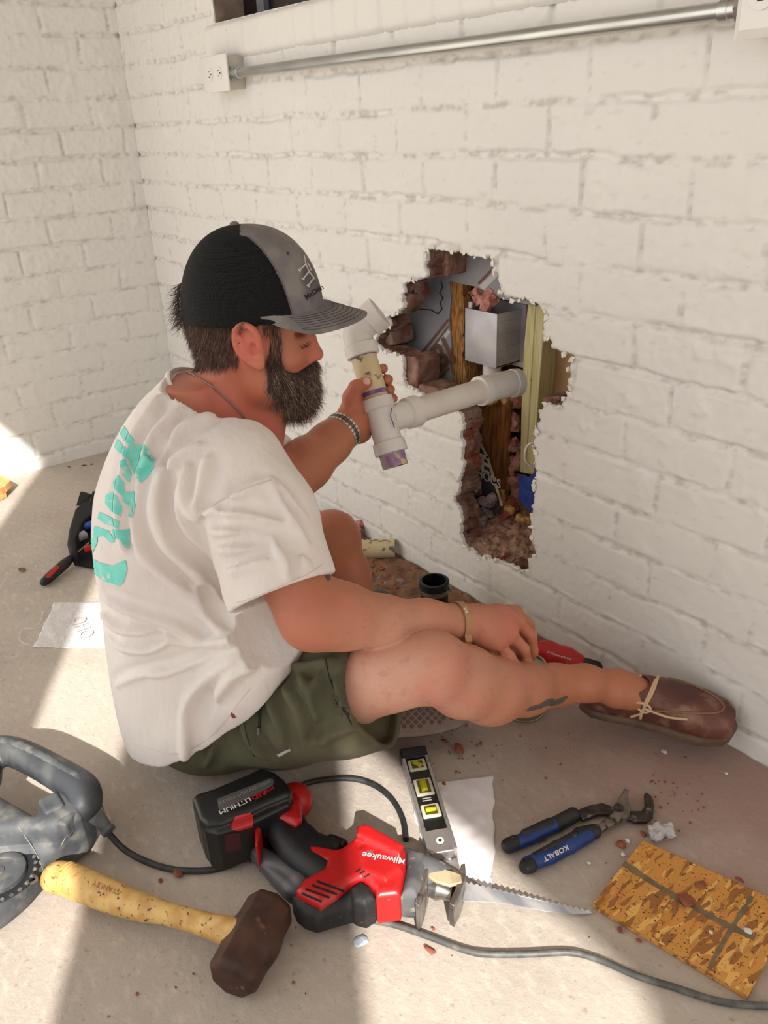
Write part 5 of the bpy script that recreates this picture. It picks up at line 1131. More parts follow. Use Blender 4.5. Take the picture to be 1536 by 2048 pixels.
for t in np.linspace(-.95, .95, 40):
    a_ = t*PI/2; q_ = SH(sL*(.40+.50*math.cos(a_)**.8), .036*math.sin(a_)*1.0+.004, .20); r_ = bvsh.ray_cast(Vector(tuple(q_)), Vector(tuple(-EZ)))
    if r_[0] is not None: sp3.append(np.array(r_[0])+EZ*.0008)
tube('moccasin_seam', sp3, .0020, mat('welt_brown', (0.50, 0.35, 0.26), rough=.6), shoe, ns=8); tube('moccasin_seam', [q_-EY*0+EZ*.0-EX*.007 for q_ in sp3[6:-6]], .0013, mat('welt_dark', (0.20, 0.11, 0.09), rough=.6), shoe, ns=6)
surf_line([(1282, 1345), (1268, 1368), (1255, 1395), (1246, 1405)], .0012, sm_, 'tongue_seam', shoe, .0005, bvsh)
for nm_, q in (('lace', [(1282, 1350), (1284, 1370), (1276, 1395), (1280, 1412), (1290, 1410)]), ('lace', [(1316, 1354), (1308, 1378), (1296, 1402), (1286, 1418), (1281, 1436)]), ('lace', [(1311, 1360), (1300, 1385), (1290, 1405), (1284, 1425), (1262, 1432)]), ('lace', [(1270, 1404), (1292, 1407), (1302, 1418), (1290, 1424), (1276, 1416)]), ('lace', [(1290, 1416), (1320, 1428), (1345, 1435), (1375, 1438)])):
    surf_line(q, .0024, lacem, nm_, shoe, .0016, bvsh)
# left shoe: patterned sole turned to the viewer, tucked under the thigh
sc = Dp(800, 1412, 1.50); sn = -ray(815, 1430); sn = sn/np.linalg.norm(sn); sn = sn*.8+np.array([0, 0, .35]); sn /= np.linalg.norm(sn); ax_ = RC[0]-sn*(RC[0]@sn); ax_ /= np.linalg.norm(ax_); ay_ = np.cross(sn, ax_)
ls = thing('shoe', 'tan patterned sole of the second shoe seen under the bent leg', 'shoe', (sc[0], sc[1], 0))
sol = [(x*.150*.98, y*.056) for x, y in [(math.cos(t), math.sin(t)) for t in np.linspace(0, 2*PI, 40, endpoint=False)]]
lv = Vol(sc-.19, sc+.19, .0025); lv.plate([(p[0], p[1]) for p in sol], sc, ax_, ay_, sn, -.014, 0, r=.005); lso = lv.obj('sole', mat('grey_tan_sole', (0.55, 0.47, 0.42), rough=.85, col2=(0.48, 0.41, 0.36), scale=30), ls)
li = [(q[0]*.90, q[1]*.80) for q in sol]; V_, Fq = [], []
for i in range(-10, 11):
    for j in range(-6, 7):
        cxx, cyy = i*.0145+(j % 2)*.00725, j*.0075
        if poly_sd(np.array(li), np.array(cxx), np.array(cyy)) < -.004:
            k = len(V_)
            for zz, s_ in ((0, 1), (.0018, .8)): V_ += [sc+ax_*(cxx+dx*s_)+ay_*(cyy+dy*s_)+sn*(zz-.0002) for dx, dy in ((.0052, 0), (0, .0052), (-.0052, 0), (0, -.0052))]
            Fq += [(k+4, k+5, k+6, k+7), (k, k+1, k+5, k+4), (k+1, k+2, k+6, k+5), (k+2, k+3, k+7, k+6), (k+3, k, k+4, k+7)]
tr = setp(mesh_obj('tread', V_, Fq, mat('tread_brown', (0.40, 0.31, 0.27), rough=.8), None, False), lso); tr['kind'] = 'stuff'
lu = Vol(sc-.2, sc+.2, .003); lu.ell(sc-sn*.035, (.14, .050, .036), np.array([ax_, ay_, sn]), k=.01); setp(lu.obj('upper', leather), ls)
# ================================================================== the white pipe in the hand
creamp = mat('old_pipe_cream', (0.80, 0.73, 0.57), rough=.5, col2=(0.76, 0.68, 0.52), scale=12, col3=(0.42, 0.36, 0.32), scale3=42, ramp3=(.60, .66))
purp = mat('purple_primer', (0.42, 0.27, 0.52), rough=.4, col2=(0.55, 0.42, 0.62), scale=60)
purpm = mat('primer_smeared_pipe', (0.66, 0.55, 0.58), rough=.5, col2=(0.46, 0.30, 0.56), scale=45, col3=(0.78, 0.70, 0.55), scale3=40, ramp3=(.52, .58))
pa = thing('pipe_assembly', 'white pipe fittings joined with purple primer, held up in the hand', 'pipe', Dp(762, 850, 1.50))
PT = 1.50; PXM = FPX/PT; topP = Dp(722, 690, PT); tee_t = Dp(749, 797, PT); tee_b = Dp(781, 902, PT); endB = Dp(786, 930, PT)
ax0 = tee_b-Dp(724, 705, PT); ax0 /= np.linalg.norm(ax0)
R1, R2, R3 = .0243, .0305, .0285
A0 = Dp(727, 712, PT)
def on(v): return A0+ax0*((v-712)/PXM/abs((RC@ax0)[1]))
lathe('bare_pipe', [(0, R1), ((800-712)/PXM*1.03, R1)], A0, ax0, creamp, pa)
lathe('primer_ring', [(0, R1+.0004), (.008, R1+.0006)], on(783), ax0, purp, pa); lathe('primer_ring', [(0, R1+.0004), (.0035, R1+.0006)], on(711), ax0, purp, pa)
LT = (908-797)/PXM*1.03
teeo = lathe('tee_fitting', [(0, R2-.003), (.001, R2), (.020, R2+.0006), (.0225, R3-.0015), (.030, R3-.002), (LT-.026, R3-.002), (LT-.0225, R2), (LT-.001, R2+.001), (LT, R2-.003)], on(797), ax0, pvcw, pa, ns=40)
lathe('pipe_stub', [(0, R1), (.030, R1), (.030, R1-.004), (.0, R1-.004)], on(902), ax0, purpm, pa, closed=True)
# branch and long arm
b0 = Dp(762, 846, PT); b1 = Dp(822, 825, 1.545); bend = Dp(958, 783, 1.645); bx = bend-b1; bxl = np.linalg.norm(bx); bx /= bxl
br0 = b1-bx*.055
lathe('branch_hub', [(0, R3-.003), (.040, R3-.003), (.044, R2-.0005), (.068, R2), (.069, R2-.004)], br0, bx, pvcw, pa, ns=40)
lathe('purple_drip', [(0, R3-.0024), (.003, R3-.0022)], br0+bx*.0405, bx, purp, pa, ns=40)
lathe('long_pipe', [(0, R1), (bxl+.02, R1)], b1, bx, mat('pipe_offwhite', (0.84, 0.81, 0.77), rough=.4, col2=(0.80, 0.77, 0.72), scale=10), pa, ns=40)
e0 = b1+bx*(bxl+.0)
lathe('elbow_hub', [(0, R2-.003), (.001, R2), (.020, R2), (.022, R3-.0005)], e0, bx, pvcw, pa, ns=40)
ec_ = e0+bx*.045; edir = np.array([.10, 1.0, -.12]); edir /= np.linalg.norm(edir)
pth = spline([e0+bx*.018, e0+bx*.040, e0+bx*.062+edir*.012, e0+bx*.070+edir*.034], 8)
tube('elbow_bend', pth, R3-.0008, pvcw, pa, ns=36); lathe('elbow_hub', [(0, R3), (.001, R2-.001), (.018, R2-.001)], pth[-1]-edir*.012, edir, pvcw, pa, ns=40)
text('pipe_print', 'PVC', e0+bx*.026-RAY*(R3+.0006), RC[1], bx, .007, mat('print_grey', (.35, .34, .36), rough=.6), pa, depth=0, sx=1.4) if False else None
# upper 45 degree fitting
u0 = on(712); d1 = -ax0; upx = Dp(758, 600, PT)-Dp(727, 690, PT)
lathe('street_hub', [(-.001, R2-.004), (0, R2+.0005), (.021, R2+.001), (.0235, R3-.001)], u0, d1, pvcw, pa, ns=40)
q0 = u0+d1*.018; q1 = u0+d1*.048; dd = Dp(768, 628, 1.49)-Dp(735, 655, 1.50); dd /= np.linalg.norm(dd); q2 = q1+dd*.034; 
tube('bend', spline([q0, q1-d1*.008, q1+dd*.010, q2], 8), R3-.001, pvcw, pa, ns=36)
lathe('open_hub', [(0, R3-.001), (.002, R2+.0004), (.026, R2+.0008), (.026, R2-.004), (.004, R2-.005)], q2-dd*.004, dd, pvcw, pa, ns=40, closed=True)
merged('purple_drip', [tube_data([Dp(u, v, 1.477+.012*k_) for k_, (u, v) in enumerate(q_)], .0011, 6) for q_ in ([(728, 825), (731, 836), (737, 860), (741, 875)],)], purp, pa)
merged('purple_drip', [tube_data(spline([Dp(784, 815, 1.4735), Dp(781, 832, 1.4725), Dp(786, 845, 1.473), Dp(789, 856, 1.474)], 4), .0011, 6)], purp, pa)

# ================================================================== floor tools
redp = mat('red_plastic', (0.72, 0.10, 0.10), rough=.38, col2=(0.66, 0.09, 0.10), scale=20, col3=(0.50, 0.33, 0.27), scale3=110, ramp3=(.66, .72))
blkr = mat('black_rubber', (0.09, 0.09, 0.10), rough=.62, col2=(0.15, 0.145, 0.14), scale=30, bump=.3, bscale=260, bdist=.0008, col3=(0.42, 0.37, 0.31), scale3=90, ramp3=(.66, .74))
blkp = mat('black_plastic', (0.07, 0.07, 0.075), rough=.4, col3=(0.36, 0.32, 0.28), scale3=70, ramp3=(.66, .76), col2=(.10, .10, .10), scale=20)
greyr = mat('dusty_grey_rubber', (0.36, 0.36, 0.36), rough=.7, col2=(0.26, 0.26, 0.27), scale=24, col3=(0.55, 0.52, 0.46), scale3=60, ramp3=(.58, .68), bump=.3, bscale=120)
steelb = mat('worn_steel', (0.62, 0.61, 0.60), rough=.35, metal=.85, col2=(0.50, 0.48, 0.46), scale=40, col3=(0.34, 0.27, 0.22), scale3=50, ramp3=(.56, .66))
whtp = mat('white_print', (0.82, 0.80, 0.80), rough=.5)
def vol_for(P3, h, pad=.03): P3 = np.array(P3); return Vol(P3.min(0)-pad, P3.max(0)+pad, h)
def slab_px(V, px, z0, z1, r=.004, k=.003, op='u', inset=0.0):
    """outline given where its top rim is seen, standing from z0 to z1"""
    P_ = np.array([U(u, v, 2, z1-r*.6) for u, v in px]); poly = P_[:, :2]
    V.plate(poly, (0, 0, 0), (1, 0, 0), (0, 1, 0), (0, 0, 1), z0, z1, r, k, op)
def floor_dir(a, b, z): d = U(*b, 2, z)-U(*a, 2, z); return d/np.linalg.norm(d)
def sub_(v, name, m, parent): return setp(v.obj(name, m), parent)
# ---- reciprocating saw
def conform(t, bv, lift=.0006):
    off = Vector((0, 0, 0)); q = t
    while q: off += q.location; q = q.parent
    for vq in t.data.vertices:
        w0 = vq.co+off; d_ = (w0-Vector(CAM)).normalized(); r_ = bv.ray_cast(Vector(CAM), d_)
        if r_[0] is not None: vq.co = r_[0]-d_*lift-off
    return t
saw = thing('reciprocating_saw', 'red and black cordless saw with battery and long blade on the concrete', 'power saw', (*U(700, 1760, 2, 0)[:2], 0))
box_ = [U(570, 1600, 2, 0), U(950, 1900, 2, 0), U(570, 1900, 2, 0), U(900, 1560, 2, 0), U(380, 1500, 2, 0)]
def nv(px, h=.0018, zt=.13):
    A_p = np.array(px, float); a0, b0_ = A_p.min(0), A_p.max(0); px = [(a0[0], a0[1]), (a0[0], b0_[1]), (b0_[0], a0[1]), (b0_[0], b0_[1])]
    P3 = [U(u, v, 2, 0) for u, v in px]+[U(u, v, 2, zt) for u, v in px]; P3 = np.array(P3); lo = P3.min(0)-.01; hi = P3.max(0)+.01; lo[2] = -.002; return Vol(lo, hi, h)
red_px = [(713, 1652), (735, 1650), (806, 1690), (812, 1706), (812, 1735), (806, 1770), (800, 1792), (752, 1798), (748, 1782), (725, 1760), (700, 1770), (672, 1795), (640, 1812), (598, 1792), (590, 1783), (610, 1758), (648, 1738), (652, 1720), (690, 1692), (716, 1672)]
v = nv(red_px); slab_px(v, red_px, .008, .074, .012); slab_px(v, [(715, 1652), (736, 1649), (808, 1690), (800, 1712), (735, 1682), (712, 1672)], .02, .086, .007, .006)
slab_px(v, [(722, 1700), (740, 1682), (795, 1708), (800, 1740), (770, 1760), (728, 1745)], .05, .078, .006, .008); sr = sub_(v, 'motor_housing', redp, saw); bvr = bvh_of(sr)
gk_px = [(590, 1783), (640, 1812), (672, 1795), (700, 1770), (720, 1762), (742, 1778), (752, 1800), (752, 1798), (712, 1812), (668, 1824), (630, 1836), (606, 1828), (590, 1815), (583, 1800)]
v = nv(gk_px); slab_px(v, gk_px, .010, .060, .014); slab_px(v, [(700, 1778), (722, 1762), (744, 1776), (752, 1798), (730, 1812), (706, 1806)], .010, .072, .012, .006); sub_(v, 'rubber_boot', blkr, saw)
fr_px = [(806, 1692), (818, 1696), (850, 1706), (852, 1730), (846, 1770), (835, 1795), (800, 1793), (806, 1768), (812, 1735), (812, 1706)]
v = nv(fr_px); slab_px(v, fr_px, .010, .070, .014); sub_(v, 'front_boot', greyr, saw)
# handle: curved grip and trigger
v = nv([(520, 1600), (720, 1640), (700, 1770), (540, 1700)])
gp = [U(545, 1622, 2, .050), U(556, 1652, 2, .050), U(578, 1690, 2, .050), U(612, 1722, 2, .050), (U(648, 1748, 2, .048))]
v.chain(spline(gp, 4), list(np.interp(np.linspace(0, 1, 17), [0, .2, .5, 1], [.027, .022, .020, .023])), k=.006)
v.chain([U(590, 1648, 2, .050), U(612, 1672, 2, .052), U(640, 1690, 2, .052), U(670, 1692, 2, .054)], [.016, .014, .013, .011], k=.012); v.chain([U(555, 1625, 2, .05), U(590, 1648, 2, .05)], [.028, .016], k=.01)
v.chain([U(600, 1690, 2, .050), U(630, 1705, 2, .05), U(655, 1722, 2, .05)], [.020, .018, .018], k=.012)
sub_(v, 'grip', mat('grip_black', (0.08, 0.08, 0.095), rough=.55), saw)
v = nv([(570, 1650), (700, 1720)]); slab_px(v, [(577, 1669), (588, 1672), (618, 1690), (650, 1696), (672, 1700), (700, 1692), (690, 1712), (655, 1722), (640, 1716), (612, 1704), (595, 1692)], .03, .073, .004); sub_(v, 'grip_trim', redp, saw)
v = nv([(650, 1660), (700, 1710)]); v.chain([U(662, 1680, 2, .05), U(672, 1684, 2, .052), U(682, 1690, 2, .05)], [.009, .008, .011], k=.006); sub_(v, 'trigger', blkp, saw)
v = nv([(500, 1690), (620, 1820)]); lo_px = [(506, 1702), (520, 1708), (560, 1735), (600, 1762), (612, 1772), (596, 1792), (580, 1785), (548, 1762), (522, 1730)]
v.chain(spline([U(512, 1706, 2, .020), U(535, 1728, 2, .022), U(562, 1755, 2, .024), U(592, 1782, 2, .03)], 4), list(np.linspace(.010, .018, 13)), k=.006); v.chain(spline([U(514, 1704, 2, .030), U(545, 1722, 2, .03), U(580, 1742, 2, .034), U(606, 1764, 2, .04)], 4), list(np.linspace(.009, .014, 13)), k=.006)
sub_(v, 'belt_hook', mat('hook_grey', (0.33, 0.33, 0.34), rough=.4, metal=.3), saw)
v = nv([(490, 1580), (620, 1720)]); v.chain([U(515, 1625, 2, .045), U(590, 1602, 2, .045)], [.036, .030], k=.01); slab_px(v, [(508, 1628), (545, 1604), (590, 1588), (602, 1600), (604, 1640), (592, 1652), (560, 1640), (540, 1640), (522, 1655), (516, 1690), (510, 1692)], .008, .078, .010, .004); sub_(v, 'handle_base', redp, saw)
# battery
bat_px = [(384, 1600), (392, 1590), (430, 1578), (500, 1548), (522, 1538), (548, 1545), (568, 1560), (584, 1582), (578, 1592), (528, 1612), (500, 1626), (440, 1650), (414, 1652), (398, 1640)]
v = nv([(380, 1500), (620, 1740)], .002, .12); slab_px(v, bat_px, .011, .104, .008, .004)
bside = [(398, 1640), (440, 1650), (500, 1626), (525, 1612), (530, 1690), (518, 1702), (440, 1718), (424, 1716)]
P_ = np.array([U(u, w_, 2, .085) for u, w_ in [(392, 1596), (525, 1545), (580, 1582), (570, 1600), (500, 1640), (415, 1668)]]); 
slab_px(v, [(388, 1612), (440, 1585), (520, 1556), (582, 1590), (578, 1612), (505, 1648), (436, 1670), (410, 1664)], .011, .092, .006, .004)
bat = sub_(v, 'battery', blkp, saw); bvb2 = bvh_of(bat)
def onto(px, bv, lift=.0012):
    out = []
    for u, w_ in px:
        h_ = hit(bv, u, w_, lift)
        out.append(np.array(h_[0]) if h_ else U(u, w_, 2, .1))
    return out
decal('battery_label', [[(434, 1598), (505, 1570), (540, 1556), (548, 1560), (545, 1572), (500, 1594), (440, 1622), (436, 1614)]], bvb2, mat('battery_label_grey', (0.34, 0.33, 0.32), rough=.35), bat, lift=.0006, step=1.0)
tx = U(430, 1628, 2, .1051); tx2 = U(540, 1582, 2, .1051); tdir = tx-tx2
zt_ = .1053
def words(nm, body_, a, b, size, m, parent, z, bold=.01, sx=1.0, rot=None):
    """flat words from pixel a to pixel b (reading direction) at height z"""
    A, Bq = U(*a, 2, z), U(*b, 2, z); d = Bq-A; d[2] = 0; n_ = np.array([-d[1], d[0], 0]); return text(nm, body_, (A+Bq)/2, d, n_, size, m, parent, depth=0.0, bold=bold, sx=sx)
words('printed_words', 'LITHIUM', (500, 1598), (440, 1625), .0125, whtp, bat, zt_, .02, 1.1); words('printed_words', 'RED', (532, 1584), (503, 1597), .0125, mat('print_red', (.75, .08, .10), rough=.5), bat, zt_, .02, 1.0)
words('printed_words', 'M18', (545, 1576), (532, 1582), .009, mat('print_red', (.75, .08, .10)), bat, zt_, .02, 1.0); words('printed_words', 'HIGH OUTPUT HD12.0', (534, 1565), (444, 1604), .0085, mat('print_pale', (.55, .55, .56), rough=.5), bat, zt_+.0002, .01, 1.0)
decal('battery_latch', [[(462, 1644), (470, 1632), (500, 1624), (506, 1634), (504, 1652), (476, 1660), (462, 1658)]], bvb2, redp, bat, lift=.002, step=1.0)
decal('charge_gauge', [[(448, 1668), (478, 1664), (482, 1698), (452, 1704)]], bvb2, mat('gauge_dark', (0.25, 0.10, 0.11), rough=.4), bat, lift=.0008, step=1.0)
# slots and printed script on the housing
slm = mat('slot_dark', (0.06, 0.03, 0.03), rough=.8)
for a_, b_2 in (((634, 1762), (688, 1782)), ((624, 1770), (674, 1788)), ((612, 1778), (660, 1795)), ((604, 1786), (644, 1803))):
    decal('vent_slot', [[(a_[0], a_[1]-2), (b_2[0], b_2[1]-2), (b_2[0]-2, b_2[1]+2), (a_[0]-2, a_[1]+2)]], bvr, slm, sr, lift=.0007, step=.8)
for a_ in ((712, 1736), (720, 1740), (730, 1746)): decal('vent_slot', [[(a_[0]+8, a_[1]), (a_[0]+10, a_[1]+3), (a_[0], a_[1]+9), (a_[0]-2, a_[1]+7)]], bvr, slm, sr, lift=.0007, step=.8)
hz = hit(bvr, 770, 1718, .001)
if hz: 
    t1 = text('printed_script', 'Milwaukee', hz[0], U(738, 1712, 2, .078)-U(800, 1722, 2, .078), U(770, 1730, 2, .078)-U(768, 1700, 2, .078), .0155, whtp, sr, depth=.001, bold=.01, shear=.3)
    conform(t1, bvr)
# blade clamp, shoe, blade
v = nv([(820, 1690), (930, 1830)]); v.chain([U(848, 1745, 2, .04), U(880, 1750, 2, .04)], [.026, .020], k=.004); sub_(v, 'neck', greyr, saw)
shs = [(852, 1700), (862, 1700), (860, 1740), (852, 1785), (838, 1814), (830, 1812), (828, 1796), (838, 1750)]
prism('shoe_plate', [U(u, w_, 2, .062) for u, w_ in [(852, 1700), (860, 1702), (856, 1750), (846, 1790), (838, 1812), (830, 1806), (836, 1770), (846, 1740)]], (0, 0, -.055), steelb, saw, .0015)
prism('shoe_bracket', [U(u, w_, 2, .058) for u, w_ in [(860, 1728), (905, 1742), (922, 1748), (924, 1764), (900, 1770), (872, 1762), (856, 1752)]], (0, 0, -.006), mat('brass_worn', (0.74, 0.68, 0.55), rough=.6, metal=.1, col2=(.64, .57, .45), scale=40), saw, .0015)
prism('shoe_foot', [U(u, w_, 2, .056) for u, w_ in [(922, 1728), (930, 1726), (932, 1750), (920, 1790), (908, 1812), (898, 1806), (912, 1775)]], (0, 0, -.045), steelb, saw, .0012)
lathe('blade_clamp', [(0, .015), (.012, .017), (.02, .013), (.034, .012)], U(862, 1772, 2, .032), floor_dir((862, 1772), (915, 1790), .032), steelb, saw)
bl = [(890, 1770), (915, 1762)]
teeth = []; n_t = 44
for k_ in range(n_t):
    t = k_/n_t; u = 925+(1182-925)*t; w_ = 1762+(1822-1762)*t**1.02-2; teeth += [(u, w_+ (0 if k_ % 2 else 5))]
bpx = [(900, 1775), (925, 1764)]+teeth+[(1186, 1826), (1150, 1828), (1092, 1822), (1010, 1806), (915, 1800), (896, 1795)]
zf = lambda u: .030-.027*min(max((u-900)/286, 0), 1)
bm_pts = [U(u, w_, 2, zf(u)) for u, w_ in bpx]; prism('blade', bm_pts, (0, 0, -.0014), mat('blade_steel', (0.66, 0.68, 0.72), rough=.3, metal=.7, col2=(0.92, 0.93, 0.94), scale=9, stretch=(1, 3, 1)), saw)

# ---- sledge hammer
ham = thing('sledge_hammer', 'short sledge hammer with rusty brown head and yellow wooden handle', 'hammer', (*U(400, 1850, 2, 0)[:2], 0))
wood = mat('yellow_wood_handle', (0.83, 0.68, 0.41), rough=.5, col2=(0.75, 0.57, 0.32), scale=14, stretch=(3, 3, 3), col3=(0.36, 0.24, 0.15), scale3=44, ramp3=(.62, .68))
rust = mat('rusty_iron', (0.31, 0.20, 0.15), rough=.6, metal=.3, col2=(0.23, 0.15, 0.12), scale=24, col3=(0.55, 0.45, 0.38), scale3=36, ramp3=(.66, .76), bump=.6, bscale=60, bdist=.002)
v = nv([(90, 1700), (500, 1920)], .002, .09)
hc = [(118, 1752, .036), (150, 1764, .037), (220, 1792, .037), (285, 1815, .038), (330, 1826, .040), (400, 1846, .044), (455, 1862, .048), (490, 1873, .050)]
hr = [.0205, .0235, .0225, .0185, .0150, .0150, .0185, .0185]
hp_ = [U(a_, b_2, 2, z_) for a_, b_2, z_ in hc]; hs_ = spline(hp_, 4); v.chain(hs_, list(np.interp(np.linspace(0, 7, len(hs_)), range(8), hr)), k=.002)
v.ell(U(112, 1756, 2, .036), (.020, .022, .020), None, k=.01)
hand_ = sub_(v, 'handle', wood, ham); bvh_h = bvh_of(hand_)
for k_ in range(26):
    p = spline(hp_, 12)[int(4+k_*1.05)+2]; tdir_ = hp_[3]-hp_[0]; 
    lathe('grip_ring', [(0, float(np.interp(k_, [0, 8, 26], [.0237, .0236, .0188]))), (.0012, float(np.interp(k_, [0, 8, 26], [.0247, .0245, .0198]))), (.0024, float(np.interp(k_, [0, 8, 26], [.0237, .0236, .0188])))], p, tdir_, wood, hand_, ns=24) if k_ % 2 == 0 else None
h_ = hit(bvh_h, 213, 1777, .0012)
if h_: cl_ = text('carved_letters', 'STANLEY', h_[0], U(190, 1768, 2, .05)-U(236, 1786, 2, .05), U(222, 1790, 2, .05)-U(228, 1772, 2, .05), .012, mat('carved_brown', (.58, .40, .24), rough=.7), hand_, depth=.0016, bold=.01); conform(cl_, bvh_h)
hd0 = U(543, 1812, 2, .037); hd1 = U(463, 1960, 2, .037)
hdir = hd1-hd0; hl2 = np.linalg.norm(hdir); hdir /= hl2; hx = np.array([-hdir[1], hdir[0], 0]); v = Vol(np.minimum(hd0, hd1)-.05, np.maximum(hd0, hd1)+.05, .002)
oct_ = [(math.cos(a_)*.0365, math.sin(a_)*.0365) for a_ in np.arange(8)*PI/4+PI/8]
v.plate(oct_, hd0, hx, np.array([0, 0, 1.0]), np.cross(hx, (0, 0, 1.0)) if np.cross(hx, (0, 0, 1.0))@hdir > 0 else -np.cross(hx, (0, 0, 1.0)), -.004, hl2+.004, r=.012, k=.004); v.ell((hd0+hd1)/2, (.040, .040, .033), None, k=.01)
sub_(v, 'head', rust, ham)

# ---- demolition hammer at the left edge
dm = thing('demolition_hammer', 'big dusty grey corded demolition hammer cut off by the left edge', 'power hammer', (*U(60, 1650, 2, 0)[:2], 0))
gbody = mat('dusty_grey_plastic', (0.24, 0.25, 0.265), rough=.6, col2=(0.33, 0.34, 0.345), scale=16, col3=(0.46, 0.45, 0.42), scale3=34, ramp3=(.50, .72), bump=.3, bscale=90, bdist=.001)
v = nv([(-160, 1460), (210, 1990)], .0028, .14)
by = [(-150, 1560), (0, 1600), (28, 1610), (80, 1640), (130, 1600), (165, 1610), (172, 1640), (146, 1670), (116, 1700), (84, 1745), (44, 1790), (6, 1822), (-160, 1930)]
slab_px(v, by, .0, .048, .016); slab_px(v, [(-150, 1540), (-40, 1558), (0, 1592), (70, 1632), (95, 1598), (130, 1570), (166, 1586), (176, 1604), (160, 1632), (110, 1660), (0, 1668), (-150, 1690)], .0, .100, .020, .03)
v.put(lambda X, Y, Z: np.sqrt((X-U(5, 1758, 2, .118)[0])**2+(Y-U(5, 1758, 2, .118)[1])**2)-.046+0*Z-(Z > .2), U(5, 1758, 2, .118)-.05, U(5, 1758, 2, .118)+.05*np.array([1, 1, .001]), op='s') if False else None
bodyo = sub_(v, 'motor_body', gbody, dm); bvd = bvh_of(bodyo)
v = nv([(-160, 1440), (210, 1680)], .0028, .17); hpd = [U(-120, 1470, 2, .085), U(-30, 1500, 2, .095), U(20, 1502, 2, .10), U(70, 1522, 2, .10), U(130, 1556, 2, .098), U(165, 1582, 2, .092), U(168, 1610, 2, .08)]
v.chain(spline(hpd, 4), list(np.interp(np.linspace(0, 6, 25), range(7), [.024, .024, .023, .024, .025, .026, .026])), k=.006); v.chain([U(-20, 1500, 2, .095), U(-30, 1560, 2, .09)], [.022, .026], k=.01); sub_(v, 'handle', mat('handle_dark_grey', (0.20, 0.21, 0.225), rough=.5, col3=(.34, .34, .33), scale3=20, ramp3=(.50, .74)), dm)
ridge = [Dp(u, w_, float((hit(bvd, u, w_) or [CAM])[0] is None) or 1) for u, w_ in ()]
gc = U(4, 1752, 2, .049)
lathe('knurled_ring', [(0, .050), (.004, .050), (.004, .038), (.0, .038)], gc, (0, 0, 1), mat('ring_black', (.12, .12, .13), rough=.6), dm, closed=True)
for k_ in range(24):
    a_ = k_*2*PI/24; p = gc+np.array([math.cos(a_), math.sin(a_), 0])*.047; tube('knurl', [p+np.array([0, 0, .002]), p+np.array([math.cos(a_+.5), math.sin(a_+.5), 0])*.004+np.array([0, 0, .006])], .0028, gbody, dm, ns=6)
lathe('side_cap', [(0, .037), (.010, .036), (.013, .030), (.013, .024), (.011, .023), (.011, .007), (.013, .006), (.013, .0001)], gc, (0, 0, 1), gbody, dm, ns=40)
for (u, w_, z_) in ((94, 1612, .0995), (30, 1684, .055), (66, 1760, .0485)): lathe('screw', [(0, .0075), (.002, .007), (.002, .0035), (.0, .003)], U(u, w_, 2, z_), (0, 0, 1), steelb, dm, ns=18)
for q in ([(38, 1655), (72, 1705), (88, 1748)], [(118, 1640), (134, 1664), (122, 1690)]): surf_line(q, .0007, mat('seam_pale', (.55, .54, .50), rough=.8), 'panel_seam', dm, .0006, bvd)
lathe('cord_boot', [(0, .018), (.015, .016), (.03, .012), (.048, .0095), (.050, .0115), (.056, .0115), (.057, .008)], U(178, 1612, 2, .070), (U(212, 1655, 2, .050)-U(178, 1612, 2, .070)), greyr, dm)
tube('cord', spline([U(206, 1650, 2, .050), U(222, 1672, 2, .036), U(250, 1700, 2, .018), U(290, 1722, 2, .006), U(340, 1738, 2, .005), U(400, 1742, 2, .005), U(450, 1733, 2, .005), U(490, 1712, 2, .005), U(530, 1660, 2, .005), U(570, 1595, 2, .005), U(600, 1572, 2, .005), U(640, 1560, 2, .0055), U(700, 1557, 2, .0055), U(748, 1570, 2, .0055), U(785, 1600, 2, .0055), U(806, 1640, 2, .0055), U(812, 1680, 2, .005)], 8), .0050, mat('cord_black', (0.13, 0.13, 0.13), rough=.55, col2=(.22, .22, .21), scale=40), dm, ns=14)
prism('label_plate', [U(u, w_, 2, .052) for u, w_ in [(-30, 1640), (0, 1634), (22, 1652), (10, 1670), (-30, 1676)]], (0, 0, -.006), mat('plate_grey', (.40, .41, .41), rough=.5, col2=(.5, .49, .46), scale=40), dm, .001)
v = nv([(60, 1560), (190, 1700)], .002, .13); v.rbox(U(104, 1612, 2, .096), (.020, .016, .010), None, .006, .003); v.rbox(U(136, 1640, 2, .080), (.014, .022, .016), np.array([[.8, .6, 0], [-.6, .8, 0], [0, 0, 1]]), .005, .003); sub_(v, 'latch_block', gbody, dm)
for k_ in range(5): tube('rib', [U(8+k_*9, 1690-k_*5, 2, .0490), U(30+k_*9, 1712-k_*5, 2, .0490)], .0016, gbody, dm, ns=8)
v = nv([(-160, 1440), (210, 1680)], .0028, .17); v.chain([q_+np.array([0, 0, .020])*1 for q_ in spline(hpd, 4)[2:22]], [.008]*20, k=.004); sub_(v, 'handle_ridge', gbody, dm)
# ---- second cable across the front
cb = tube('cable', spline([U(545, 1765, 2, .0048), U(600, 1800, 2, .0048), U(660, 1815, 2, .0048), U(720, 1835, 2, .0048), U(790, 1850, 2, .0048), U(860, 1874, 2, .0048), U(930, 1900, 2, .0048), U(975, 1908, 2, .0048), U(1060, 1908, 2, .0048), U(1140, 1905, 2, .0048), U(1200, 1920, 2, .0048), U(1270, 1950, 2, .0048), U(1350, 1975, 2, .0048), U(1440, 2003, 2, .0048), U(1536, 2012, 2, .0048), U(1650, 2010, 2, .0048)], 8), .0046, mat('cable_grey', (0.30, 0.30, 0.29), rough=.5, col2=(.40, .40, .38), scale=60), None, ns=12); recenter(cb, U(1000, 1905)); tag(cb, 'long grey cable snaking from under the saw to the right edge', 'cable')

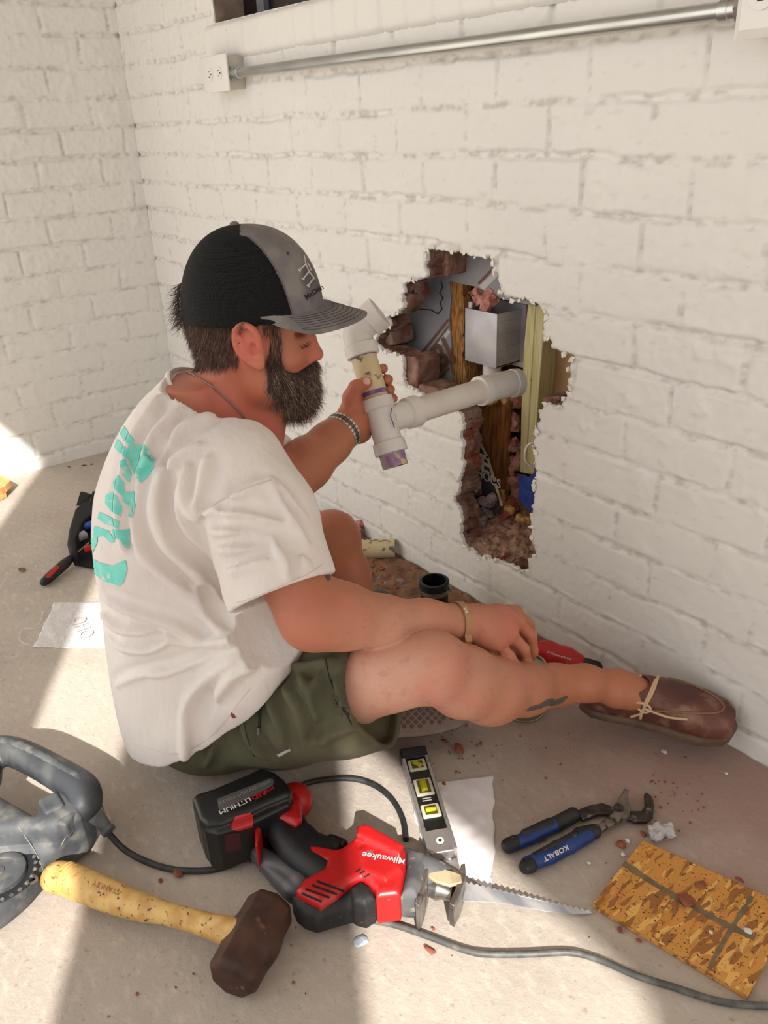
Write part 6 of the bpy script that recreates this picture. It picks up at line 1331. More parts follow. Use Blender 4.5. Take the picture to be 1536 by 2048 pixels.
# ---- torpedo level
lev = thing('spirit_level', 'small black and silver spirit level lying on white paper towel', 'level', (*U(858, 1600, 2, 0)[:2], 0))
LZ = .0235; La, Lb, Lc, Ld = U(803, 1497, 2, LZ), U(845, 1490, 2, LZ), U(911, 1697, 2, LZ), U(862, 1706, 2, LZ)
ldir = (Lc+Ld)/2-(La+Lb)/2; LL = np.linalg.norm(ldir); ldir /= LL; lx = np.array([-ldir[1], ldir[0], 0]); lx *= np.sign(lx@(Lb-La)); lo0 = (La+Lb)/2; lo0[2] = 0; lw = .0235
def LV(x, y, z): return lo0+ldir*x+lx*y+np.array([0, 0, z])
def lbox(nm, x0, x1, y0, y1, z0, z1, m, parent, bev=.0008):
    return prism(nm, [LV(x0, y0, z1), LV(x1, y0, z1), LV(x1, y1, z1), LV(x0, y1, z1)], (0, 0, z0-z1), m, parent, bev)
silv = mat('level_silver', (0.72, 0.71, 0.70), rough=.35, metal=.8, col3=(.45, .42, .40), scale3=60, ramp3=(.6, .7)); blkl = mat('level_black', (0.06, 0.06, 0.065), rough=.4); cream = mat('vial_frame', (0.82, 0.79, 0.68), rough=.45)
lbox('side_rail', .004, LL-.002, -lw, -lw+.006, .002, LZ-.001, silv, lev); lbox('side_rail', .004, LL-.002, lw-.006, lw, .002, LZ-.001, silv, lev)
lbox('web', .004, LL-.004, -lw+.006, lw-.006, .005, LZ-.004, blkl, lev); lbox('end_cap', 0, .026, -lw-.001, lw+.001, .0015, LZ, blkl, lev, .003); lbox('end_cap', LL-.046, LL, -lw+.003, lw-.003, .003, LZ-.002, silv, lev, .002)
yelv = mat('vial_yellow', (0.80, 0.76, 0.10), rough=.15, trans=.25)
for xc, hx_, kind_ in ((.045, .013, 'd'), (.098, .019, 'v'), (.152, .014, 'h')):
    fr_ = lbox('vial_frame', xc-hx_, xc+hx_, -.0155, .0155, LZ-.006, LZ-.0005, cream, lev, .002)
    dkk = lbox('vial_window', xc-hx_+.004, xc+hx_-.004, -.0105, .0105, LZ-.002, LZ-.0001, mat('vial_window', (.30, .30, .10), rough=.3), lev, .001)
    if kind_ == 'd': a_, b_2 = LV(xc-.006, -.006, LZ+.0005), LV(xc+.006, .006, LZ+.0005)
    elif kind_ == 'v': a_, b_2 = LV(xc-.012, 0, LZ+.0005), LV(xc+.012, 0, LZ+.0005)
    else: a_, b_2 = LV(xc, -.009, LZ+.0005), LV(xc, .009, LZ+.0005)
    rv = .0042 if kind_ != 'v' else .006; vl = lathe('vial', [(0, rv*.8), (.001, rv), (np.linalg.norm(b_2-a_)-.001, rv), (np.linalg.norm(b_2-a_), rv*.8)], a_, b_2-a_, yelv, lev, ns=20)
lathe('ring_screw', [(0, .0065), (.0012, .006), (.0012, .003), (0, .003)], LV(LL-.022, 0, LZ-.0018), (0, 0, 1), mat('ring_white', (.8, .8, .78), rough=.4), lev, ns=20)
[lbox('printed_line', .1215+k_*.005, .1235+k_*.005, -.008+k_*-.001, .007, LZ-.0042, LZ-.0038, whtp, lev, 0) for k_ in (0, 1)]
# ---- pliers
pl = thing('tongue_and_groove_pliers', 'blue handled slip joint pliers lying open on the concrete', 'pliers', (*U(1170, 1650, 2, 0)[:2], 0))
blue = mat('blue_grip', (0.06, 0.21, 0.46), rough=.5, col2=(.05, .17, .40), scale=30); psteel = mat('plier_steel', (0.30, 0.28, 0.26), rough=.45, metal=.7, col2=(.22, .20, .19), scale=60, col3=(.55, .50, .44), scale3=70, ramp3=(.58, .68)); psteel2 = mat('plier_plate', (0.52, 0.49, 0.44), rough=.5, metal=.6, col2=(.42, .39, .35), scale=50, col3=(.25, .22, .20), scale3=70, ramp3=(.56, .62))
def pv(px, z0, z1, r, nm, m, par=pl, h=.0012):
    v = nv(px, h, .03); slab_px(v, px, z0, z1, r); return sub_(v, nm, m, par)
# upper handle + lower-right jaw
pv([(1150, 1622), (1180, 1610), (1205, 1606), (1222, 1612), (1240, 1614), (1262, 1622), (1282, 1622), (1290, 1612), (1288, 1588), (1293, 1584), (1303, 1592), (1309, 1612), (1306, 1632), (1294, 1643), (1268, 1642), (1240, 1632), (1218, 1628), (1196, 1628), (1165, 1640)], .005, .013, .002, 'rear_jaw', psteel)
pv([(1226, 1625), (1232, 1608), (1236, 1598), (1243, 1586), (1249, 1577), (1258, 1579), (1256, 1600), (1262, 1615), (1258, 1632), (1236, 1644), (1212, 1656), (1192, 1666), (1186, 1658), (1206, 1640)], .009, .019, .002, 'front_jaw', psteel2)
lathe('pivot_bolt', [(0, .0085), (.003, .008), (.0035, .004)], U(1237, 1616, 2, .019), (0, 0, 1), psteel, pl, ns=18)
def grip_px(nm, pts, rr, m, z=.012, par=pl):
    v = nv([p_ for p_ in pts], .0014, .04); P3 = [U(a_, b_2, 2, z) for a_, b_2 in pts]; v.chain(P3, rr, k=.003); return sub_(v, nm, m, par)
g1 = grip_px('grip', [(1022, 1690), (1060, 1675), (1110, 1650), (1130, 1640)], [.0115, .0110, .0120, .0120], blue, .0135); grip_px('grip_band', [(1112, 1649), (1146, 1630)], [.0128, .0120], blkr, .0138); grip_px('grip_end', [(1017, 1691), (1030, 1686)], [.0118, .0122], blkr, .0138)
grip_px('grip_band', [(1050, 1668), (1100, 1646)], [.0075, .0085], blkr, .0205)
g2 = grip_px('grip', [(1056, 1728), (1100, 1712), (1140, 1690), (1175, 1670)], [.0115, .0120, .0125, .0125], blue, .0135); grip_px('grip_end', [(1053, 1733), (1060, 1730)], [.0116, .0122], blkr, .0138); grip_px('grip_band', [(1160, 1671), (1188, 1663)], [.0132, .0118], blkr, .0140); grip_px('grip_band', [(1070, 1712), (1110, 1692), (1150, 1672)], [.0060, .0070, .0080], blkr, .0200)
bvg = bvh_of(g2); h_ = hit(bvg, 1112, 1706, .001)
if h_:
    tk = text('grip_letters', 'KOBALT', U(1112, 1706, 2, .0262), U(1086, 1720, 2, .026)-U(1140, 1692, 2, .026), U(1118, 1716, 2, .026)-U(1110, 1698, 2, .026), .0125, whtp, g2, depth=.0, bold=.02)
    conform(tk, bvg)
# ================================================================== small things on the floor
# ---- sheet of oriented strand board
osb_m = bpy.data.materials.new('strand_board'); osb_m.use_nodes = True
def build_osb(m):
    N = m.node_tree.nodes; L = m.node_tree.links; b = N['Principled BSDF']; b.inputs['Roughness'].default_value = .75; tc = N.new('ShaderNodeTexCoord'); prev = None; hprev = None
    for i, (rz, sc, cl) in enumerate(((.3, 133, (0.82, 0.60, 0.31)), (1.2, 117, (0.78, 0.52, 0.22)), (2.3, 152, (0.88, 0.68, 0.36)), (.9, 142, (0.60, 0.39, 0.19)), (2.8, 125, (0.80, 0.56, 0.26)))):
        mp = N.new('ShaderNodeMapping'); mp.inputs['Rotation'].default_value = (0, 0, rz); mp.inputs['Scale'].default_value = (1, .30, 1); mp.inputs['Location'].default_value = (i*3.1, i, 0); L.new(tc.outputs['Object'], mp.inputs[0])
        vo = N.new('ShaderNodeTexVoronoi'); vo.inputs['Scale'].default_value = sc; L.new(mp.outputs[0], vo.inputs['Vector'])
        sp = N.new('ShaderNodeSeparateColor'); L.new(vo.outputs['Color'], sp.inputs[0])
        if prev is None:
            r = N.new('ShaderNodeMix'); r.data_type = 'RGBA'; L.new(sp.outputs[0], r.inputs[0]); r.inputs[6].default_value = (*lin((0.72, 0.48, 0.20)), 1); r.inputs[7].default_value = (*lin(cl), 1); prev = r.outputs[2]; hprev = sp.outputs[1]
        else:
            gt = N.new('ShaderNodeMath'); gt.operation = 'GREATER_THAN'; gt.inputs[1].default_value = .60; L.new(sp.outputs[1], gt.inputs[0])
            r = N.new('ShaderNodeMix'); r.data_type = 'RGBA'; L.new(gt.outputs[0], r.inputs[0]); L.new(prev, r.inputs[6]); r.inputs[7].default_value = (*lin(cl), 1); prev = r.outputs[2]
            h_ = N.new('ShaderNodeMath'); h_.operation = 'MULTIPLY_ADD'; L.new(gt.outputs[0], h_.inputs[0]); h_.inputs[1].default_value = .5; L.new(hprev, h_.inputs[2]); hprev = h_.outputs[0]
    nz = N.new('ShaderNodeTexNoise'); nz.inputs['Scale'].default_value = 260; L.new(tc.outputs['Object'], nz.inputs['Vector']); mr = N.new('ShaderNodeMapRange'); mr.inputs[1].default_value = .62; mr.inputs[2].default_value = .68; L.new(nz.outputs['Fac'], mr.inputs[0])
    r = N.new('ShaderNodeMix'); r.data_type = 'RGBA'; L.new(mr.outputs[0], r.inputs[0]); L.new(prev, r.inputs[6]); r.inputs[7].default_value = (*lin((0.30, 0.17, 0.07)), 1); L.new(r.outputs[2], b.inputs['Base Color'])
    bp = N.new('ShaderNodeBump'); bp.inputs['Strength'].default_value = .6; bp.inputs['Distance'].default_value = .001; L.new(hprev, bp.inputs['Height']); L.new(bp.outputs[0], b.inputs['Normal'])
build_osb(osb_m)
OZ = .0125; ot = [(1285, 1680), (1560, 1800), (1700, 1862), (1610, 2030), (1495, 1996), (1186, 1808)]
A_, B_, D_ = U(1285, 1680, 2, OZ), U(1540, 1794, 2, OZ), U(1186, 1806, 2, OZ); E_ = U(1497, 1990, 2, OZ); F2 = E_+(B_-A_)*.0
osb = thing('strand_board_offcut', 'square of golden strand board with grey spray lines crossing, at the right edge', 'board', (*A_[:2], 0))
G_ = E_+(U(1540, 1794, 2, OZ)-E_)*1.0
opts = [A_, B_, G_, E_, D_] if False else [A_, A_+(B_-A_)*1.02, E_+(B_-A_-(D_-A_)*0)*.0, D_]
ed = D_-A_; er = E_-D_; er2 = B_-A_; board = prism('panel', [A_, A_+er2/np.linalg.norm(er2)*np.linalg.norm(er), E_, D_], (0, 0, -.011), osb_m, osb, .0008)
sprm = mat('grey_spray', (0.42, 0.37, 0.28), rough=.8, col2=(.50, .42, .30), scale=60)
def spray(pts, wd):
    P_ = spline(pts, 6); V, Fq = [], []
    for i in range(len(P_)):
        a, b = P_[max(i-1, 0)], P_[min(i+1, len(P_)-1)]; d = (b-a)/np.linalg.norm(b-a); n = np.array([-d[1], d[0]])*wd*(1+.18*rng.normal())
        V += [U(*(P_[i]+n), 2, OZ+.0004), U(*(P_[i]-n), 2, OZ+.0004)]
        if i: k = len(V); Fq.append((k-4, k-3, k-1, k-2))
    return V, Fq
merged('spray_line', [spray([(1247, 1726), (1290, 1755), (1345, 1790), (1400, 1820), (1450, 1848), (1510, 1876)], 6)], sprm, osb, False); OZ += .0003; merged('spray_line', [spray([(1504, 1792), (1480, 1830), (1455, 1870), (1435, 1905), (1418, 1938)], 5)], sprm, osb, False); OZ -= .0003
# ---- paper towels
def sheet(name, px, z0, m, label, cat, th=.0012, amp=.003, fr=30, n=46):
    A, Bq, C_, D = [U(u, v, 2, 0) for u, v in px]; V = []; 
    for i in range(n+1):
        for j in range(n+1):
            s, t = i/n, j/n; p = (A*(1-s)+Bq*s)*(1-t)+(D*(1-s)+C_*s)*t; e = min(s, 1-s, t, 1-t); p = p+np.array([1, .6, 0])*.0035*fbm(p[0]*40, p[1]*40, 0, 12, 2)*(1 if e < .02 else .2)
            z = z0+amp*max(0, float(fbm(p[0]*fr, p[1]*fr, 0, 11, 2)))*min(1, e*6+.3)+ .0012*abs(math.sin((s*1.0+t*.15)*60)); V.append((p[0], p[1], z))
    q = [(i*(n+1)+j, (i+1)*(n+1)+j, (i+1)*(n+1)+j+1, i*(n+1)+j+1) for i in range(n) for j in range(n)]
    o = mesh_obj(name, V, q, m); sm = o.modifiers.new('s', 'SOLIDIFY'); sm.thickness = th; sm.offset = 1; recenter(o, (A+C_)/2); return tag(o, label, cat)
towm = mat('paper_towel', (0.90, 0.88, 0.88), rough=.95, bump=.5, bscale=500, bdist=.001)
tw1 = sheet('paper_towel', [(817, 1572), (984, 1550), (992, 1762), (812, 1640)], .001, towm, 'white ribbed paper towel lying under the spirit level', 'paper towel')
bpy.data.objects.remove(tw1); tw1 = sheet('paper_towel', [(814, 1572), (985, 1551), (987, 1787), (846, 1694)], .001, towm, 'white ribbed paper towel lying under the spirit level', 'paper towel')
prt = mat('pale_print', (0.76, 0.72, 0.73), rough=.9)
tw2 = sheet('paper_towel', [(108, 1206), (262, 1204), (268, 1298), (68, 1296)], .001, mat('paper_towel_thin', (0.84, 0.82, 0.81), rough=.9, col2=(0.78, 0.76, 0.76), scale=50, stretch=(1, 8, 1)), 'frayed white printed sheet on the floor behind the white shirt', 'paper towel')
words('printed_words', 'OHO', (182, 1285), (150, 1222), .045, prt, tw2, .0065, .04)
thr = [tube_data(spline([U(*q, 2, .003) for q in p_], 5), .0006, 5) for p_ in ([(92, 1240), (74, 1256), (48, 1258), (40, 1268), (42, 1282), (60, 1290)],)]
merged('loose_thread', thr, towm, tw2); merged('loose_thread', [tube_data(spline([U(*q, 2, .003) for q in [(86, 1222), (80, 1245), (60, 1256)]], 5), .0006, 5)], towm, tw2)
# ---- black rubber coupling
cpl_c = U(868, 1222, 2, 0); cpn = thing('rubber_coupling', 'black rubber pipe coupling with steel clamp standing behind the forearm', 'coupling', cpl_c)
cch = .098; rubm = mat('coupling_rubber', (0.07, 0.07, 0.075), rough=.45)
cpl_c = U(868, 1160, 2, cch); cpl_c[2] = 0; cpn.location = cpl_c
lathe('sleeve', [(0, .031), (.002, .032), (cch-.018, .032), (cch-.016, .0345), (cch-.001, .0345), (cch, .033), (cch, .028), (.01, .026), (.01, .0001)], cpl_c, (0, 0, 1), rubm, cpn, ns=48)
cl_b = lathe('clamp', [(cch-.030, .0326), (cch-.030, .0338), (cch-.018, .0338), (cch-.018, .0326)], cpl_c, (0, 0, 1), mat('clamp_steel', (.62, .60, .56), rough=.3, metal=.9), cpn, ns=48, closed=True)
cs_ = cpl_c+np.array([.036*RC[0][0], .036*RC[0][1], cch-.024]); lathe('screw', [(-.009, .004), (.009, .004)], cs_, (RC[0][1], -RC[0][0], 0), steelb, cl_b, ns=12)
# ---- cream pipe offcut
oc0 = U(722, 1112, 2, 0)+np.array([0, 0, .0]); oca, ocb = U(724, 1098, 2, .0245), U(790, 1097, 2, .0245); ocd = ocb-oca; ocl = np.linalg.norm(ocd)
pco = thing('pipe_offcut', 'short cream coloured pipe offcut lying by the foot of the wall', 'pipe', (*((oca+ocb)/2)[:2], 0))
lathe('tube_wall', [(0, .0255), (ocl, .0255), (ocl, .0205), (0, .0205)], oca, ocd, creamp, pco, ns=40, closed=True)
tx_ = text('marker_words', 'old drain', (oca+ocb)/2+UP*.0262, ocd, np.cross(UP, ocd), .016, mat('marker_dark', (.25, .2, .17), rough=.7), pco, depth=.0, shear=.3) if False else merged('marker_writing', [tube_data(spline([U(a_, b_, 2, .0505) for a_, b_ in [(728, 1080), (736, 1078), (744, 1082), (752, 1079), (760, 1083), (770, 1080), (780, 1084)]], 4), .0007, 5)], mat('marker_dark', (.25, .2, .17), rough=.7), pco)
# ---- dirt along the wall
dirtm = mat('brown_dirt', (0.56, 0.42, 0.32), rough=1.0, col2=(0.46, 0.33, 0.25), scale=28, col3=(0.36, 0.22, 0.15), scale3=80, ramp3=(.60, .66), bump=1.0, bscale=130, bdist=.005)
def dirt(X, Y):
    e = np.clip((Y+np.interp(X, [1.7, 2.05], [.30, .12])+.05*fbm(X*9, Y*9, 0, 2, 3))/.22, 0, 1)*np.clip((X-1.05)/.15, 0, 1)*np.clip((2.10+.03*fbm(X*20, Y*20, 0, 9, 2)-X)/.15, 0, 1)*np.clip((-Y-.002)/.004, 0, 1)
    return e*(.006+.005*fbm(X*30, Y*30, 0, 6, 4)+.003*np.abs(fbm(X*120, Y*120, 0, 7, 2)))-.0012
mound('dirt', .95, 2.15, -.36, -.003, .0045, dirt, dirtm, 'brown dirt and brick dust spread along the foot of the wall', 'dirt')
# ---- pink insulation tuft behind the knee
lump('insulation_tuft', [(U(628+i*16, 1030+(i % 2)*14+i*4, 2, .02), .020) for i in range(7)], .0025, .010, 55, pink, 'pink insulation scrap on the floor behind the raised knee', 'insulation', seed=14)
# ---- can of cement under the shin
cb_ = U(1047, 1420, 2, 0)
can = thing('can', 'short tin can with white label standing under the shin', 'can', cb_); tinm = mat('tin_metal', (0.66, 0.62, 0.54), rough=.28, metal=.9); canl = mat('can_label', (0.36, 0.34, 0.22), rough=.45, col2=(.42, .40, .28), scale=8)
rc = .040; hc_ = .110
lathe('tin', [(0, rc-.002), (.0015, rc), (.004, rc), (.005, rc-.0015), (hc_-.005, rc-.0015), (hc_-.004, rc), (hc_, rc), (hc_, rc-.003), (hc_-.004, rc-.004), (hc_-.004, .0001)], cb_, (0, 0, 1), tinm, can, ns=48)
lathe('wrap_label', [(.008, rc-.0012), (.008, rc-.0008), (hc_-.008, rc-.0008), (hc_-.008, rc-.0012)], cb_, (0, 0, 1), canl, can, ns=48, closed=True)
Vp, Fp = [], []; ca0 = math.atan2(CAM[1]-cb_[1], CAM[0]-cb_[0])
for k_ in range(13):
    a_ = ca0-.55+k_*.075
    for z_ in (.016, .040): Vp.append(cb_+np.array([math.cos(a_)*(rc-.0004), math.sin(a_)*(rc-.0004), z_]))
    if k_: n_ = len(Vp); Fp.append((n_-4, n_-2, n_-1, n_-3))
setp(mesh_obj('white_panel', Vp, Fp, mat('label_paper', (0.80, 0.80, 0.83), rough=.5), None, True), can)
for r0_ in range(4):
    Vp, Fp = [], []
    for k_ in range(8):
        a_ = ca0-.50+k_*.06
        for z_ in (.020+r0_*.005, .0215+r0_*.005): Vp.append(cb_+np.array([math.cos(a_)*(rc+.0001), math.sin(a_)*(rc+.0001), z_]))
        if k_: n_ = len(Vp); Fp.append((n_-4, n_-2, n_-1, n_-3))
    setp(mesh_obj('printed_line', Vp, Fp, mat('label_ink', (.25, .28, .42), rough=.6), None, True), can)
# ---- small red cordless tool beyond the shin
rt = thing('cordless_driver', 'small red and black cordless tool lying between shin and wall', 'power tool', (*U(1130, 1330, 2, 0)[:2], 0))
v = nv([(1050, 1270), (1200, 1360)], .0018, .09); v.chain([U(1062, 1300, 2, .045), U(1095, 1308, 2, .045), U(1130, 1320, 2, .042), U(1150, 1328, 2, .040)], [.020, .026, .026, .024], k=.01); rbo = sub_(v, 'housing', redp, rt); bvq = bvh_of(rbo)
v = nv([(1130, 1290), (1220, 1370)], .0018, .09); v.chain([U(1156, 1330, 2, .040), U(1176, 1334, 2, .036), U(1192, 1334, 2, .034)], [.020, .016, .013], k=.006); sub_(v, 'chuck', blkr, rt)
h_ = hit(bvq, 1118, 1312, .001)
if h_: conform(text('printed_script', 'Milwaukee', h_[0], U(1138, 1318, 2, .07)-U(1098, 1306, 2, .07), U(1110, 1305, 2, .07)-U(1112, 1322, 2, .07), .012, whtp, rbo, depth=.001, shear=.3), bvq)
# ---- round grey disc behind forearm
gd = U(756, 1192, 2, .012); o = lathe('test_cap', [(0, .030), (.011, .030), (.012, .028), (.012, .018), (.008, .017), (.008, .0001)], (gd[0], gd[1], 0.001), (0, 0, 1), mat('cap_dark_grey', (.25, .24, .22), rough=.6), None, ns=36); recenter(o, (gd[0], gd[1], 0.001)); tag(o, 'dark round pipe cap lying in the dirt behind the forearm', 'cap')
# ---- open tool pouch with its contents and a screwdriver
pc_ = U(190, 1050, 2, 0); pou = thing('tool_pouch', 'open black tool pouch on the floor behind the white shirt', 'tool pouch', pc_)
fab = mat('pouch_black', (0.05, 0.05, 0.055), rough=.85, bump=.4, bscale=300, bdist=.001)
outl = [(150, 1020), (165, 1006), (195, 998), (260, 1000), (275, 1060), (240, 1110), (190, 1112), (142, 1104), (134, 1088), (138, 1060)]
v = nv([(120, 985), (290, 1130)], .0025, .09); slab_px(v, outl, .0, .050, .008); slab_px(v, [(160, 1028), (175, 1014), (200, 1008), (255, 1010), (262, 1058), (235, 1098), (190, 1100), (150, 1094), (146, 1062)], .010, .080, .004, .003, op='s'); sub_(v, 'tray', fab, pou)
prism('lid', [U(u, w_, 2, .01+.02*k_) for k_, (u, w_) in enumerate([(180, 1006), (184, 984), (212, 972), (260, 975), (265, 1005)])][:5], (.006, .010, .004), fab, pou, .002)
prism('strap', [U(152, 1012, 2, .004), U(160, 984, 2, .035), U(180, 990, 2, .035), (U(174, 1010, 2, .004))], (.004, .006, .002), fab, pou, .001)
glassm = mat('clear_bottle', (0.88, 0.90, 0.93), rough=.12, trans=.6); bl_m = mat('blue_cap', (0.20, 0.38, 0.80), rough=.35)
o = lathe('small_bottle', [(0, .010), (.004, .013), (.030, .013), (.034, .009)], U(152, 1078, 2, .030), floor_dir((150, 1078), (182, 1062), .03), glassm, None, ns=24); recenter(o, U(165, 1072, 2, .03)); tag(o, 'clear glossy bottle nearest the screwdriver in the black pouch', 'bottle')
o = lathe('small_bottle', [(0, .009), (.003, .0115), (.030, .0115)], U(165, 1054, 2, .030), floor_dir((165, 1054), (195, 1046), .03), bl_m, None, ns=24); recenter(o, U(175, 1050, 2, .03)); tag(o, 'bright blue capped bottle in the black pouch', 'bottle')
o = lathe('socket', [(0, .011), (.02, .011), (.02, .008), (.004, .0075)], U(172, 1036, 2, .030), floor_dir((172, 1036), (200, 1034), .03), steelb, None, ns=20); recenter(o, U(180, 1036, 2, .03)); tag(o, 'grey steel socket at the top of the black pouch', 'socket')
o = tube('red_handle', [U(168, 1100, 2, .034), U(182, 1096, 2, .034), U(196, 1090, 2, .034)], [.009, .010, .009], redp, None, ns=16); recenter(o, U(182, 1096, 2, .034)); o.name = 'hand_tool'; tag(o, 'red and black tool handle poking out of the black pouch', 'hand tool')
sd = thing('screwdriver', 'black and red handled screwdriver leaning on the tool pouch', 'screwdriver', (*U(120, 1140, 2, 0)[:2], 0))
s0, s1, s2 = U(88, 1164, 2, .014), U(152, 1108, 2, .026), U(178, 1086, 2, .034)
v = nv([(75, 1090), (170, 1180)], .0014, .05); v.chain(spline([s0, s0*.7+s1*.3, s0*.4+s1*.6, s0*.15+s1*.85, s1], 4), list(np.interp(np.linspace(0, 1, 17), [0, .15, .5, .75, .9, 1], [.0105, .0130, .0135, .0095, .0115, .009])), k=.002); sh_ = sub_(v, 'grip', blkr, sd); bvs2 = bvh_of(sh_)
tube('shaft', [s1, s2], .003, steelb, sd, ns=12); decal('red_inlay', [[(92, 1150), (112, 1130), (118, 1132), (116, 1138), (98, 1156), (92, 1156)]], bvs2, redp, sh_, lift=.0006, step=1.0)
# ---- wooden blocks at the left edge
wbm = mat('pine_block', (0.86, 0.66, 0.42), rough=.7, col2=(0.78, 0.56, 0.34), scale=10, stretch=(1, 6, 6))
for px, z1, lb in (([(-70, 962), (-30, 948), (6, 952), (22, 960), (10, 972), (-60, 1000)], .040, 'pale wooden block on the floor at the left edge'), ([(-80, 985), (-30, 970), (12, 985), (-20, 1000), (-80, 1020)], .018, 'thin wooden slat under the block at the left edge')):
    o = prism('wood_block', [U(u, w_, 2, z1) for u, w_ in px], (0, 0, -(z1-.001) if z1 < .03 else -(z1-.0185)), wbm, None, .001); recenter(o, U(-20, 980, 2, 0)); tag(o, lb, 'wood block')
o = prism('wood_post', [U(-60, 915, 2, 0)+UP*.001, U(4, 936, 2, 0)+UP*.001, U(4, 936, 2, 0)+UP*.032+np.array([0, 0, 0]), U(-60, 915, 2, 0)+UP*.032], (.0, -.018, 0), wbm, None, .001); recenter(o, U(-10, 935, 2, 0)); tag(o, 'short upright piece of pine against the left wall', 'wood block')
# ---- dry leaves, white lump, chips and crumbs
leafm = mat('dry_leaf', (0.50, 0.34, 0.22), rough=.8, col2=(.40, .26, .17), scale=60)
def leaf(u, v, L_, ang, lb):
    c = U(u, v, 2, 0); V = []; n = 8
    for i in range(n+1):
        t = i/n; w_ = L_*.28*math.sin(PI*t)**.8; x = (t-.5)*L_
        for y, z in ((-w_, .003+.002*math.sin(3*t)), (0, .0015), (w_, .0035)): V.append(c+np.array([x*math.cos(ang)-y*math.sin(ang), x*math.sin(ang)+y*math.cos(ang), z]))
    o = mesh_obj('dry_leaf', V, [(i*3+j, i*3+j+1, i*3+j+4, i*3+j+3) for i in range(n) for j in range(2)], leafm); m_ = o.modifiers.new('s', 'SOLIDIFY'); m_.thickness = .0006; recenter(o, c); tag(o, lb, 'leaf')
leaf(44, 1141, .030, .2, 'curled brown leaf on the floor left of the screwdriver'); leaf(168, 932, .018, 1.0, 'brown leaf by the left wall, bigger of the two'); leaf(184, 930, .012, 2.0, 'small dark leaf bit by the left wall'); leaf(138, 935, .014, .4, 'thin dry leaf near the corner of the left wall')
def rock(name, u, v, r, m, lb, cat, grp=None, z=0.0, sq=(1, .75, .5), seed=0, ang=0.0):
    c = U(u, v, 2, z); rg = np.random.default_rng(seed+int(u*7+v)); bm = bmesh.new(); bmesh.ops.create_icosphere(bm, subdivisions=2 if r > .006 else 1, radius=1.0)
    dirs = [rg.normal(size=3) for _ in range(9)]; dirs = [d/np.linalg.norm(d) for d in dirs]; lim = [rg.uniform(.42, .8) for _ in dirs]
    for q in bm.verts:
        p = np.array(q.co)
        for d, l in zip(dirs, lim):
            k = p@d
            if k > l: p = p-d*(k-l)
        p = p*np.array(sq)*r; q.co = Vector((p[0]*math.cos(ang)-p[1]*math.sin(ang), p[0]*math.sin(ang)+p[1]*math.cos(ang), p[2]))
    zmin = min(q.co.z for q in bm.verts); me = bpy.data.meshes.new(name); bm.to_mesh(me); bm.free(); me.materials.append(m)
    o = bpy.data.objects.new(name, me); COL.objects.link(o); o.location = (c[0], c[1], z-zmin); return tag(o, lb, cat, grp)
lump('caulk_lump', [(U(1310, 1668, 2, .009), .012), (U(1334, 1662, 2, .010), .012), (U(1322, 1664, 2, .010), .012)], .0012, .006, 110, mat('white_caulk', (.72, .70, .69), rough=.8), 'crumpled white lump beside the strand board corner', 'lump', k=.004, seed=44)
rock('brick_chip', 1370, 1806, .0165, redb, 'flat red brick chip in the middle of the strand board', 'brick chip', z=OZ, sq=(1, .95, .35))
rock('brick_chip', 1403, 1772, .0125, redb, 'smaller pointed brick chip lying above the flat one on the board', 'brick chip', z=OZ, sq=(1, .6, .4), ang=1.2)
rock('brick_chip', 1242, 1690, .0105, redb, 'red brick chip on the concrete left of the strand board', 'brick chip', sq=(1, .8, .5))
rock('brick_chip', 1286, 1670, .0065, redb, 'little brick chip at the upper corner of the strand board', 'brick chip')
rock('brick_chip', 860, 1903, .011, redb, 'orange brick chip alone below the grey cable', 'brick chip', sq=(1, .6, .4), ang=.4)
rock('brick_chip', 918, 1504, .0155, redb, 'biggest red brick chip above the paper towel', 'brick chip', sq=(1, .55, .5), ang=-.2)
rock('brick_chip', 905, 1446, .013, redb, 'red brick chip near the upper part of the tan sole', 'brick chip', sq=(1, .6, .4))
rock('brick_chip', 962, 1489, .006, redb, 'small red chip right of the biggest brick chip', 'brick chip'); rock('brick_chip', 932, 1452, .0055, redb, 'tiny red chip closest to the bent knee shadow', 'brick chip')
rock('brick_chip', 890, 1484, .009, redb, 'thin red brick chip above and left of the biggest one', 'brick chip', sq=(1, .5, .4))
rock('brick_chip', 888, 1570, .008, redb, 'brick chip tucked against the top edge of the paper towel', 'brick chip', sq=(1, .5, .4)); rock('brick_chip', 1078, 1682, .016, redb, 'flat dark brick chip between the two blue pliers grips', 'brick chip', sq=(1, .5, .25), ang=.5)
rock('brick_chip', 355, 1750, .011, redb, 'brown brick chip by the black cord, bigger of the pair', 'brick chip', sq=(1, .8, .6)); rock('brick_chip', 322, 1763, .006, redb, 'small brown chip left of the bigger one by the black cord', 'brick chip')
rock('brick_chip', 1478, 1763, .008, redb, 'dark brick chip at the top right edge of the strand board', 'brick chip', z=OZ, sq=(1, .6, .5)); rock('brick_chip', 1240, 1863, .007, redb, 'brick crumb below the left edge of the strand board', 'brick chip'); rock('brick_chip', 1278, 1882, .006, redb, 'brick crumb touching the lower edge of the strand board', 'brick chip')
whf = mat('white_flake', (.86, .84, .82), rough=.7)
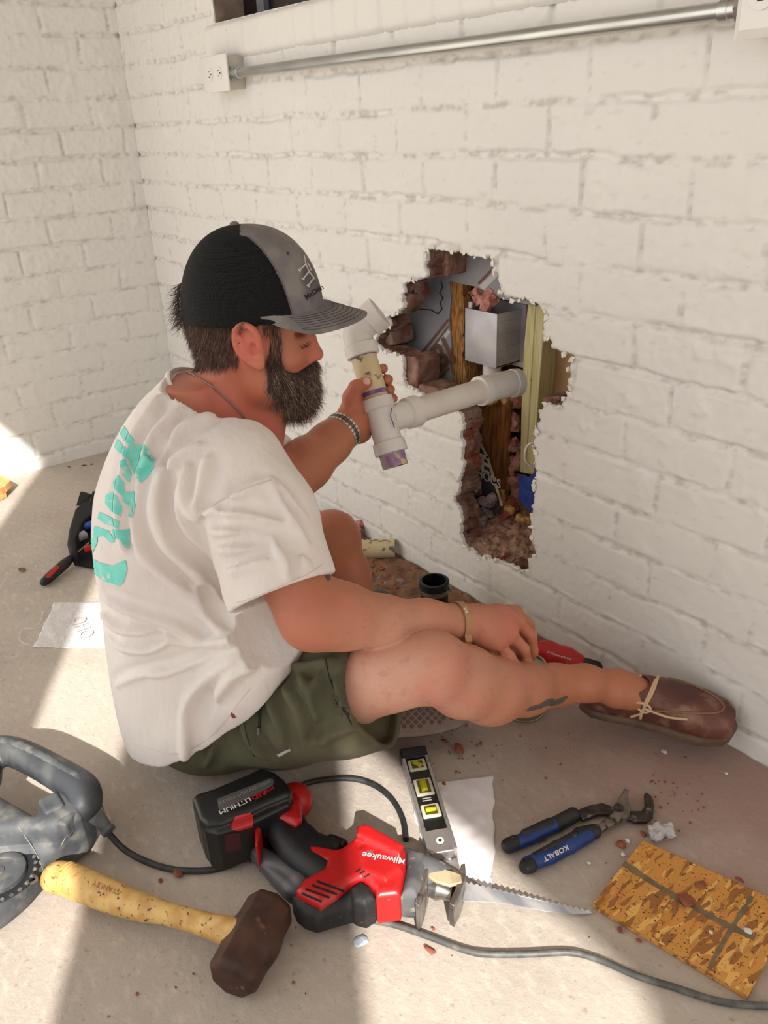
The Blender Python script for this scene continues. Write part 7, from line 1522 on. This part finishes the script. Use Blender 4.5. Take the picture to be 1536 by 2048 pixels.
rock('paint_flake', 1494, 1861, .008, whf, 'white paint flake on the strand board at the right', 'paint flake', z=OZ, sq=(1, .7, .2)); rock('paint_flake', 1421, 1866, .0045, whf, 'tiny white flake on the strand board near the spray cross', 'paint flake', z=OZ)
rock('paint_flake', 720, 1885, .017, mat('glass_shard', (.72, .76, .80), rough=.2, metal=.2), 'shiny curved shard on the concrete below the saw', 'shard', sq=(.8, .6, .25), ang=.8)
rock('paint_flake', 1328, 1504, .0075, whf, 'white flake on the floor just below the brown shoe sole', 'paint flake', sq=(1, .6, .3)); rock('paint_flake', 1178, 1728, .005, whf, 'white flake below the blue pliers', 'paint flake'); rock('paint_flake', 1254, 1684, .006, whf, 'white flake touching the chip left of the strand board', 'paint flake')
rock('paint_flake', 1246, 1712, .006, whf, 'white flake beside the upper left edge of the strand board', 'paint flake'); rock('paint_flake', 1452, 1548, .004, whf, 'lone white speck on the floor right of the shoe', 'paint flake')
rock('brick_chunk', 800, 1168, .016, mort, 'grey mortar chunk in the dirt left of the black coupling', 'mortar'); 
rg_ = np.random.default_rng(5)
for (cu, cv_, su, sv_, n, grp, lb) in ((1350, 1600, 40, 28, 26, 'brick crumbs by the pliers jaws', 'tiny red brick crumb on the floor around the pliers jaws'), (915, 1480, 45, 35, 30, 'brick crumbs above the towel', 'tiny red brick crumb scattered above the paper towel'), (780, 1150, 50, 28, 46, 'crumbs in the dirt', 'small brown crumb in the dirt behind the forearm'),
        (1330, 1760, 90, 90, 14, 'crumbs near the board', 'tiny dark crumb on the concrete near the board and cable'), (430, 1930, 240, 70, 22, 'specks on the shaded concrete', 'tiny dark speck of dirt on the shaded concrete floor'), (1180, 1500, 160, 50, 24, 'specks below the shoe', 'tiny red speck on the dusty floor below the shin')):
    for k_ in range(n):
        u, v_ = cu+rg_.normal()*su, cv_+rg_.normal()*sv_; p_ = U(u, v_, 2, 0)
        if p_[1] > -.02 or u > 1534 or u < 2 or v_ > 2046: continue
        rock('crumb', u, v_, rg_.uniform(.0016, .0042) if 'dirt' not in grp else rg_.uniform(.003, .009), redb if rg_.random() < .75 else mort, lb, 'crumb', grp, z=0.0 if 'dirt' not in grp else .005, seed=k_)
